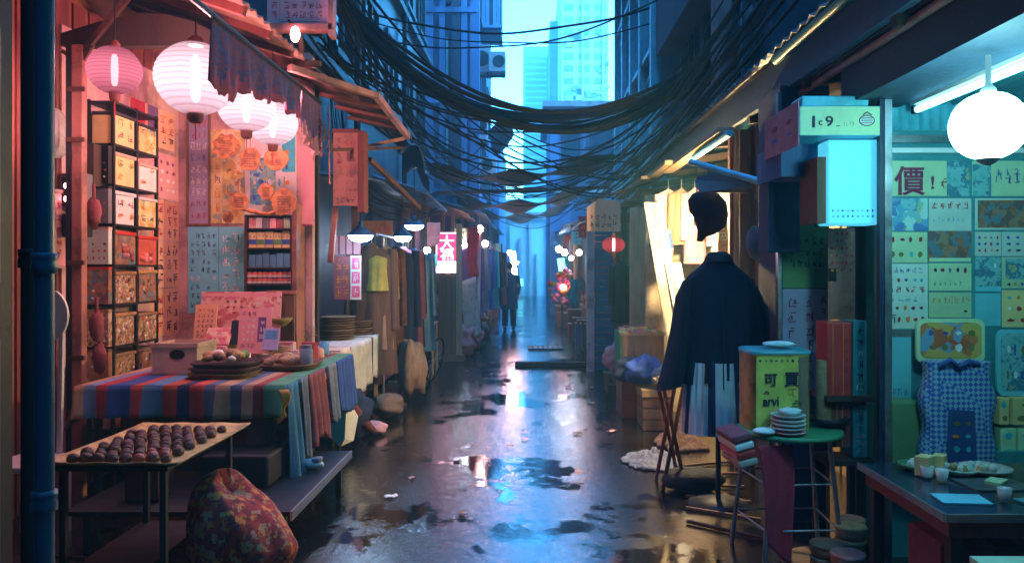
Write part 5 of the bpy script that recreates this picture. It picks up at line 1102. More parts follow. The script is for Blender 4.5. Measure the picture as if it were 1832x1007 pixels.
# tin
tc_ = V((X(1386, 4.48), 4.5, sz+.001)); tw, th_ = .172, .435
t = thing("square_tin", "big square yellow green tin with dark brush characters on the stool", "tin", tc_)
def sq(z, s, r=.5): return [tc_+V((tw*s*math.copysign(abs(cos(q))**.38, cos(q)), tw*s*.85*math.copysign(abs(sin(q))**.38, sin(q)), z)) for q in [2*pi*i/36 for i in range(36)]]
m = MB(); m.rings([sq(0, .985), sq(.008, 1), sq(th_-.03, 1), sq(th_-.028, 1.015), sq(th_-.02, 1.015)], "tin_yellow"); m.obj("body", t)
m = MB(); m.rings([sq(th_-.018, 1.03), sq(th_-.002, 1.035), sq(th_+.004, .97)], "plastic_teal"); m.obj("lid", t)
m = MB(); m.ball(tc_+V((.02, -.02, th_+.028)), .06, "paper_pale", 12, 6, (1.5, 1, .3), .12, random.Random(2)); m.obj("crumpled_paper", t)
fy = tc_.y-tw*.85-.003
poster("label_sheet", None, None, (tc_.x-.14, fy, tc_.z+.02), XU, ZU, .28, .385, ("tin_label",), [('pic', .82, 0, 1, 1, "fabric_tan"), ('b', .02, .9, .98, .99, 9, 1, ["ink_olive", "ink_dark"])], th=.002, parent=t)
fz = tc_.z+.085; text("可", (tc_.x-.10, fy-.004, fz+.17), XU, ZU, .075, "ink_dark", t); text("買", (tc_.x+.01, fy-.004, fz+.17), XU, ZU, .085, "ink_dark", t)
text("arvi", (tc_.x-.105, fy-.004, fz+.055), XU, ZU, .075, "ink_dark", t, wscale=.8); m = MB(); 
for gx, gz_, gs, gm, sd in ((.05, .03, .06, "ink_dark", 4), (.03, .1, .05, "ink_orange", 6), (-.105, .115, .04, "ink_dark", 7)): m = MB(); m.glyph((tc_.x+gx, fy-.003, fz+gz_), XU, ZU, gs, gs, gm, random.Random(sd)); m.obj("brush_mark", t)
m = MB(); m.lathe((X(1457, 4.7), 4.55, sz+.001), [(.045, 0), (.045, .36), (.04, .365)], "plastic_grey", 16); m.mats[0] = "food_tan"; m.obj("cardboard_tube", None, "plain upright cardboard tube standing behind the tin", "tube")
rg = random.Random(4)
for k in range(5):
    c = V((X(1408, 4.3)+rg.uniform(-.006, .006), 4.27, sz+.002+k*.022)); m = MB(); m.lathe(c, [(.06, 0), (.09, .012), (.094, .02), (.085, .02), (.03, .006)], "ceramic" if k else "paper_pink", 18); m.obj("small_plate", None, ["bottom", "second lowest", "middle", "fourth", "topmost"][k]+" pale plate in the stack before the tin", "plate", "plates stacked before the tin")
m = MB(); m.ball((X(1410, 4.3), 4.27, sz+.125), .05, "paper_pale", 10, 6, (1.3, 1, .4), .2, rg); m.obj("paper_napkin", None, "crumpled pale napkin on top of the plate stack", "napkin")
m = MB(); m.ball((X(1362, 4.32), 4.26, sz+.02), .055, "paper_pale", 12, 6, (1.2, 1, .35), .05, rg); m.obj("bread_bun", None, "flat pale bun on the stool edge beside the plate stack", "bun")
m = MB(); m.lathe((X(1483, 4.5), 4.5, sz+.001), [(.06, 0), (.11, .02), (.115, .05), (.1, .05), (.05, .015)], "black_iron", 18); m.obj("black_bowl", None, "black bowl at the dark side of the stool", "bowl")
# striped wrapped books strapped at the stool's side
for k in range(4):
    m = MB(); m.box(1.09, 1.2, 4.22, 4.5, .5+.045*k+.05, .59+.045*k, ["fabric_cream", "plastic_red", "paper_white", "fabric_maroon"][k], rot=(0, -.25, .1), piv=V((1.15, 4.36, .55))); m.obj("wrapped_book", None, ["lowest cream", "red", "white", "topmost maroon"][k]+" wrapped book strapped to the stool side", "book", "books strapped to the stool", bevel=.012)
m = MB(); m.grid(lambda u, v: (1.2+.2*u+.07*v*(1-u)+.01*sin(v*5), 4.22+.03*u+.012*sin(u*8+v*2), sz-.05-.66*v*(.8+.2*u)), 16, 20, "fabric_red"); m.obj("red_cloth", None, "deep red cloth hanging between the stool legs", "cloth", solid=.006)
# stacks of round boxes on a plate
pc = V((X(1490, 4.25), 4.22, 0)); m = MB(); m.lathe(pc, [(.2, .002), (.27, .02), (.28, .035), (.27, .035), (.15, .012)], "mid_wood", 26); m.obj("floor_tray", None, "round wooden tray on the wet ground with clay pots", "tray", loc=pc)
for k, (dx, dy, n, r, lab) in enumerate(((-.05, -.02, 2, .085, "grey lidded"), (.1, .04, 3, .08, "ribbed"), (-.0, -.17, 2, .085, "reddish front"), (.24, .06, 2, .08, "dark outer"), (.15, .16, 3, .075, "rear"))):
    for i in range(n):
        c = pc+V((dx, dy, .016+i*.072)); t = thing("clay_pot", f"{['bottom', 'upper', 'top'][i]} clay pot of the {lab} stack on the round tray", "pot", c, "clay pots on the round tray")
        MB().lathe(c, [(r*.8, 0), (r*.95, .01), (r, .035), (r*.93, .055)], "terracotta", 16).obj("body", t); MB().lathe(c, [(r*1.03, .056), (r*1.03, .067), (r*.9, .071)], ["wicker", "food_tan", "salmon_metal", "dark_wood", "terracotta"][k], 16).obj("lid", t)
# =================================================================== eave, pipes above
ev = thing("stall_eave", "long dark eave with gutters and conduits running along the stalls", "eave", (1.7, 6, 2.7))
m = MB(); corr(m, (1.56, -8, 3.0), (1.56, 12.3, 3.0), (2.9, 12.3, 3.5), (2.9, -8, 3.5), "roof_tin", 130, .015); m.obj("roof_sheet", ev, solid=.01)  # sheet and fascia extended unseen past the camera to cut sky light
MB().box(1.62, 1.66, -8, 12.2, 2.74, 2.97, "ceiling_navy").obj("fascia_board", ev)
MB().tube([(1.70, 1.5, 2.70), (1.70, 5.35, 2.70)], .022, "salmon_metal", 8).obj("gutter_pipe", ev); MB().tube([(1.78, 1.5, 2.66), (1.78, 4.3, 2.665)], .014, "cyan_paint", 8).obj("conduit", ev)
MB().tube([(1.59, 1.5, 2.985), (1.60, 5.2, 2.96)], .035, "plastic_green", 8).obj("conduit", ev); MB().tube([(1.66, 1.5, 2.80), (1.66, 4.9, 2.80)], .016, "salmon_metal", 8).obj("conduit", ev)
for k in range(4): MB().tube([(1.665+.012*k, 2+.3*k, 2.79-.02*k), (1.665+.012*k, 4.6+.3*k, 2.775-.02*k)], .007, ["rubber", "steel", "rust", "rubber"][k], 6).obj("conduit", ev)
MB().box(1.7, 3.5, 1.5, 6.0, 2.78, 2.82, "ceiling_navy").obj("ceiling_panel", ev)
for k in range(3): MB().tube([(1.75, 3.9+.16*k, 2.735), (2.9, 4.25+.16*k, 2.75)], .012, "blue_paint", 6).obj("conduit", ev)
for yy in (2.4, 3.6, 4.8, 6.0, 7.2, 8.4, 9.6, 10.8, 12.0): MB().bar((1.64, yy, 2.72), (3.3, yy, 2.98), .06, .07, "dark_wood").obj("rafter", ev)
for k, (y0, y1, z) in enumerate(((6.2, 8.9, 2.69), (8.2, 10.2, 2.70), (9.4, 12.2, 2.68))): MB().box(1.46-.08*k, 1.58-.08*k, y0, y1, z-.03, z+.01, "pale_wood").obj("eave_board", ev)
MB().tube([(1.5, 6.0, 2.62), (1.5, 7.3, 2.62)], .03, "cyan_paint", 8).obj("conduit", ev)
# =================================================================== RIGHT: warm lit clothes stall
WS = thing("market_stall", "warm yellow lit stall of plank walls behind the dark coat", "market stall", (2.0, 7.5, 0))
MB().box(1.28, 2.75, 8.9, 8.97, 0, 2.42, "plaster_pale").obj("back_wall", WS)
m = MB(); rg = random.Random(3)
for k in range(12): m.box(2.42+rg.uniform(-.01, .01), 2.47, 5.7+k*.27, 5.93+k*.27, 0, 2.9, "pale_wood")
m.obj("side_wall", WS)
for k, (px, w, mt, d) in enumerate(((1312, .06, "red_wood", 6.5), (1322, .05, "pale_wood", 6.4), (1335, .1, "mid_wood", 6.3), (1352, .08, "dark_wood", 6.2), (1366, .09, "red_wood", 6.0), (1380, .1, "dark_wood", 5.85), (1392, .06, "fabric_grey", 5.6))): MB().box(X(px, d)-w/2, X(px, d)+w/2, d, d+.06, 0, 2.7, mt).obj("plank", WS)
MB().box(X(1128, 9.3), X(1158, 9.3), 9.25, 9.4, 0, Z(372, 9.3), "pale_wood").obj("post", WS); MB().box(X(1160, 9.2), X(1188, 9.2), 9.2, 9.24, 0, Z(395, 9.2), "fabric_maroon").obj("side_curtain", WS)
t = thing("bulb_lamp", "bare warm bulb hanging in the yellow stall behind the felt hat", "lamp", (1.52, 7.3, 2.06))
MB().ball((1.52, 7.3, 2.1), .05, "lamp_warm", 12, 8, (1, 1, 1.2)).obj("bulb", t); MB().lathe((1.52, 7.3, 2.15), [(.03, 0), (.03, .05), (.012, .07)], "black_iron", 10).obj("socket", t); MB().tube([(1.52, 7.3, 2.2), (1.52, 7.3, 2.7)], .006, "rubber", 5).obj("cord", t)
def leaning(label, pts, d, mt, dy=.03, lean=.0):
    m = MB(); q = [P(x, y, d+dd) for x, y, dd in pts]; m.prism(q, (0, dy, 0), mt); return m.obj("leaning_board", None, label, "board", "boards leaning in the yellow stall")
leaning("broad pale board leaning in the yellow stall, left edge cut slanting", [(1152, 362, .6), (1186, 362, .6), (1226, 625, 0), (1196, 625, 0)], 7.7, "plaster_pale")
leaning("cream board leaning just behind the dark coat", [(1190, 470, .4), (1218, 470, .4), (1248, 640, 0), (1222, 640, 0)], 7.6, "fabric_white")
leaning("narrow tan batten crossing the pale boards", [(1168, 372, .5), (1176, 370, .5), (1226, 560, 0), (1217, 562, 0)], 7.45, "pale_wood")
fposter("wall_cloth", "purple and pink cloth pinned high on the yellow stall wall", "cloth", 1170, 372, 1200, 412, 8.6, ("fabric_purple",), [('pic', .1, .1, .9, .6, "fabric_pink")], th=.02)
fposter("wall_cloth", "orange brown cloth pinned between the purple cloth and the hat", "cloth", 1200, 378, 1222, 440, 8.6, ("salmon_metal",), [('pic', .1, .0, .5, .9, "fabric_pink")], th=.02)
fposter("wall_cloth", "lilac striped cloth pinned beside the felt hat", "cloth", 1222, 388, 1246, 456, 8.5, ("fabric_purple",), [('pic', .15, 0, .4, 1, "fabric_pink"), ('pic', .6, 0, .8, 1, "paper_lilac")], th=.02)
t = thing("lampshade", "blue and rose lampshade standing against the pale boards", "lampshade", P(1183, 460, 8.3)); c = P(1183, 440, 8.3)
MB().lathe(c, [(.13, -.02), (.1, .13), (.02, .15)], "fabric_royal", 18).obj("shade", t); MB().lathe(c, [(.12, -.13), (.13, -.022)], "fabric_pink", 18).obj("lower_band", t)
fposter("frayed_banner", "frayed tan banner with pale bold marks beside the hat", "banner", 1284, 398, 1318, 470, 7.2, ("food_tan",), [('w', .1, .1, .9, .9, 2, 2, ["paper_white", "mid_wood"], .9)], th=.01)
t = thing("felt_hat", "large dark round felt hat hanging before the warm light", "hat", P(1262, 432, 6.2)); c = P(1264, 386, 6.2)
m = MB(); out = [(1240, 346), (1262, 340), (1285, 346), (1299, 362), (1303, 385), (1298, 405), (1286, 415), (1275, 421), (1263, 424), (1256, 433), (1246, 431), (1249, 414), (1243, 395), (1233, 376), (1231, 358)]
for (s0, y0) in ((1, 0),):
    rr_ = []
    for k, (f, dy) in enumerate(((.05, -.10), (.35, -.095), (.6, -.07), (.85, -.035), (1, -.004), (1, .012), (.8, .02), (.05, .024))): rr_.append([c+(P(x, yy, 6.2)-c)*f+V((0, dy, 0)) for x, yy in out])
    m.rings(rr_, "fabric_black"); 
m.obj("crown", t); MB().tube([c+V((0, 0, .19)), c+V((.02, 0, .42))], .005, "rubber", 5).obj("cord", t)
m = MB(); d = 6.0; m.prism([P(x, y, d+.1*i) for i, (x, y) in enumerate(((1252, 344), (1242, 322), (1288, 300), (1392, 330), (1392, 346)))], (0, .02, 0), "tarp_grey"); m.obj("canvas_flap", None, "dark grey canvas flap above the felt hat", "canvas")
m = MB(); m.tube([P(1236, 290, 5.9), P(1392, 334, 5.2)], .024, "cyan_paint", 10); m.obj("cyan_lit_strut", None, "metal strut with cyan light put into its colour, slanting above the canvas flap", "strut")  # metal pipe; the cyan light falling on it is painted in
t = thing("hanging_pouch", "grey hanging pouch on the planks beside the green poster", "pouch", P(1352, 466, 5.6)); c = P(1352, 434, 5.6)
m = MB(); m.ball(c, .075, "fabric_grey", 14, 10, (.95, .5, 1.6), .03, random.Random(5)); m.obj("body", t); MB().tube([c+V((0, 0, .11)), c+V((.0, .0, .3))], .006, "rubber", 5).obj("cord", t)
def garment(label, c, w, L, mt, grp, dep=.09, seed=0, sl=True, col=None):
    """a coat on a hanger; c = the hook on the rail"""
    rg = random.Random(seed); ph = rg.uniform(0, 6); c = V(c); t = thing("hanging_coat", label, "coat", c-V((0, 0, L+.1)), grp)
    prof = [(0, .12, .4), (.03, .35, .6), (.07, .8, .8), (.12, 1, 1), (.4, .95, 1.1), (.75, 1.02, 1.2), (1, 1.1, 1.3)]
    m = MB(); m.rings([[c+V((w/2*a*cos(q)*(1+.06*v*cos(q*7+ph)), dep*b*sin(q)*(1+.25*v*cos(q*8+ph)), -.1-L*v)) for q in [2*pi*j/26 for j in range(26)]] for v, a, b in prof[::-1]], mt); m.obj("body", t)
    if sl:
        for s in (-1, 1):
            m = MB(); m.rings([[c+V((s*(w/2*(.9+.12*v))+.05*cos(q), .055*sin(q)-.02*v, -.16-.62*L*v)) for q in [2*pi*j/10 for j in range(10)]] for v in (1, .6, .3, 0)], col or mt); m.obj("sleeve", t)
    MB().tube([c, c+V((0, 0, -.06)), c+V((.0, 0, -.1))], .005, "steel", 5).obj("hanger_hook", t); return t
# ------------------------------------------------------------------ dark coat over pleated skirt on a stand
cc = V((X(1285, 5.4), 5.4, 0)); st = thing("garment_stand", "thin dark stand carrying the navy coat and the pleated skirt", "stand", cc)
MB().tube([cc+V((0, 0, .03)), cc+V((0, 0, 1.6))], .018, "black_iron", 8).obj("pole", st); MB().lathe(cc, [(.2, 0), (.2, .02), (.03, .04)], "black_iron", 18).obj("base", st); MB().bar(cc+V((-.19, 0, 1.5)), cc+V((.19, 0, 1.5)), .03, .03, "black_iron").obj("shoulder_bar", st)
ct_ = thing("long_coat", "long dark navy coat seen from behind on a stand, sleeves hanging wide", "coat", cc+V((0, 0, .78)))
prof = [(1.71, .03, .03), (1.70, .06, .05), (1.67, .085, .065), (1.62, .12, .075), (1.575, .175, .09), (1.535, .218, .098), (1.46, .235, .11), (1.3, .235, .12), (1.1, .235, .125), (.98, .25, .135), (.87, .26, .14), (.84, .262, .142)]
n = 56; rgs = []
for i, (z, a, b) in enumerate(prof):
    f = max(0, (1.45-z)/.65); rgs.append([cc+V((a*cos(q)*(1+.06*f*cos(q*13)+.03*f*cos(q*5+z*4)), b*sin(q)*(1+.22*f*cos(q*13+.6)+.1*f*sin(q*7+z*3)), z+(.02*sin(q*3) if i == len(prof)-1 else 0))) for q in [2*pi*j/n for j in range(n)]])
m = MB(); m.rings(rgs[::-1], "coat_cloth"); m.obj("body", ct_)
for s in (-1, 1):
    path = [(.19*s, 0, 1.535, .05, .07), (.235*s, .0, 1.42, .06, .085), (.265*s, -.01, 1.2, .062, .085), (.295*s, -.02, 1.0, .072, .09), (.325*s, -.03, .84, .088, .095), (.335*s, -.03, .80, .09, .096)]
    rg_ = [[cc+V((x+a*cos(q)*(1+.07*cos(q*5+i)), y+b*sin(q)*(1+.07*cos(q*4)), z+.02*cos(q)*s*(-1))) for q in [2*pi*j/20 for j in range(20)]] for i, (x, y, z, a, b) in enumerate(path)]
    m = MB(); m.rings(rg_[::-1], "coat_cloth"); m.obj("sleeve", ct_)
m = MB(); m.rings([[cc+V((r*cos(q), r*sin(q)*1.0, z)) for q in [2*pi*j/24 for j in range(24)]] for r, z in ((.1, 1.645), (.088, 1.675), (.068, 1.702), (.05, 1.712))], "fabric_black"); m.obj("collar", ct_)
m = MB(); m.tube([cc+V((0, -.072, 1.6)), cc+V((0, -.116, 1.45)), cc+V((0, -.135, 1.1)), cc+V((0, -.158, .8))], .004, "fabric_black", 4); m.obj("back_seam", ct_)
sk = cc+V((-.03, 0, 0)); np_ = 26
rgs = [[sk+V(((.185+.03*k/5)*cos(q)*(1+.05*(j % 2)), (.14+.03*k/5)*sin(q)*(1+.08*(j % 2)), .97-k*.095)) for j, q in enumerate([2*pi*j/(np_*2) for j in range(np_*2)])] for k in range(6)]
m = MB(); m.rings(rgs[::-1], "fabric_grey", smooth=False, matf=lambda i, j: ["paper_white", "fabric_white", "fabric_navy", "paper_white"][(j//2) % 4]); m.obj("pleated_skirt", None, "pleated grey and navy striped skirt below the dark coat", "skirt")
# folding stand, lit tray, debris
t = thing("folding_stand", "brown wooden folding stand with a small lit tray beside the coat", "stand", (1.02, 5.9, 0))
for (a, b) in (((.95, 5.75, .0), (1.1, 5.75, .74)), ((1.12, 5.75, 0), (.96, 5.77, .74)), ((.95, 6.05, 0), (1.1, 6.05, .74)), ((1.12, 6.05, 0), (.96, 6.07, .74))): MB().bar(a, b, .025, .025, "red_wood").obj("leg", t)
MB().box(.93, 1.13, 5.72, 6.1, .743, .765, "pale_wood").obj("top", t)
m = MB(); rg = random.Random(9)
for k in range(10): m.box(.95+rg.uniform(0, .12), 1.0+rg.uniform(0, .12), 5.78+rg.uniform(0, .2), 5.82+rg.uniform(0, .2), .766, .79+rg.uniform(0, .02), "paper_yellow", rot=(0, 0, rg.uniform(0, 1)))
m.obj("paper_slips", t)
def rag(name, label, cat, cx, cy, w, l, hgt, mt, seed, n=46):
    rg = random.Random(seed); ph = [rg.uniform(0, 6) for _ in range(6)]; off = V((seed*2.3, seed*1.1, 0))
    def fn(u, v):
        th = math.atan2(v-.5, u-.5); r = max(abs(u-.5), abs(v-.5))*2; e = .8+.35*NZ.noise(V((cos(th)*1.5, sin(th)*1.5, 0))+off)+.12*NZ.noise(V((cos(th)*5, sin(th)*5, 1))+off)
        q = V(((u-.5)*4, (v-.5)*4, 0))+off; hh = hgt*(max(0, 1-r)**.5)*(.35+1.3*abs(NZ.noise(q))+.7*abs(NZ.noise(q*2.7)))
        return (cx+cos(th)*r*.5*w*e, cy+sin(th)*r*.5*l*e, .008+max(0, hh))
    m = MB(); m.grid(fn, n, n, mt); return m.obj(name, None, label, cat, loc=(cx, cy, 0), solid=.005)
rag("crumpled_sheet", "pale crumpled cardboard and plastic sheet on the wet ground below the coat", "sheet", 1.0, 6.6, .6, .8, .08, "fabric_grey", 4)
rag("crumpled_sheet", "smaller brown crumpled sheet by the folding stand legs", "sheet", 1.35, 7.2, .55, .65, .14, "fabric_brown", 8)
m = MB(); rg = random.Random(6); m.ball((0, 0, .07), .22, "fabric_black", 22, 10, (1.05, .75, .38), .07, rg); o = m.obj("dark_sack", None, "black slumped sack lying on the wet ground before the coat", "sack", loc=(0, 0, 0)); o.location = (1.17, 5.75, .01)
for k in range(6):
    a = V((.98+.05*k, 5.0+.28*k, .015)); b = a+V((.42, -.35+.1*k, .0)); m = MB(); m.bar(a, b, .02, .018, ["rust", "mid_wood"][k % 2]); m.obj("loose_stick", None, "thin loose stick lying on the wet ground by the stool", "stick", "loose sticks on the ground")
rg = random.Random(91)
for k in range(22):
    x, y = rg.uniform(-1.1, 1.2), rg.uniform(4.4, 14); a = rg.uniform(0, 6); w = rg.uniform(.02, .06); ph = rg.uniform(0, 6); m = MB()
    m.grid(lambda u, v: (x+(u-.5)*w*2*cos(a)-(v-.5)*w*sin(a), y+(u-.5)*w*2*sin(a)+(v-.5)*w*cos(a), .007+.008*abs(sin(u*4+ph))+.006*sin(v*5+ph)**2), 6, 5, rg.choice(["paper_white", "food_tan", "fabric_brown", "paper_pink", "wicker"]))
    m.obj("paper_scrap", None, "small soaked scrap lying on the wet paving", "scrap", "scraps on the wet paving", solid=.002)
for k in range(6): garment(f"{['cream shirt', 'tan shirt', 'rose dress', 'brown jacket', 'pale dress', 'grey shirt'][k]} hung high inside the yellow stall", (X(1200+22*k, 8.4), 8.55-.06*k, 2.55), .22, [.5, .6, .8, .55, .9, .5][k], ["fabric_cream", "fabric_tan", "fabric_pink", "fabric_brown", "fabric_white", "fabric_grey"][k], "clothes hung in the yellow stall", dep=.05, seed=k+70)
# ------------------------------------------------------------------ crates and fruit
def crate(label, x0, x1, y0, y1, z0, z1, mt, slats=3, mt2=None, grp=None):
    t = thing("wooden_crate", label, "crate", ((x0+x1)/2, (y0+y1)/2, z0), grp); h = (z1-z0)/slats
    for k in range(slats):
        a, b = z0+h*k+.006, z0+h*(k+1)-.006
        MB().box(x0, x1, y0, y0+.015, a, b, mt).obj("slat", t); MB().box(x0, x0+.015, y0+.016, y1, a, b, mt2 or mt).obj("slat", t); MB().box(x1-.015, x1, y0+.016, y1, a, b, mt).obj("slat", t); MB().box(x0+.016, x1-.016, y1-.015, y1, a, b, mt).obj("slat", t)
    MB().box(x0+.016, x1-.016, y0+.016, y1-.016, z0, z0+.02, mt).obj("bottom", t); return t
x0, x1, d = X(1113, 8.5), X(1188, 8.5), 8.5; zt, zb = Z(596, d), Z(655, d)
t = thing("fruit_box", "cream fronted box with a green side, full of apples", "fruit box", ((x0+x1)/2, d+.3, zb))
MB().box(x0, x1, d, d+.02, zb, zt, "fabric_tan").obj("front_panel", t); m = MB(); m.box(x0-.02, x0-.001, d, d+.6, zb, zt, "plastic_green"); m.obj("side_panel", t); MB().box(x1-.02, x1, d+.021, d+.6, zb, zt, "pale_wood").obj("side_panel", t); MB().box(x0, x1-.021, d+.58, d+.6, zb, zt, "pale_wood").obj("back_panel", t); MB().box(x0, x1-.021, d+.021, d+.579, zb, zt-.07, "pale_wood").obj("filling", t)
MB().box(x0-.03, x1+.012, d-.012, d-.001, zt-.025, zt+.005, "pale_wood").obj("rim", t)
fr = {}; rg = random.Random(12)
for i in range(7):
    for j in range(5):
        k = rg.choice(["fruit_red", "fruit_red", "fruit_yellow", "food_green"]); p = (x0+.035+i*.063+rg.uniform(-.01, .01), d+.06+j*.1, zt-.065+.02*rg.random()+.02*j/4)
        if k not in fr: m = MB(); m.lathe(p, [(.008, .006), (.025, 0), (.042, .025), (.044, .05), (.03, .078), (.008, .072)], k, 12); fr[k] = m.obj("apple", None, {"fruit_red": "red apple in the cream fronted box", "fruit_yellow": "yellow apple in the cream fronted box", "food_green": "green apple in the cream fronted box"}[k], "apple", {"fruit_red": "red apples", "fruit_yellow": "yellow apples", "food_green": "green apples"}[k], loc=p)
        else: copy_tree(fr[k], p, rz=rg.uniform(0, 6))
crate("dark slatted crate under the fruit box", x0, x1, d+.02, d+.58, .0, zb-.005, "red_wood", 3, None, "crates of the warm stall")
x0, x1, d = X(1147, 8.0), X(1200, 8.0), 8.0
crate("brown slatted crate under the blue bundles", x0, x1, 7.85, 8.3, 0, .33, "mid_wood", 3, None, "crates of the warm stall"); m = MB(); m.box(x0-.01, x1+.01, 7.84, 8.31, .334, .4, "food_tan"); m.mats[0] = "bamboo"; m.obj("shallow_carton", None, "mustard shallow carton on the brown crate", "carton")
crumple("cloth_bundle", "royal blue tied cloth bundle on the mustard carton", "bundle", (x0+.05, 8.1, .42), .14, "fabric_royal", (1.3, 1, .9), .3, 5); crumple("cloth_bundle", "grey blue rounded bundle in front of the royal blue bundle", "bundle", (x1-.06, 7.95, .402), .12, "fabric_grey", (1.1, 1, .9), .25, 6)
crumple("cloth_bundle", "dark navy patterned bundle beside the royal blue bundle", "bundle", (x0-.08, 8.32, .41), .13, "fabric_navy", (1.2, 1, .9), .3, 7)
d = 10.2; t = thing("low_stool", "small brown low stool with a pink bag on it", "stool", (X(1100, d), d, 0)); a, b = X(1082, d), X(1120, d)
MB().box(a, b, d, d+.3, .22, .25, "mid_wood").obj("seat", t)
for (lx, ly) in ((a+.02, d+.02), (b-.04, d+.02), (a+.02, d+.25), (b-.04, d+.25)): MB().box(lx, lx+.03, ly, ly+.03, 0, .218, "mid_wood").obj("leg", t)
MB().box(a, b, d+.005, d+.02, .1, .13, "mid_wood").obj("rail", t)
crumple("pink_bag", "pale pink crumpled bag on the small low stool", "bag", ((a+b)/2, d+.15, .252), .14, "fabric_pink", (.9, .8, 1.1), .35, 8)
# sign, red lantern, shutter, post on the right
d = 9.6; a, c = P(1050, 414, d), P(1110, 360, d); t = thing("hanging_sign", "salmon slanted sign with dark characters over the red lantern", "sign", a)
m = MB(); m.prism([a, V((c.x, d, a.z+.0)), c, V((a.x+.14, d, c.z+.03)), V((a.x, d, c.z-.08))], (0, .04, 0), "paper_peach"); m.writing(a+V((.02, -.002, .03)), XU, ZU, .36, .2, 5, 2, ["ink_dark", "ink_maroon"], random.Random(4), .8); m.obj("board", t)
MB().bar(V((a.x+.05, d+.02, c.z)), V((1.6, d+.3, 2.7)), .03, .03, "rust").obj("stay", t)
lantern("paper_lantern", "small red lantern with a white core under the salmon sign", P(1098, 438, 9.0), .125, "lantern_red", "core_red", None, sq=.75, cord=.16, nz=8)
d = 12.4; a, c = P(1064, 585, d), P(1099, 430, d); t = thing("roller_shutter", "blue slatted roller shutter pulled down between two posts", "shutter", V((a.x+.15, d, 0))); m = MB()
for k in range(22): m.box(a.x, c.x, d-.012*(k % 2), d+.02, .02+k*.1, .02+k*.1+.085, "shutter_blue")
m.obj("curtain_slats", t); MB().box(X(1050, d), X(1063, d), d-.03, d+.1, 0, 2.5, "plaster_pink").obj("post", t); MB().box(X(1050, d), c.x, d-.02, d+.2, 2.23, 2.5, "navy_paint").obj("shutter_box", t)
# ------------------------------------------------------------------ garments
rk = thing("clothes_rack", "long metal clothes rack full of coats beyond the cream table", "rack", (-1.75, 9.9, 0))
MB().tube([(-1.72, 8.9, 1.98), (-1.72, 11.2, 1.98)], .016, "steel", 8).obj("rail", rk)
for yy in (9.28, 11.15): MB().tube([(-1.72, yy, 0), (-1.72, yy, 1.975)], .016, "steel", 8).obj("post", rk); MB().bar((-2.0, yy, .015), (-1.45, yy, .015), .03, .03, "steel").obj("foot", rk)
cols = [("brown long coat at the near end of the clothes rack", "fabric_brown", .5, 1.55), ("dull rust overcoat just behind the near brown coat", "rust", .46, 1.4), ("rust brown coat in the middle of the clothes rack", "rust", .5, 1.5), ("dark navy coat in the middle of the clothes rack", "fabric_navy", .52, 1.5), ("maroon coat beyond the middle of the clothes rack", "fabric_maroon", .5, 1.4), ("black coat near the far end of the clothes rack", "fabric_black", .54, 1.5), ("slate blue coat at the far end of the clothes rack", "shutter_blue", .56, 1.45)]
for k, (lab, mt, w, L) in enumerate(cols): garment(lab, (-1.84+.035*k+rg.uniform(-.05, .05), 9.0+.33*k, 1.98), w*rg.uniform(.85, 1.1), L*rg.uniform(.8, 1.05), mt, "coats on the clothes rack", seed=k, dep=.11)
garment("yellow blouse hung above a pale skirt at the stall behind the rack", (X(674, 8.9), 8.95, Z(440, 8.9)), .24, .4, "fabric_yellow", None, seed=12, sl=False); garment("pale striped skirt hung under the yellow blouse", (X(676, 8.9), 9.0, Z(510, 8.9)), .3, .62, "fabric_tan", None, seed=13, sl=False)
garment("tan cloak hung behind the yellow blouse", (X(690, 9.1), 9.12, Z(425, 9.1)), .28, .6, "fabric_tan", None, seed=14, sl=False)
# banners between
d = 8.4; fposter("vertical_banner", "dark red banner with orange characters between the stalls", "banner", 597, 458, 626, 536, d, ("fabric_maroon",), [('w', .08, .03, .95, .97, 2, 3, ["ink_orange", "ink_orange"], .85)], th=.01); fposter("vertical_banner", "white banner with three pink blocks beside the red banner", "banner", 627, 457, 646, 536, d, ("paper_white",), [('pic', .12, .05, .88, .31, "ink_pink"), ('pic', .12, .37, .88, .63, "ink_pink"), ('pic', .12, .69, .88, .95, "ink_pink"), ('w', .15, .05, .85, .95, 1, 3, ["ink_white"], .7)], th=.01)
fposter("vertical_banner", "rose striped banner hung above the red banner", "banner", 595, 422, 645, 455, d+.2, ("paper_pink",), [('pic', .2, 0, .26, 1, "fabric_maroon"), ('pic', .45, 0, .5, 1, "fabric_maroon"), ('pic', .7, 0, .75, 1, "fabric_maroon")], th=.01)
fposter("small_notice", "rusty notice with dark marks hung behind the pendant lamps", "notice", 650, 395, 702, 424, 9.8, ("salmon_metal",), [('w', .5, .1, .95, .9, 3, 1, ["ink_white", "ink_red"])], th=.02)
# pendant lamps
def pendant(label, c, r, drop, grp="white pendant lamps of the clothes stall"):
    t = thing("pendant_lamp", label, "lamp", c, grp); c = V(c)
    MB().lathe(c, [(r, 0), (r*.97, .012), (r*.5, .07), (r*.2, .1), (r*.18, .15)], "plastic_blue", 22, cap=False).obj("shade", t); MB().lathe(c, [(r*.9, .004), (r*.8, -.03), (r*.5, -.055), (.005, -.065)], "lamp_pendant", 20).obj("bulb", t); MB().tube([c+V((0, 0, .15)), c+V((0, 0, drop))], .005, "rubber", 5).obj("cord", t)
pendant("white shining pendant lamp in front of the red banner", P(645, 422, 8.2), .14, 1.0); pendant("white shining pendant lamp over the clothes rack", P(720, 424, 10.2), .13, 1.1); pendant("highest white pendant lamp beyond the clothes rack", P(741, 404, 11.4), .15, 1.1)
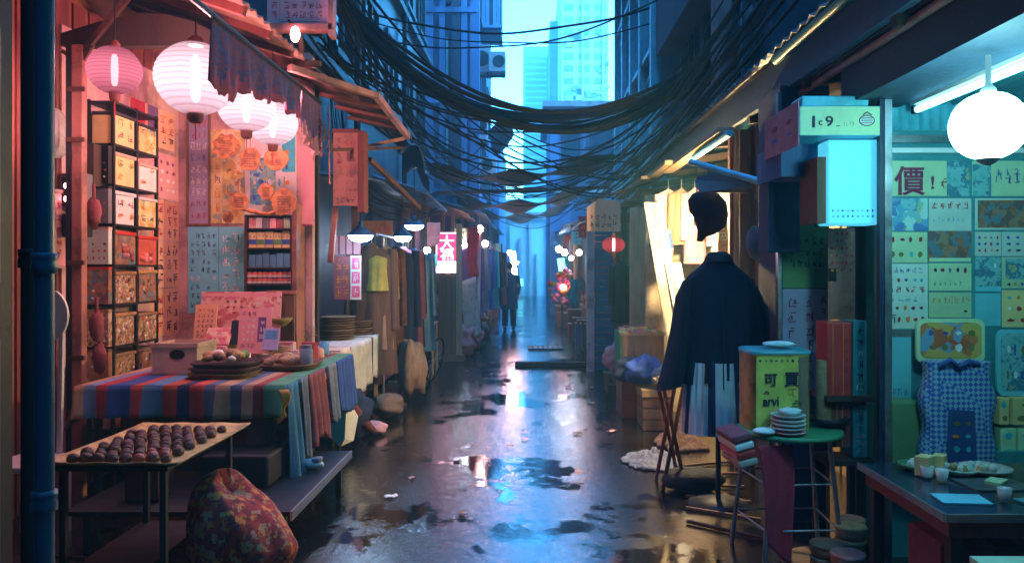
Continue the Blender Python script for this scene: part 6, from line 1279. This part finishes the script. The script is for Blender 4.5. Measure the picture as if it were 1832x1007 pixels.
# ------------------------------------------------------------------ crimson sign on its wooden post
d = 13.8; t = thing("shop_sign", "glowing crimson sign with a white character on a wooden cabinet post", "sign", P(800, 490, d)); a, c = P(780, 488, d), P(820, 416, d)
MB().box(a.x, c.x, d, d+.16, a.z, c.z, "sign_white").obj("glass_box", t); MB().box(a.x+.02, c.x-.02, d-.006, d-.001, a.z+.2, c.z-.02, "sign_crimson").obj("crimson_panel", t)
text("大", (a.x+.055, d-.008, a.z+.42), XU, ZU, .27, "sign_white", t); text("福", (a.x+.075, d-.008, a.z+.22), XU, ZU, .24, "sign_white", t)
MB().box(a.x-.015, a.x-.001, d-.01, d+.17, a.z-.02, c.z+.02, "dark_metal").obj("frame", t); MB().box(c.x+.001, c.x+.015, d-.01, d+.17, a.z-.02, c.z+.02, "dark_metal").obj("frame", t)
t = thing("post_cabinet", "tall brown plank cabinet carrying the crimson sign", "cabinet", P(803, 645, d)); m = MB()
for k in range(4): m.box(X(784, d)+k*.075, X(784, d)+k*.075+.07, d+.02, d+.4, .02, Z(492, d), "mid_wood")
m.obj("planks", t); MB().box(X(816, d), X(826, d), d-.02, d+.1, 0, Z(400, d), "pale_wood").obj("post", t); MB().box(X(776, d), X(830, d), d-.08, d+.42, 0, .1, "mid_wood").obj("plinth", t)
t = thing("pole_banner", "long red banner hanging beside the crimson sign", "banner", P(846, 492, 15)); m = MB(); m.grid(lambda u, v: (X(836, 15)+.2*u+.02*sin(v*8), 15+.03*sin(u*12), Z(405, 15)-.95*v), 10, 14, "fabric_red"); m.obj("cloth", t, solid=.006)
MB().tube([P(858, 408, 15.2), P(856, 560, 15.2)], .03, "paper_white", 8).obj("pole", t)
for lab, px, py, d, r in (("pink white globe bulb on top of the banner pole", 858, 410, 15.2, .07), ("pale globe bulb hung farther along the pink sign's row", 912, 452, 22, .07), ("small pale bulb under the roofs beyond the crimson sign", 868, 436, 17, .07)):
    m = MB(); m.ball(P(px, py, d), r, "lamp_pinkball", 12, 8); m.obj("globe_bulb", None, lab, "lamp")
for lab, px, py, d, r in (("bright white lamp of the hazy row opposite, far down the alley", 1000, 446, 24, .1), ("lower bright white lamp behind the red flowers", 1010, 452, 20, .08)):
    m = MB(); m.ball(P(px, py, d), r, "lamp_far", 10, 7); m.obj("far_lamp", None, lab, "lamp")
for lab, px, py, d, mt in (("small warm bulb under the roof of the stall past the roller shutter", 1036, 452, 15, "lamp_pinkball"), ("tiny white bulb over the wooden stools", 1022, 462, 18, "lamp_far"), ("pink bulb among the garments past the red banner", 880, 455, 18.5, "lamp_pinkball"), ("white bulb over the goods table beside the wheel", 764, 448, 12.4, "lamp_far"), ("tiny white bulb beyond the standing person", 925, 470, 27, "lamp_far"), ("tiny pink bulb in the haze by the far end", 985, 470, 30, "lamp_pinkball"), ("white bulb between the crimson sign and the banner pole", 832, 440, 16, "lamp_far")):
    m = MB(); m.ball(P(px, py, d), .055, mt, 10, 7); m.obj("hanging_bulb", None, lab, "lamp")
m = MB(); m.tube([P(917, 450, 21), P(921, 500, 21)], .07, "lamp_pinkball", 8); m.obj("glow_strip", None, "pale glowing strip at the far stall beside the standing person", "light tube")
m = MB(); m.tube([P(1003, 462, 22), P(1006, 485, 22)], .1, "far_green", 8); m.obj("glow_strip", None, "turquoise glowing strip under the far white lamp", "light tube")
c = P(1006, 512, 18); t = thing("flower_wreath", "round wreath of pink and red flowers with a bright centre", "flowers", c-V((0, 0, .4))); rg = random.Random(6)
for k in range(40):
    a = rg.uniform(0, 6.28); r = .3*math.sqrt(rg.random()); m = MB(); m.ball(c+V((r*cos(a), rg.uniform(-.05, .05), r*sin(a)*1.3)), .06, rg.choice(["fabric_pink", "fabric_red", "ink_pink", "ink_orange", "fabric_yellow"]), 6, 4, (1, 1, 1), .2, rg); m.obj("flower", t)
m = MB(); m.ball(c+V((.02, -.1, -.02)), .07, "core_red", 8, 6); m.obj("lamp", t); MB().bar(c+V((0, .1, -.38)), c+V((0, .1, -c.z+.0)), .04, .04, "dark_wood").obj("stake", t)
m = MB(); m.grid(lambda u, v: (X(1018, 17)+.2*u+.03*sin(v*7), 17+.04*sin(u*9), Z(500, 17)-.55*v), 8, 10, "fabric_teal"); m.obj("teal_cloth", None, "turquoise cloth hanging beside the flower wreath", "cloth", solid=.006)
# goods by the crimson sign
fposter("picture_poster", "orange patterned poster on the stall beside the crimson sign", "poster", 748, 478, 779, 560, 13, ("print_orange",), [], th=.02)
m = MB(); m.grid(lambda u, v: (X(746, 12.6)+.32*u, 12.6+.03*sin(u*9), Z(452, 12.6)-.2*v+.03*sin(u*6)), 10, 6, "fabric_teal"); m.obj("teal_cloth", None, "turquoise cloth over the orange poster near the pendant lamps", "cloth", solid=.006)
m = MB(); m.grid(lambda u, v: (X(742, 13.2)+.42*u, 13.2+.05*sin(u*9+v), Z(398, 13.2)-.5*v*(1-.3*u)), 14, 8, "fabric_pink"); m.obj("pink_drape", None, "pale pink drape hung between the pendant lamps and the crimson sign", "drape", solid=.006)
t = thing("goods_table", "dark small table with baskets in front of the orange poster", "table", (-1.72, 12.3, 0)); MB().box(-2.1, -1.45, 12, 12.6, .74, .77, "mid_wood").obj("tabletop", t)
for (lx, ly) in ((-2.05, 12.03), (-1.5, 12.03), (-2.05, 12.55), (-1.5, 12.55)): MB().box(lx, lx+.03, ly, ly+.03, 0, .738, "pale_wood").obj("leg", t)
rg = random.Random(15)
for k in range(6): crumple("goods_basket", ["tan basket heaped on the near corner of the goods table", "brown basket in the middle of the goods table", "orange basket at the edge of the goods table", "olive basket behind the tan basket", "pale basket at the back of the goods table", "reddish basket below the orange poster"][k], "basket", (-1.98+.17*(k % 3), 12.12+.25*(k//3), .772), .1, ["food_tan", "wicker", "fruit_red", "food_olive", "fabric_cream", "terracotta"][k], (1, 1, .8), .3, k)
t = thing("bicycle_wheel", "bicycle wheel leaning against the goods table", "wheel", (-1.36, 11.3, 0)); c = V((-1.36, 11.3, .31)); e = V((.25, .97, 0)).normalized()
MB().tube([c+e*cos(q)*.3+V((.06*sin(q), 0, .3*sin(q))) for q in [2*pi*i/28 for i in range(29)]], .014, "rubber", 6).obj("tyre", t); m = MB()
for i in range(12): q = 2*pi*i/12; m.tube([c, c+e*cos(q)*.29+V((.06*sin(q), 0, .29*sin(q)))], .003, "steel", 4)
m.obj("spokes", t)
crumple("cloth_heap", "tall draped tan cloth heap on the ground by the clothes rack", "cloth", (-1.45, 9.6, 0), .2, "fabric_tan", (.8, 1, 1.6), .3, 22)
for k in range(9): crumple("cloth_bundle", ["pale pink cloth bundle low beside the wooden post", "brown sack beside the wooden post", "rose sack on the ground past the cabinet", "tan sack on the ground past the cabinet", "dark sack beside the far stall", "rust cloth bundle at the alley edge", "cream bundle on top of the rose sack", "grey bundle past the rust bundle", "brown bundle before the standing person"][k], "bundle", (-1.22-.1*(k % 2), 14.6+.55*k, .0 if k != 6 else .35), .24 if k != 6 else .18, ["fabric_pink", "fabric_brown", "fabric_pink", "fabric_tan", "fabric_black", "rust", "fabric_cream", "fabric_grey", "fabric_brown"][k], (1, 1, .85), .4, k)
m = MB(); m.grid(lambda u, v: (X(822, 14.5)+.28*u+.12*v, 14.5+.2*u, 1.35-1.1*v+.1*u), 10, 12, "fabric_cream"); m.obj("pale_cloth", None, "pale cloth sheet hanging slanted past the wooden cabinet", "cloth", solid=.006)
gm = [("purple coat", "fabric_purple"), ("slate coat", "fabric_grey"), ("blue coat", "fabric_royal"), ("teal coat", "fabric_teal"), ("black coat", "fabric_black"), ("maroon coat", "fabric_maroon")]
for k, (nm, mt) in enumerate(gm): garment(f"{nm} hung in the hazy row past the red banner", (-1.25+.07*k, 16+.75*k, 2.15), .55, 1.35, mt, "garments past the red banner", seed=k+40)
# planks on the ground
m = MB(); m.box(-.26, 1.3, 12.9, 13.05, .004, .08, "dark_wood"); m.obj("fallen_timber", None, "dark timber baulk lying across the wet alley", "timber", bevel=.01)
m = MB()
for k in range(7): m.box(-.05+.1*k, .03+.1*k, 15.6, 16.2, .006, .03, "dark_metal")
m.box(-.06, .64, 15.58, 15.6, .006, .032, "dark_metal"); m.box(-.06, .64, 16.2, 16.22, .006, .032, "dark_metal"); m.obj("drain_grate", None, "dark drain grate in the wet paving past the timber baulk", "grate")
# ------------------------------------------------------------------ rows of hazy stalls down the alley
def far_stall(side, d0, d1, xi, z, label, roof, wall, seed, grp):
    rg = random.Random(seed); s = side; t = thing("alley_stall", label, "market stall", (xi+s*.8, (d0+d1)/2, 0), grp); xo = xi+s*1.7
    m = MB(); ph = rg.uniform(0, 6); xx = xi-s*rg.uniform(.05, .3); zi = z-rg.uniform(.05, .25)
    if rg.random() < .5: corr(m, (xx, d0-.2, zi), (xx, d1+.1, zi+rg.uniform(-.1, .1)), (xo, d1+.1, z+.4), (xo, d0-.2, z+.4), roof, 24, .02); m.obj("roof", t, solid=.015)
    else: m.grid(lambda u, v: (xx+(xo-xx)*v, d0-.2+(d1-d0+.3)*u, zi+(z+.4-zi)*v-.12*sin(pi*v)*(1+.6*sin(u*9+ph))-.05*abs(sin(u*7+ph))*(1-v)), 20, 8, roof); m.obj("roof", t, solid=.012)
    for yy in (d0, d1-.1): MB().box(xi-.03, xi+.04, yy, yy+.07, 0, zi, rg.choice(["mid_wood", "dark_wood", "rust"])).obj("post", t)
    MB().box(min(xi+s*.25, xo), max(xi+s*.25, xo), d1-.12, d1-.05, 0, z, wall).obj("end_wall", t); MB().box(xo-.05, xo+.05, d0, d1-.13, 0, z+.3, wall).obj("back_wall", t)
    MB().box(min(xi, xi+s*.8), max(xi, xi+s*.8), d0+.2, d1-.3, .7, .75, "mid_wood").obj("counter", t); MB().box(min(xi+s*.02, xi+s*.06), max(xi+s*.02, xi+s*.06), d0+.2, d1-.3, .05, .698, rg.choice(["red_wood", "fabric_brown", "dark_wood", "fabric_maroon"])).obj("counter_front", t)
    return t
LG, RG = "hazy stalls on the crimson sign's row", "hazy stalls on the shutter's row"
ll = [(-1, 9.0, 12.9, -2.0, 2.8, "dark tin roofed stall holding the pendant lamps and the clothes rack", "roof_tin", "concrete_dark"), (-1, 13.0, 15.8, -1.75, 2.95, "tarpaulin roofed stall around the crimson sign", "tarp_blue", "red_wood"), (-1, 16.2, 19.5, -1.6, 3.0, "rusty roofed stall behind the red banner", "roof_rust", "fabric_purple"), (-1, 20, 24, -1.4, 3.1, "hazy dark roofed stall behind the standing person", "roof_tin", "mid_wood"), (-1, 24.6, 29, -1.35, 3.2, "faint hazy stall next before the far end of the crimson sign's row", "tarp_grey", "concrete_dark"), (-1, 29.6, 36, -1.5, 3.2, "faintest blue stall at the end of the crimson sign's row", "roof_tin", "concrete_dark"),
 (1, 9.6, 12.2, 1.42, 2.62, "dark stall between the warm stall and the roller shutter", "roof_rust", "mid_wood"), (1, 12.9, 16, 1.32, 2.7, "low roofed stall past the roller shutter", "tarp_grey", "red_wood"), (1, 16.4, 20, 1.2, 2.8, "hazy stall behind the flower wreath", "roof_tin", "fabric_brown"), (1, 20.5, 25, 1.05, 2.9, "hazy stall under the far white lamp", "tarp_blue", "concrete_dark"), (1, 25.5, 31, 1.0, 3.0, "faint hazy stall beyond the far white lamp", "roof_rust", "concrete_dark"), (1, 31.5, 38, 1.1, 3.0, "faintest blue stall at the end of the shutter's row", "roof_tin", "concrete_dark")]
for k, (s, d0, d1, xi, z, lab, rf, wl) in enumerate(ll): far_stall(s, d0, d1, xi, z, lab, rf, wl, k+3, LG if s < 0 else RG)
rg = random.Random(77); fg = ["fabric_red", "fabric_tan", "fabric_skyblue", "plastic_blue", "food_tan", "fabric_cream", "fabric_maroon", "mid_wood", "fabric_teal", "fruit_yellow", "fabric_grey"]
for s, d0, d1, xi, grp in ((-1, 16.4, 19, -1.6, LG), (-1, 20.4, 23.5, -1.4, LG), (-1, 25, 28, -1.35, LG), (1, 10, 11.8, 1.42, RG), (1, 13.1, 15.6, 1.32, RG), (1, 16.8, 19.6, 1.2, RG), (1, 21, 24.5, 1.05, RG)):
    nm = {-1: "crimson sign's", 1: "shutter's"}[s]
    for k in range(5):
        y = d0+.3+(d1-d0-.6)*k/4; c = (xi+s*rg.uniform(.15, .4), y, .752); m_ = rg.choice(fg)
        if rg.random() < .5: crumple("goods_heap", f"heap of goods on a counter in the {nm} row", "goods", c, rg.uniform(.1, .17), m_, (1, 1.2, .8), .4, int(y*10)); COL.objects[-1]["group"] = "goods on the "+nm+" row counters"
        else: m = MB(); h = rg.uniform(.12, .3); m.box(c[0]-.14, c[0]+.14, y-.14, y+.14, .752, .752+h, m_); m.box(c[0]-.15, c[0]+.15, y-.15, y+.15, .752+h+.001, .752+h+.03, rg.choice(fg)); o = m.obj("goods_box", None, f"lidded box on a counter in the {nm} row", "box", "boxes on the "+nm+" row counters", bevel=.01)
    for k in range(6):
        y = d0+.1+(d1-d0)*k/6; L = rg.uniform(.4, 1.3); mt = rg.choice(fg); xq = xi+s*rg.uniform(.0, .1); a = rg.uniform(0, 6); m = MB()
        m.grid(lambda u, v: (xq+s*.45*u, y+.05*sin(u*9+a)*(.3+v), 2.35-L*v), 10, 8, mt); m.obj("hung_cloth", None, f"cloth hung under a roof of the {nm} row", "cloth", "cloths hung in the "+nm+" row", solid=.006)
    for k in range(5):
        y = d0+.1+(d1-d0)*k/5; m = MB(); h = rg.uniform(.18, .6); x = xi-s*rg.uniform(.0, .2); m.box(x-.16, x+.16, y, y+.35, .004, h, rg.choice(["mid_wood", "dark_wood", "fabric_brown", "plastic_blue", "red_wood"])); m.box(x-.17, x+.17, y-.01, y+.36, h+.001, h+.03, "mid_wood"); m.obj("ground_crate", None, f"crate on the ground before the {nm} row", "crate", "crates before the "+nm+" row", bevel=.008)
sc2 = ["paper_pink", "paper_yellow", "fabric_red", "paper_white", "paper_cyan", "salmon_metal"]; sn = ["pink", "yellow", "red", "white", "turquoise", "salmon"]
for k in range(18):
    s = -1 if k % 2 else 1; d = 15.2+1.05*k; x = (-1.45+.01*k if s < 0 else 1.22-.012*k); w = rg.uniform(.2, .4); h = rg.uniform(.3, .6); z = rg.uniform(1.9, 2.3); q = k % 6
    poster("small_sign", f"{sn[q]} hanging sign under the roofs of the {'crimson sign' if s < 0 else 'shutter'}'s row, {'nearer' if k < 6 else 'midway' if k < 12 else 'far in the haze'}", "sign", (x-w/2, d, z), XU, ZU, w, h, (sc2[q],), [('w', .1, .05, .9, .95, 2, 3, ["ink_maroon", "ink_dark", "ink_blue"] if q != 2 else ["ink_orange"])], th=.03, group="small signs of the "+("crimson sign" if s < 0 else "shutter")+"'s row")
# stools at the shutter
for k, (px, d) in enumerate(((1048, 15.0), (1062, 14.0))):
    x = X(px, d); t = thing("wooden_stool", ["brown wooden stool standing before the shutter's row, farther one", "brown wooden stool nearer the roller shutter"][k], "stool", (x, d, 0), "stools before the shutter"); MB().box(x-.17, x+.17, d-.15, d+.15, .6, .63, "mid_wood").obj("seat", t)
    for sx in (-.14, .14):
        for sy in (-.12, .12): MB().box(x+sx-.018, x+sx+.018, d+sy-.018, d+sy+.018, 0, .598, "mid_wood").obj("leg", t)
garment("dark coat hung on the shutter's post", (X(1112, 10.6), 10.6, Z(455, 10.6)), .26, .8, "fabric_black", None, seed=61)
# sagging tarpaulins and poles across the alley
for k, (lab, x0, x1, y, z, mt, w) in enumerate((("dark tarpaulin strip sagging across the alley past the crimson sign", -1.7, 1.3, 17.5, 3.2, "fabric_black", 1.1), ("farther grey tarpaulin strip sagging between the roofs", -1.6, 1.2, 23, 3.3, "roof_tin", 1.4), ("ragged dark tarpaulin strip slung over the crimson sign", -1.9, 1.5, 14.2, 3.45, "fabric_black", .7))):
    m = MB(); m.grid(lambda u, v: (x0+(x1-x0)*u, y+w*v, z-.28*sin(pi*u)+.07*sin(u*17+v*3)-.1*v+.25*u), 26, 6, mt); m.obj("tarpaulin", None, lab, "tarpaulin", solid=.01)
m = MB(); m.bar((-1.9, 15.9, 3.1), (1.6, 16.3, 3.25), .07, .07, "dark_wood"); m.obj("cross_pole", None, "dark timber pole laid across the alley under the tarpaulin", "pole")
# tattered tarp at left roofs
m = MB(); m.grid(lambda u, v: (-1.55+.35*u-.1*v, 8.9+1.6*v, 3.15-.35*u*u-.25*v+.06*sin(u*9+v*11)), 12, 12, "tarp_blue"); m.obj("torn_tarp", None, "torn blue tarpaulin corner hanging past the folding awning", "tarpaulin", solid=.008)
m = MB(); m.grid(lambda u, v: (-1.75+.3*u, 8.8+.9*v, 3.28-.1*u+.05*sin(u*7+v*9)), 8, 8, "fabric_pink"); m.obj("pink_tarp", None, "pink lit cloth scrap on the roof behind the folding awning", "cloth", solid=.008)
# ------------------------------------------------------------------ person
def person(label, x, y, h, mt, face=0):
    t = thing("person", label, "person", (x, y, 0)); k = h/1.75
    J = {"pelvis": (0, 0, .95), "waist": (0, 0, 1.1), "chest": (0, 0, 1.32), "neck": (0, 0, 1.48), "headb": (0, -.01, 1.56), "headt": (0, -.01, 1.70), "hl": (-.09, 0, .9), "kl": (-.10, -.03, .5), "al": (-.1, .0, .08), "tl": (-.1, -.13, .04), "hr": (.09, 0, .9), "kr": (.11, -.05, .5), "ar": (.12, .03, .08), "tr": (.13, -.1, .04), "sl": (-.17, 0, 1.42), "el": (-.24, .02, 1.14), "wl": (-.22, -.08, .9), "sr": (.17, 0, 1.42), "er": (.24, .02, 1.14), "wr": (.2, -.1, .92)}
    rad = {"pelvis": .14, "waist": .125, "chest": .15, "neck": .06, "headb": .085, "headt": .075, "hl": .09, "kl": .06, "al": .045, "tl": .035, "hr": .09, "kr": .06, "ar": .045, "tr": .035, "sl": .065, "el": .045, "wl": .032, "sr": .065, "er": .045, "wr": .032}
    E = [("pelvis", "waist"), ("waist", "chest"), ("chest", "neck"), ("neck", "headb"), ("headb", "headt"), ("pelvis", "hl"), ("hl", "kl"), ("kl", "al"), ("al", "tl"), ("pelvis", "hr"), ("hr", "kr"), ("kr", "ar"), ("ar", "tr"), ("chest", "sl"), ("sl", "el"), ("el", "wl"), ("chest", "sr"), ("sr", "er"), ("er", "wr")]
    for s in ("l", "r"):
        w = V(J["w"+s]); sg = -1 if s == "l" else 1
        for f in range(5):
            nm = f"f{s}{f}"; J[nm+"a"] = tuple(w+V((.012*(f-2)*.9, -.03-.01*(f == 0), -.07 if f else -.05))); J[nm+"b"] = tuple(w+V((.013*(f-2), -.045, -.12-.012*(f == 2) if f else -.075))); rad[nm+"a"] = .011; rad[nm+"b"] = .008; E += [("w"+s, nm+"a"), (nm+"a", nm+"b")]
    keys = list(J); me = bpy.data.meshes.new("body"); me.from_pydata([V(J[q])*k for q in keys], [(keys.index(a), keys.index(b)) for a, b in E], [])
    o = bpy.data.objects.new("body", me); COL.objects.link(o); o.parent = t; o.rotation_euler.z = face; md = o.modifiers.new("skin", 'SKIN'); me.materials.append(M["skin"])
    for i, q in enumerate(keys): r = rad[q]*k; me.skin_vertices[0].data[i].radius = (r, r*(.75 if q in ("pelvis", "waist", "chest") else 1)); me.skin_vertices[0].data[i].use_root = (q == "pelvis")
    sb = o.modifiers.new("sub", 'SUBSURF'); sb.levels = sb.render_levels = 1; WP["body"] = V((x, y, 0))
    c = V((x, y, 0)); m = MB(); m.rings([[c+V((a*k*cos(q), b*k*sin(q), z*k)) for q in [2*pi*j/20 for j in range(20)]] for z, a, b in ((.55, .23, .19), (.8, .215, .175), (1.05, .19, .15), (1.3, .215, .165), (1.42, .2, .13), (1.47, .1, .09), (1.5, .075, .075))], mt); m.obj("coat", t)
    for sg in (-1, 1):
        m = MB(); m.rings([[c+V((xx*sg*k+.062*rr*cos(q), yy*k+.062*rr*sin(q), z*k)) for q in [2*pi*j/12 for j in range(12)]] for xx, yy, z, rr in ((.22, -.07, .93, .9), (.245, .02, 1.14, 1.05), (.2, 0, 1.36, 1.35), (.16, 0, 1.44, 1.2))], mt); m.obj("sleeve", t)
        m = MB(); m.rings([[c+V((xx*sg*k+rr*cos(q), yy*k+rr*sin(q), z*k)) for q in [2*pi*j/12 for j in range(12)]] for xx, yy, z, rr in ((.11, .01, .1, .075), (.105, -.03, .5, .085), (.09, 0, .86, .11))], "fabric_black"); m.obj("trouser_leg", t)
        m = MB(); m.ball(c+V((.115*sg*k, -.05*k, .045)), .06, "fabric_black", 10, 6, (.8, 2.0, .75)); m.obj("shoe", t)
    m = MB(); m.ball(c+V((0, .015, 1.66*k)), .105*k, "fabric_black", 14, 9, (.95, 1.02, 1.05)); m.obj("hair", t); return t
person("person in a long dark coat standing by the far stall, facing away down the alley", X(911, 20.7), 20.7, 1.74, "fabric_navy", pi)
# =================================================================== overhead cables
def cable(label, A, B, sag, r, grp, mt="rubber", n=26, wob=.0, seed=0):
    A, B = V(A), V(B); rg = random.Random(seed); ph = rg.uniform(0, 6)
    pts = []
    for i in range(n+1):
        u = i/n; p = A.lerp(B, u); pts.append(p+V((0, wob*.5*sin(u*7+ph), -4*sag*u*(1-u)+wob*sin(u*13+ph)*u*(1-u)*2)))
    m = MB(); m.tube(pts, r, mt, 5); return m.obj("overhead_cable", None, label, "cable", grp)
rg = random.Random(21); k_ = 0
def bundle(label, grp, n, A, B, sag, r, spread, ds=.3):
    global k_
    for i in range(n):
        k_ += 1; a = V(A)+V((0, rg.uniform(-.5, .5), rg.uniform(-spread, spread))); b = V(B)+V((0, rg.uniform(-.5, .5), rg.uniform(-spread, spread)))
        cable(label, a, b, sag*(1+rg.uniform(-ds, ds)), r*rg.uniform(.6, 1.25), grp, seed=k_, wob=.04)
bundle("thick black cable of the main bundle sagging across the alley before the sky", "main cable bundle", 10, (-2.5, 9.2, 4.95), (3.0, 9.6, 4.95), 1.62, .026, .14, .05)
bundle("black cable hanging just under the main bundle", "cables under the main bundle", 4, (-2.5, 9.6, 4.4), (2.6, 10, 4.3), 1.05, .014, .25, .12)
bundle("black cable slung high across the gap of sky", "high cables across the sky", 3, (-2.5, 12.4, 5.5), (2.3, 12.6, 5.7), .42, .016, .3, .3)
bundle("black cable of the low loop sagging under the tilted plate sign", "low looping cables", 5, (-2.2, 10.2, 3.85), (2.3, 10.4, 4.1), 1.12, .014, .3, .1)
bundle("thin cable strung low over the far roofs", "cables over the far roofs", 5, (-1.9, 14.5, 3.7), (1.9, 15, 3.8), .75, .014, .4, .25)
bundle("thin cable strung in the haze far down the alley", "cables far down the alley", 6, (-1.7, 22, 4.1), (1.8, 22.5, 4.2), .9, .014, .5, .3)
bundle("cable running along the dark tenement towards the pier building", "cables along the tenement", 9, (-1.95, 6.8, 4.1), (-1.4, 17, 3.6), .35, .012, .6, .6)
bundle("cable running along the eave of the warm stall towards the haze", "cables along the eave", 12, (1.75, 4.6, 3.75), (1.2, 22, 3.5), .55, .016, .35, .4)
bundle("cable fanning up from the eave to the overhanging building", "cables at the overhanging building", 7, (2.25, 8.0, 4.4), (1.1, 16, 3.5), .5, .014, .7, .4)
bundle("cable drooping from the pink sign's bracket over the awning", "cables over the folding awning", 5, (-1.75, 6.6, 3.9), (-.9, 15, 3.7), .6, .011, .3, .4)
bundle("cable crossing slantwise from the tenement to the eave", "slanting cables", 7, (-2.5, 8.6, 5.2), (1.55, 13, 3.4), .8, .012, .7, .3)
bundle("thin vertical cable dropping down the tenement wall", "cables down the tenement", 6, (-2.5, 9.5, 5.5), (-2.45, 10.2, 3.0), .06, .009, .3, .5)
bundle("cable drooping under the ceiling of the blue stall", "cables under the blue stall eave", 5, (1.75, 2.2, 2.74), (2.1, 4.3, 2.72), .06, .007, .02, .5)
bundle("cable hanging in loops under the roof of the clothes rack stall", "cables in the clothes rack stall", 6, (-1.9, 8.3, 2.6), (-1.5, 13, 2.7), .25, .008, .2, .5)
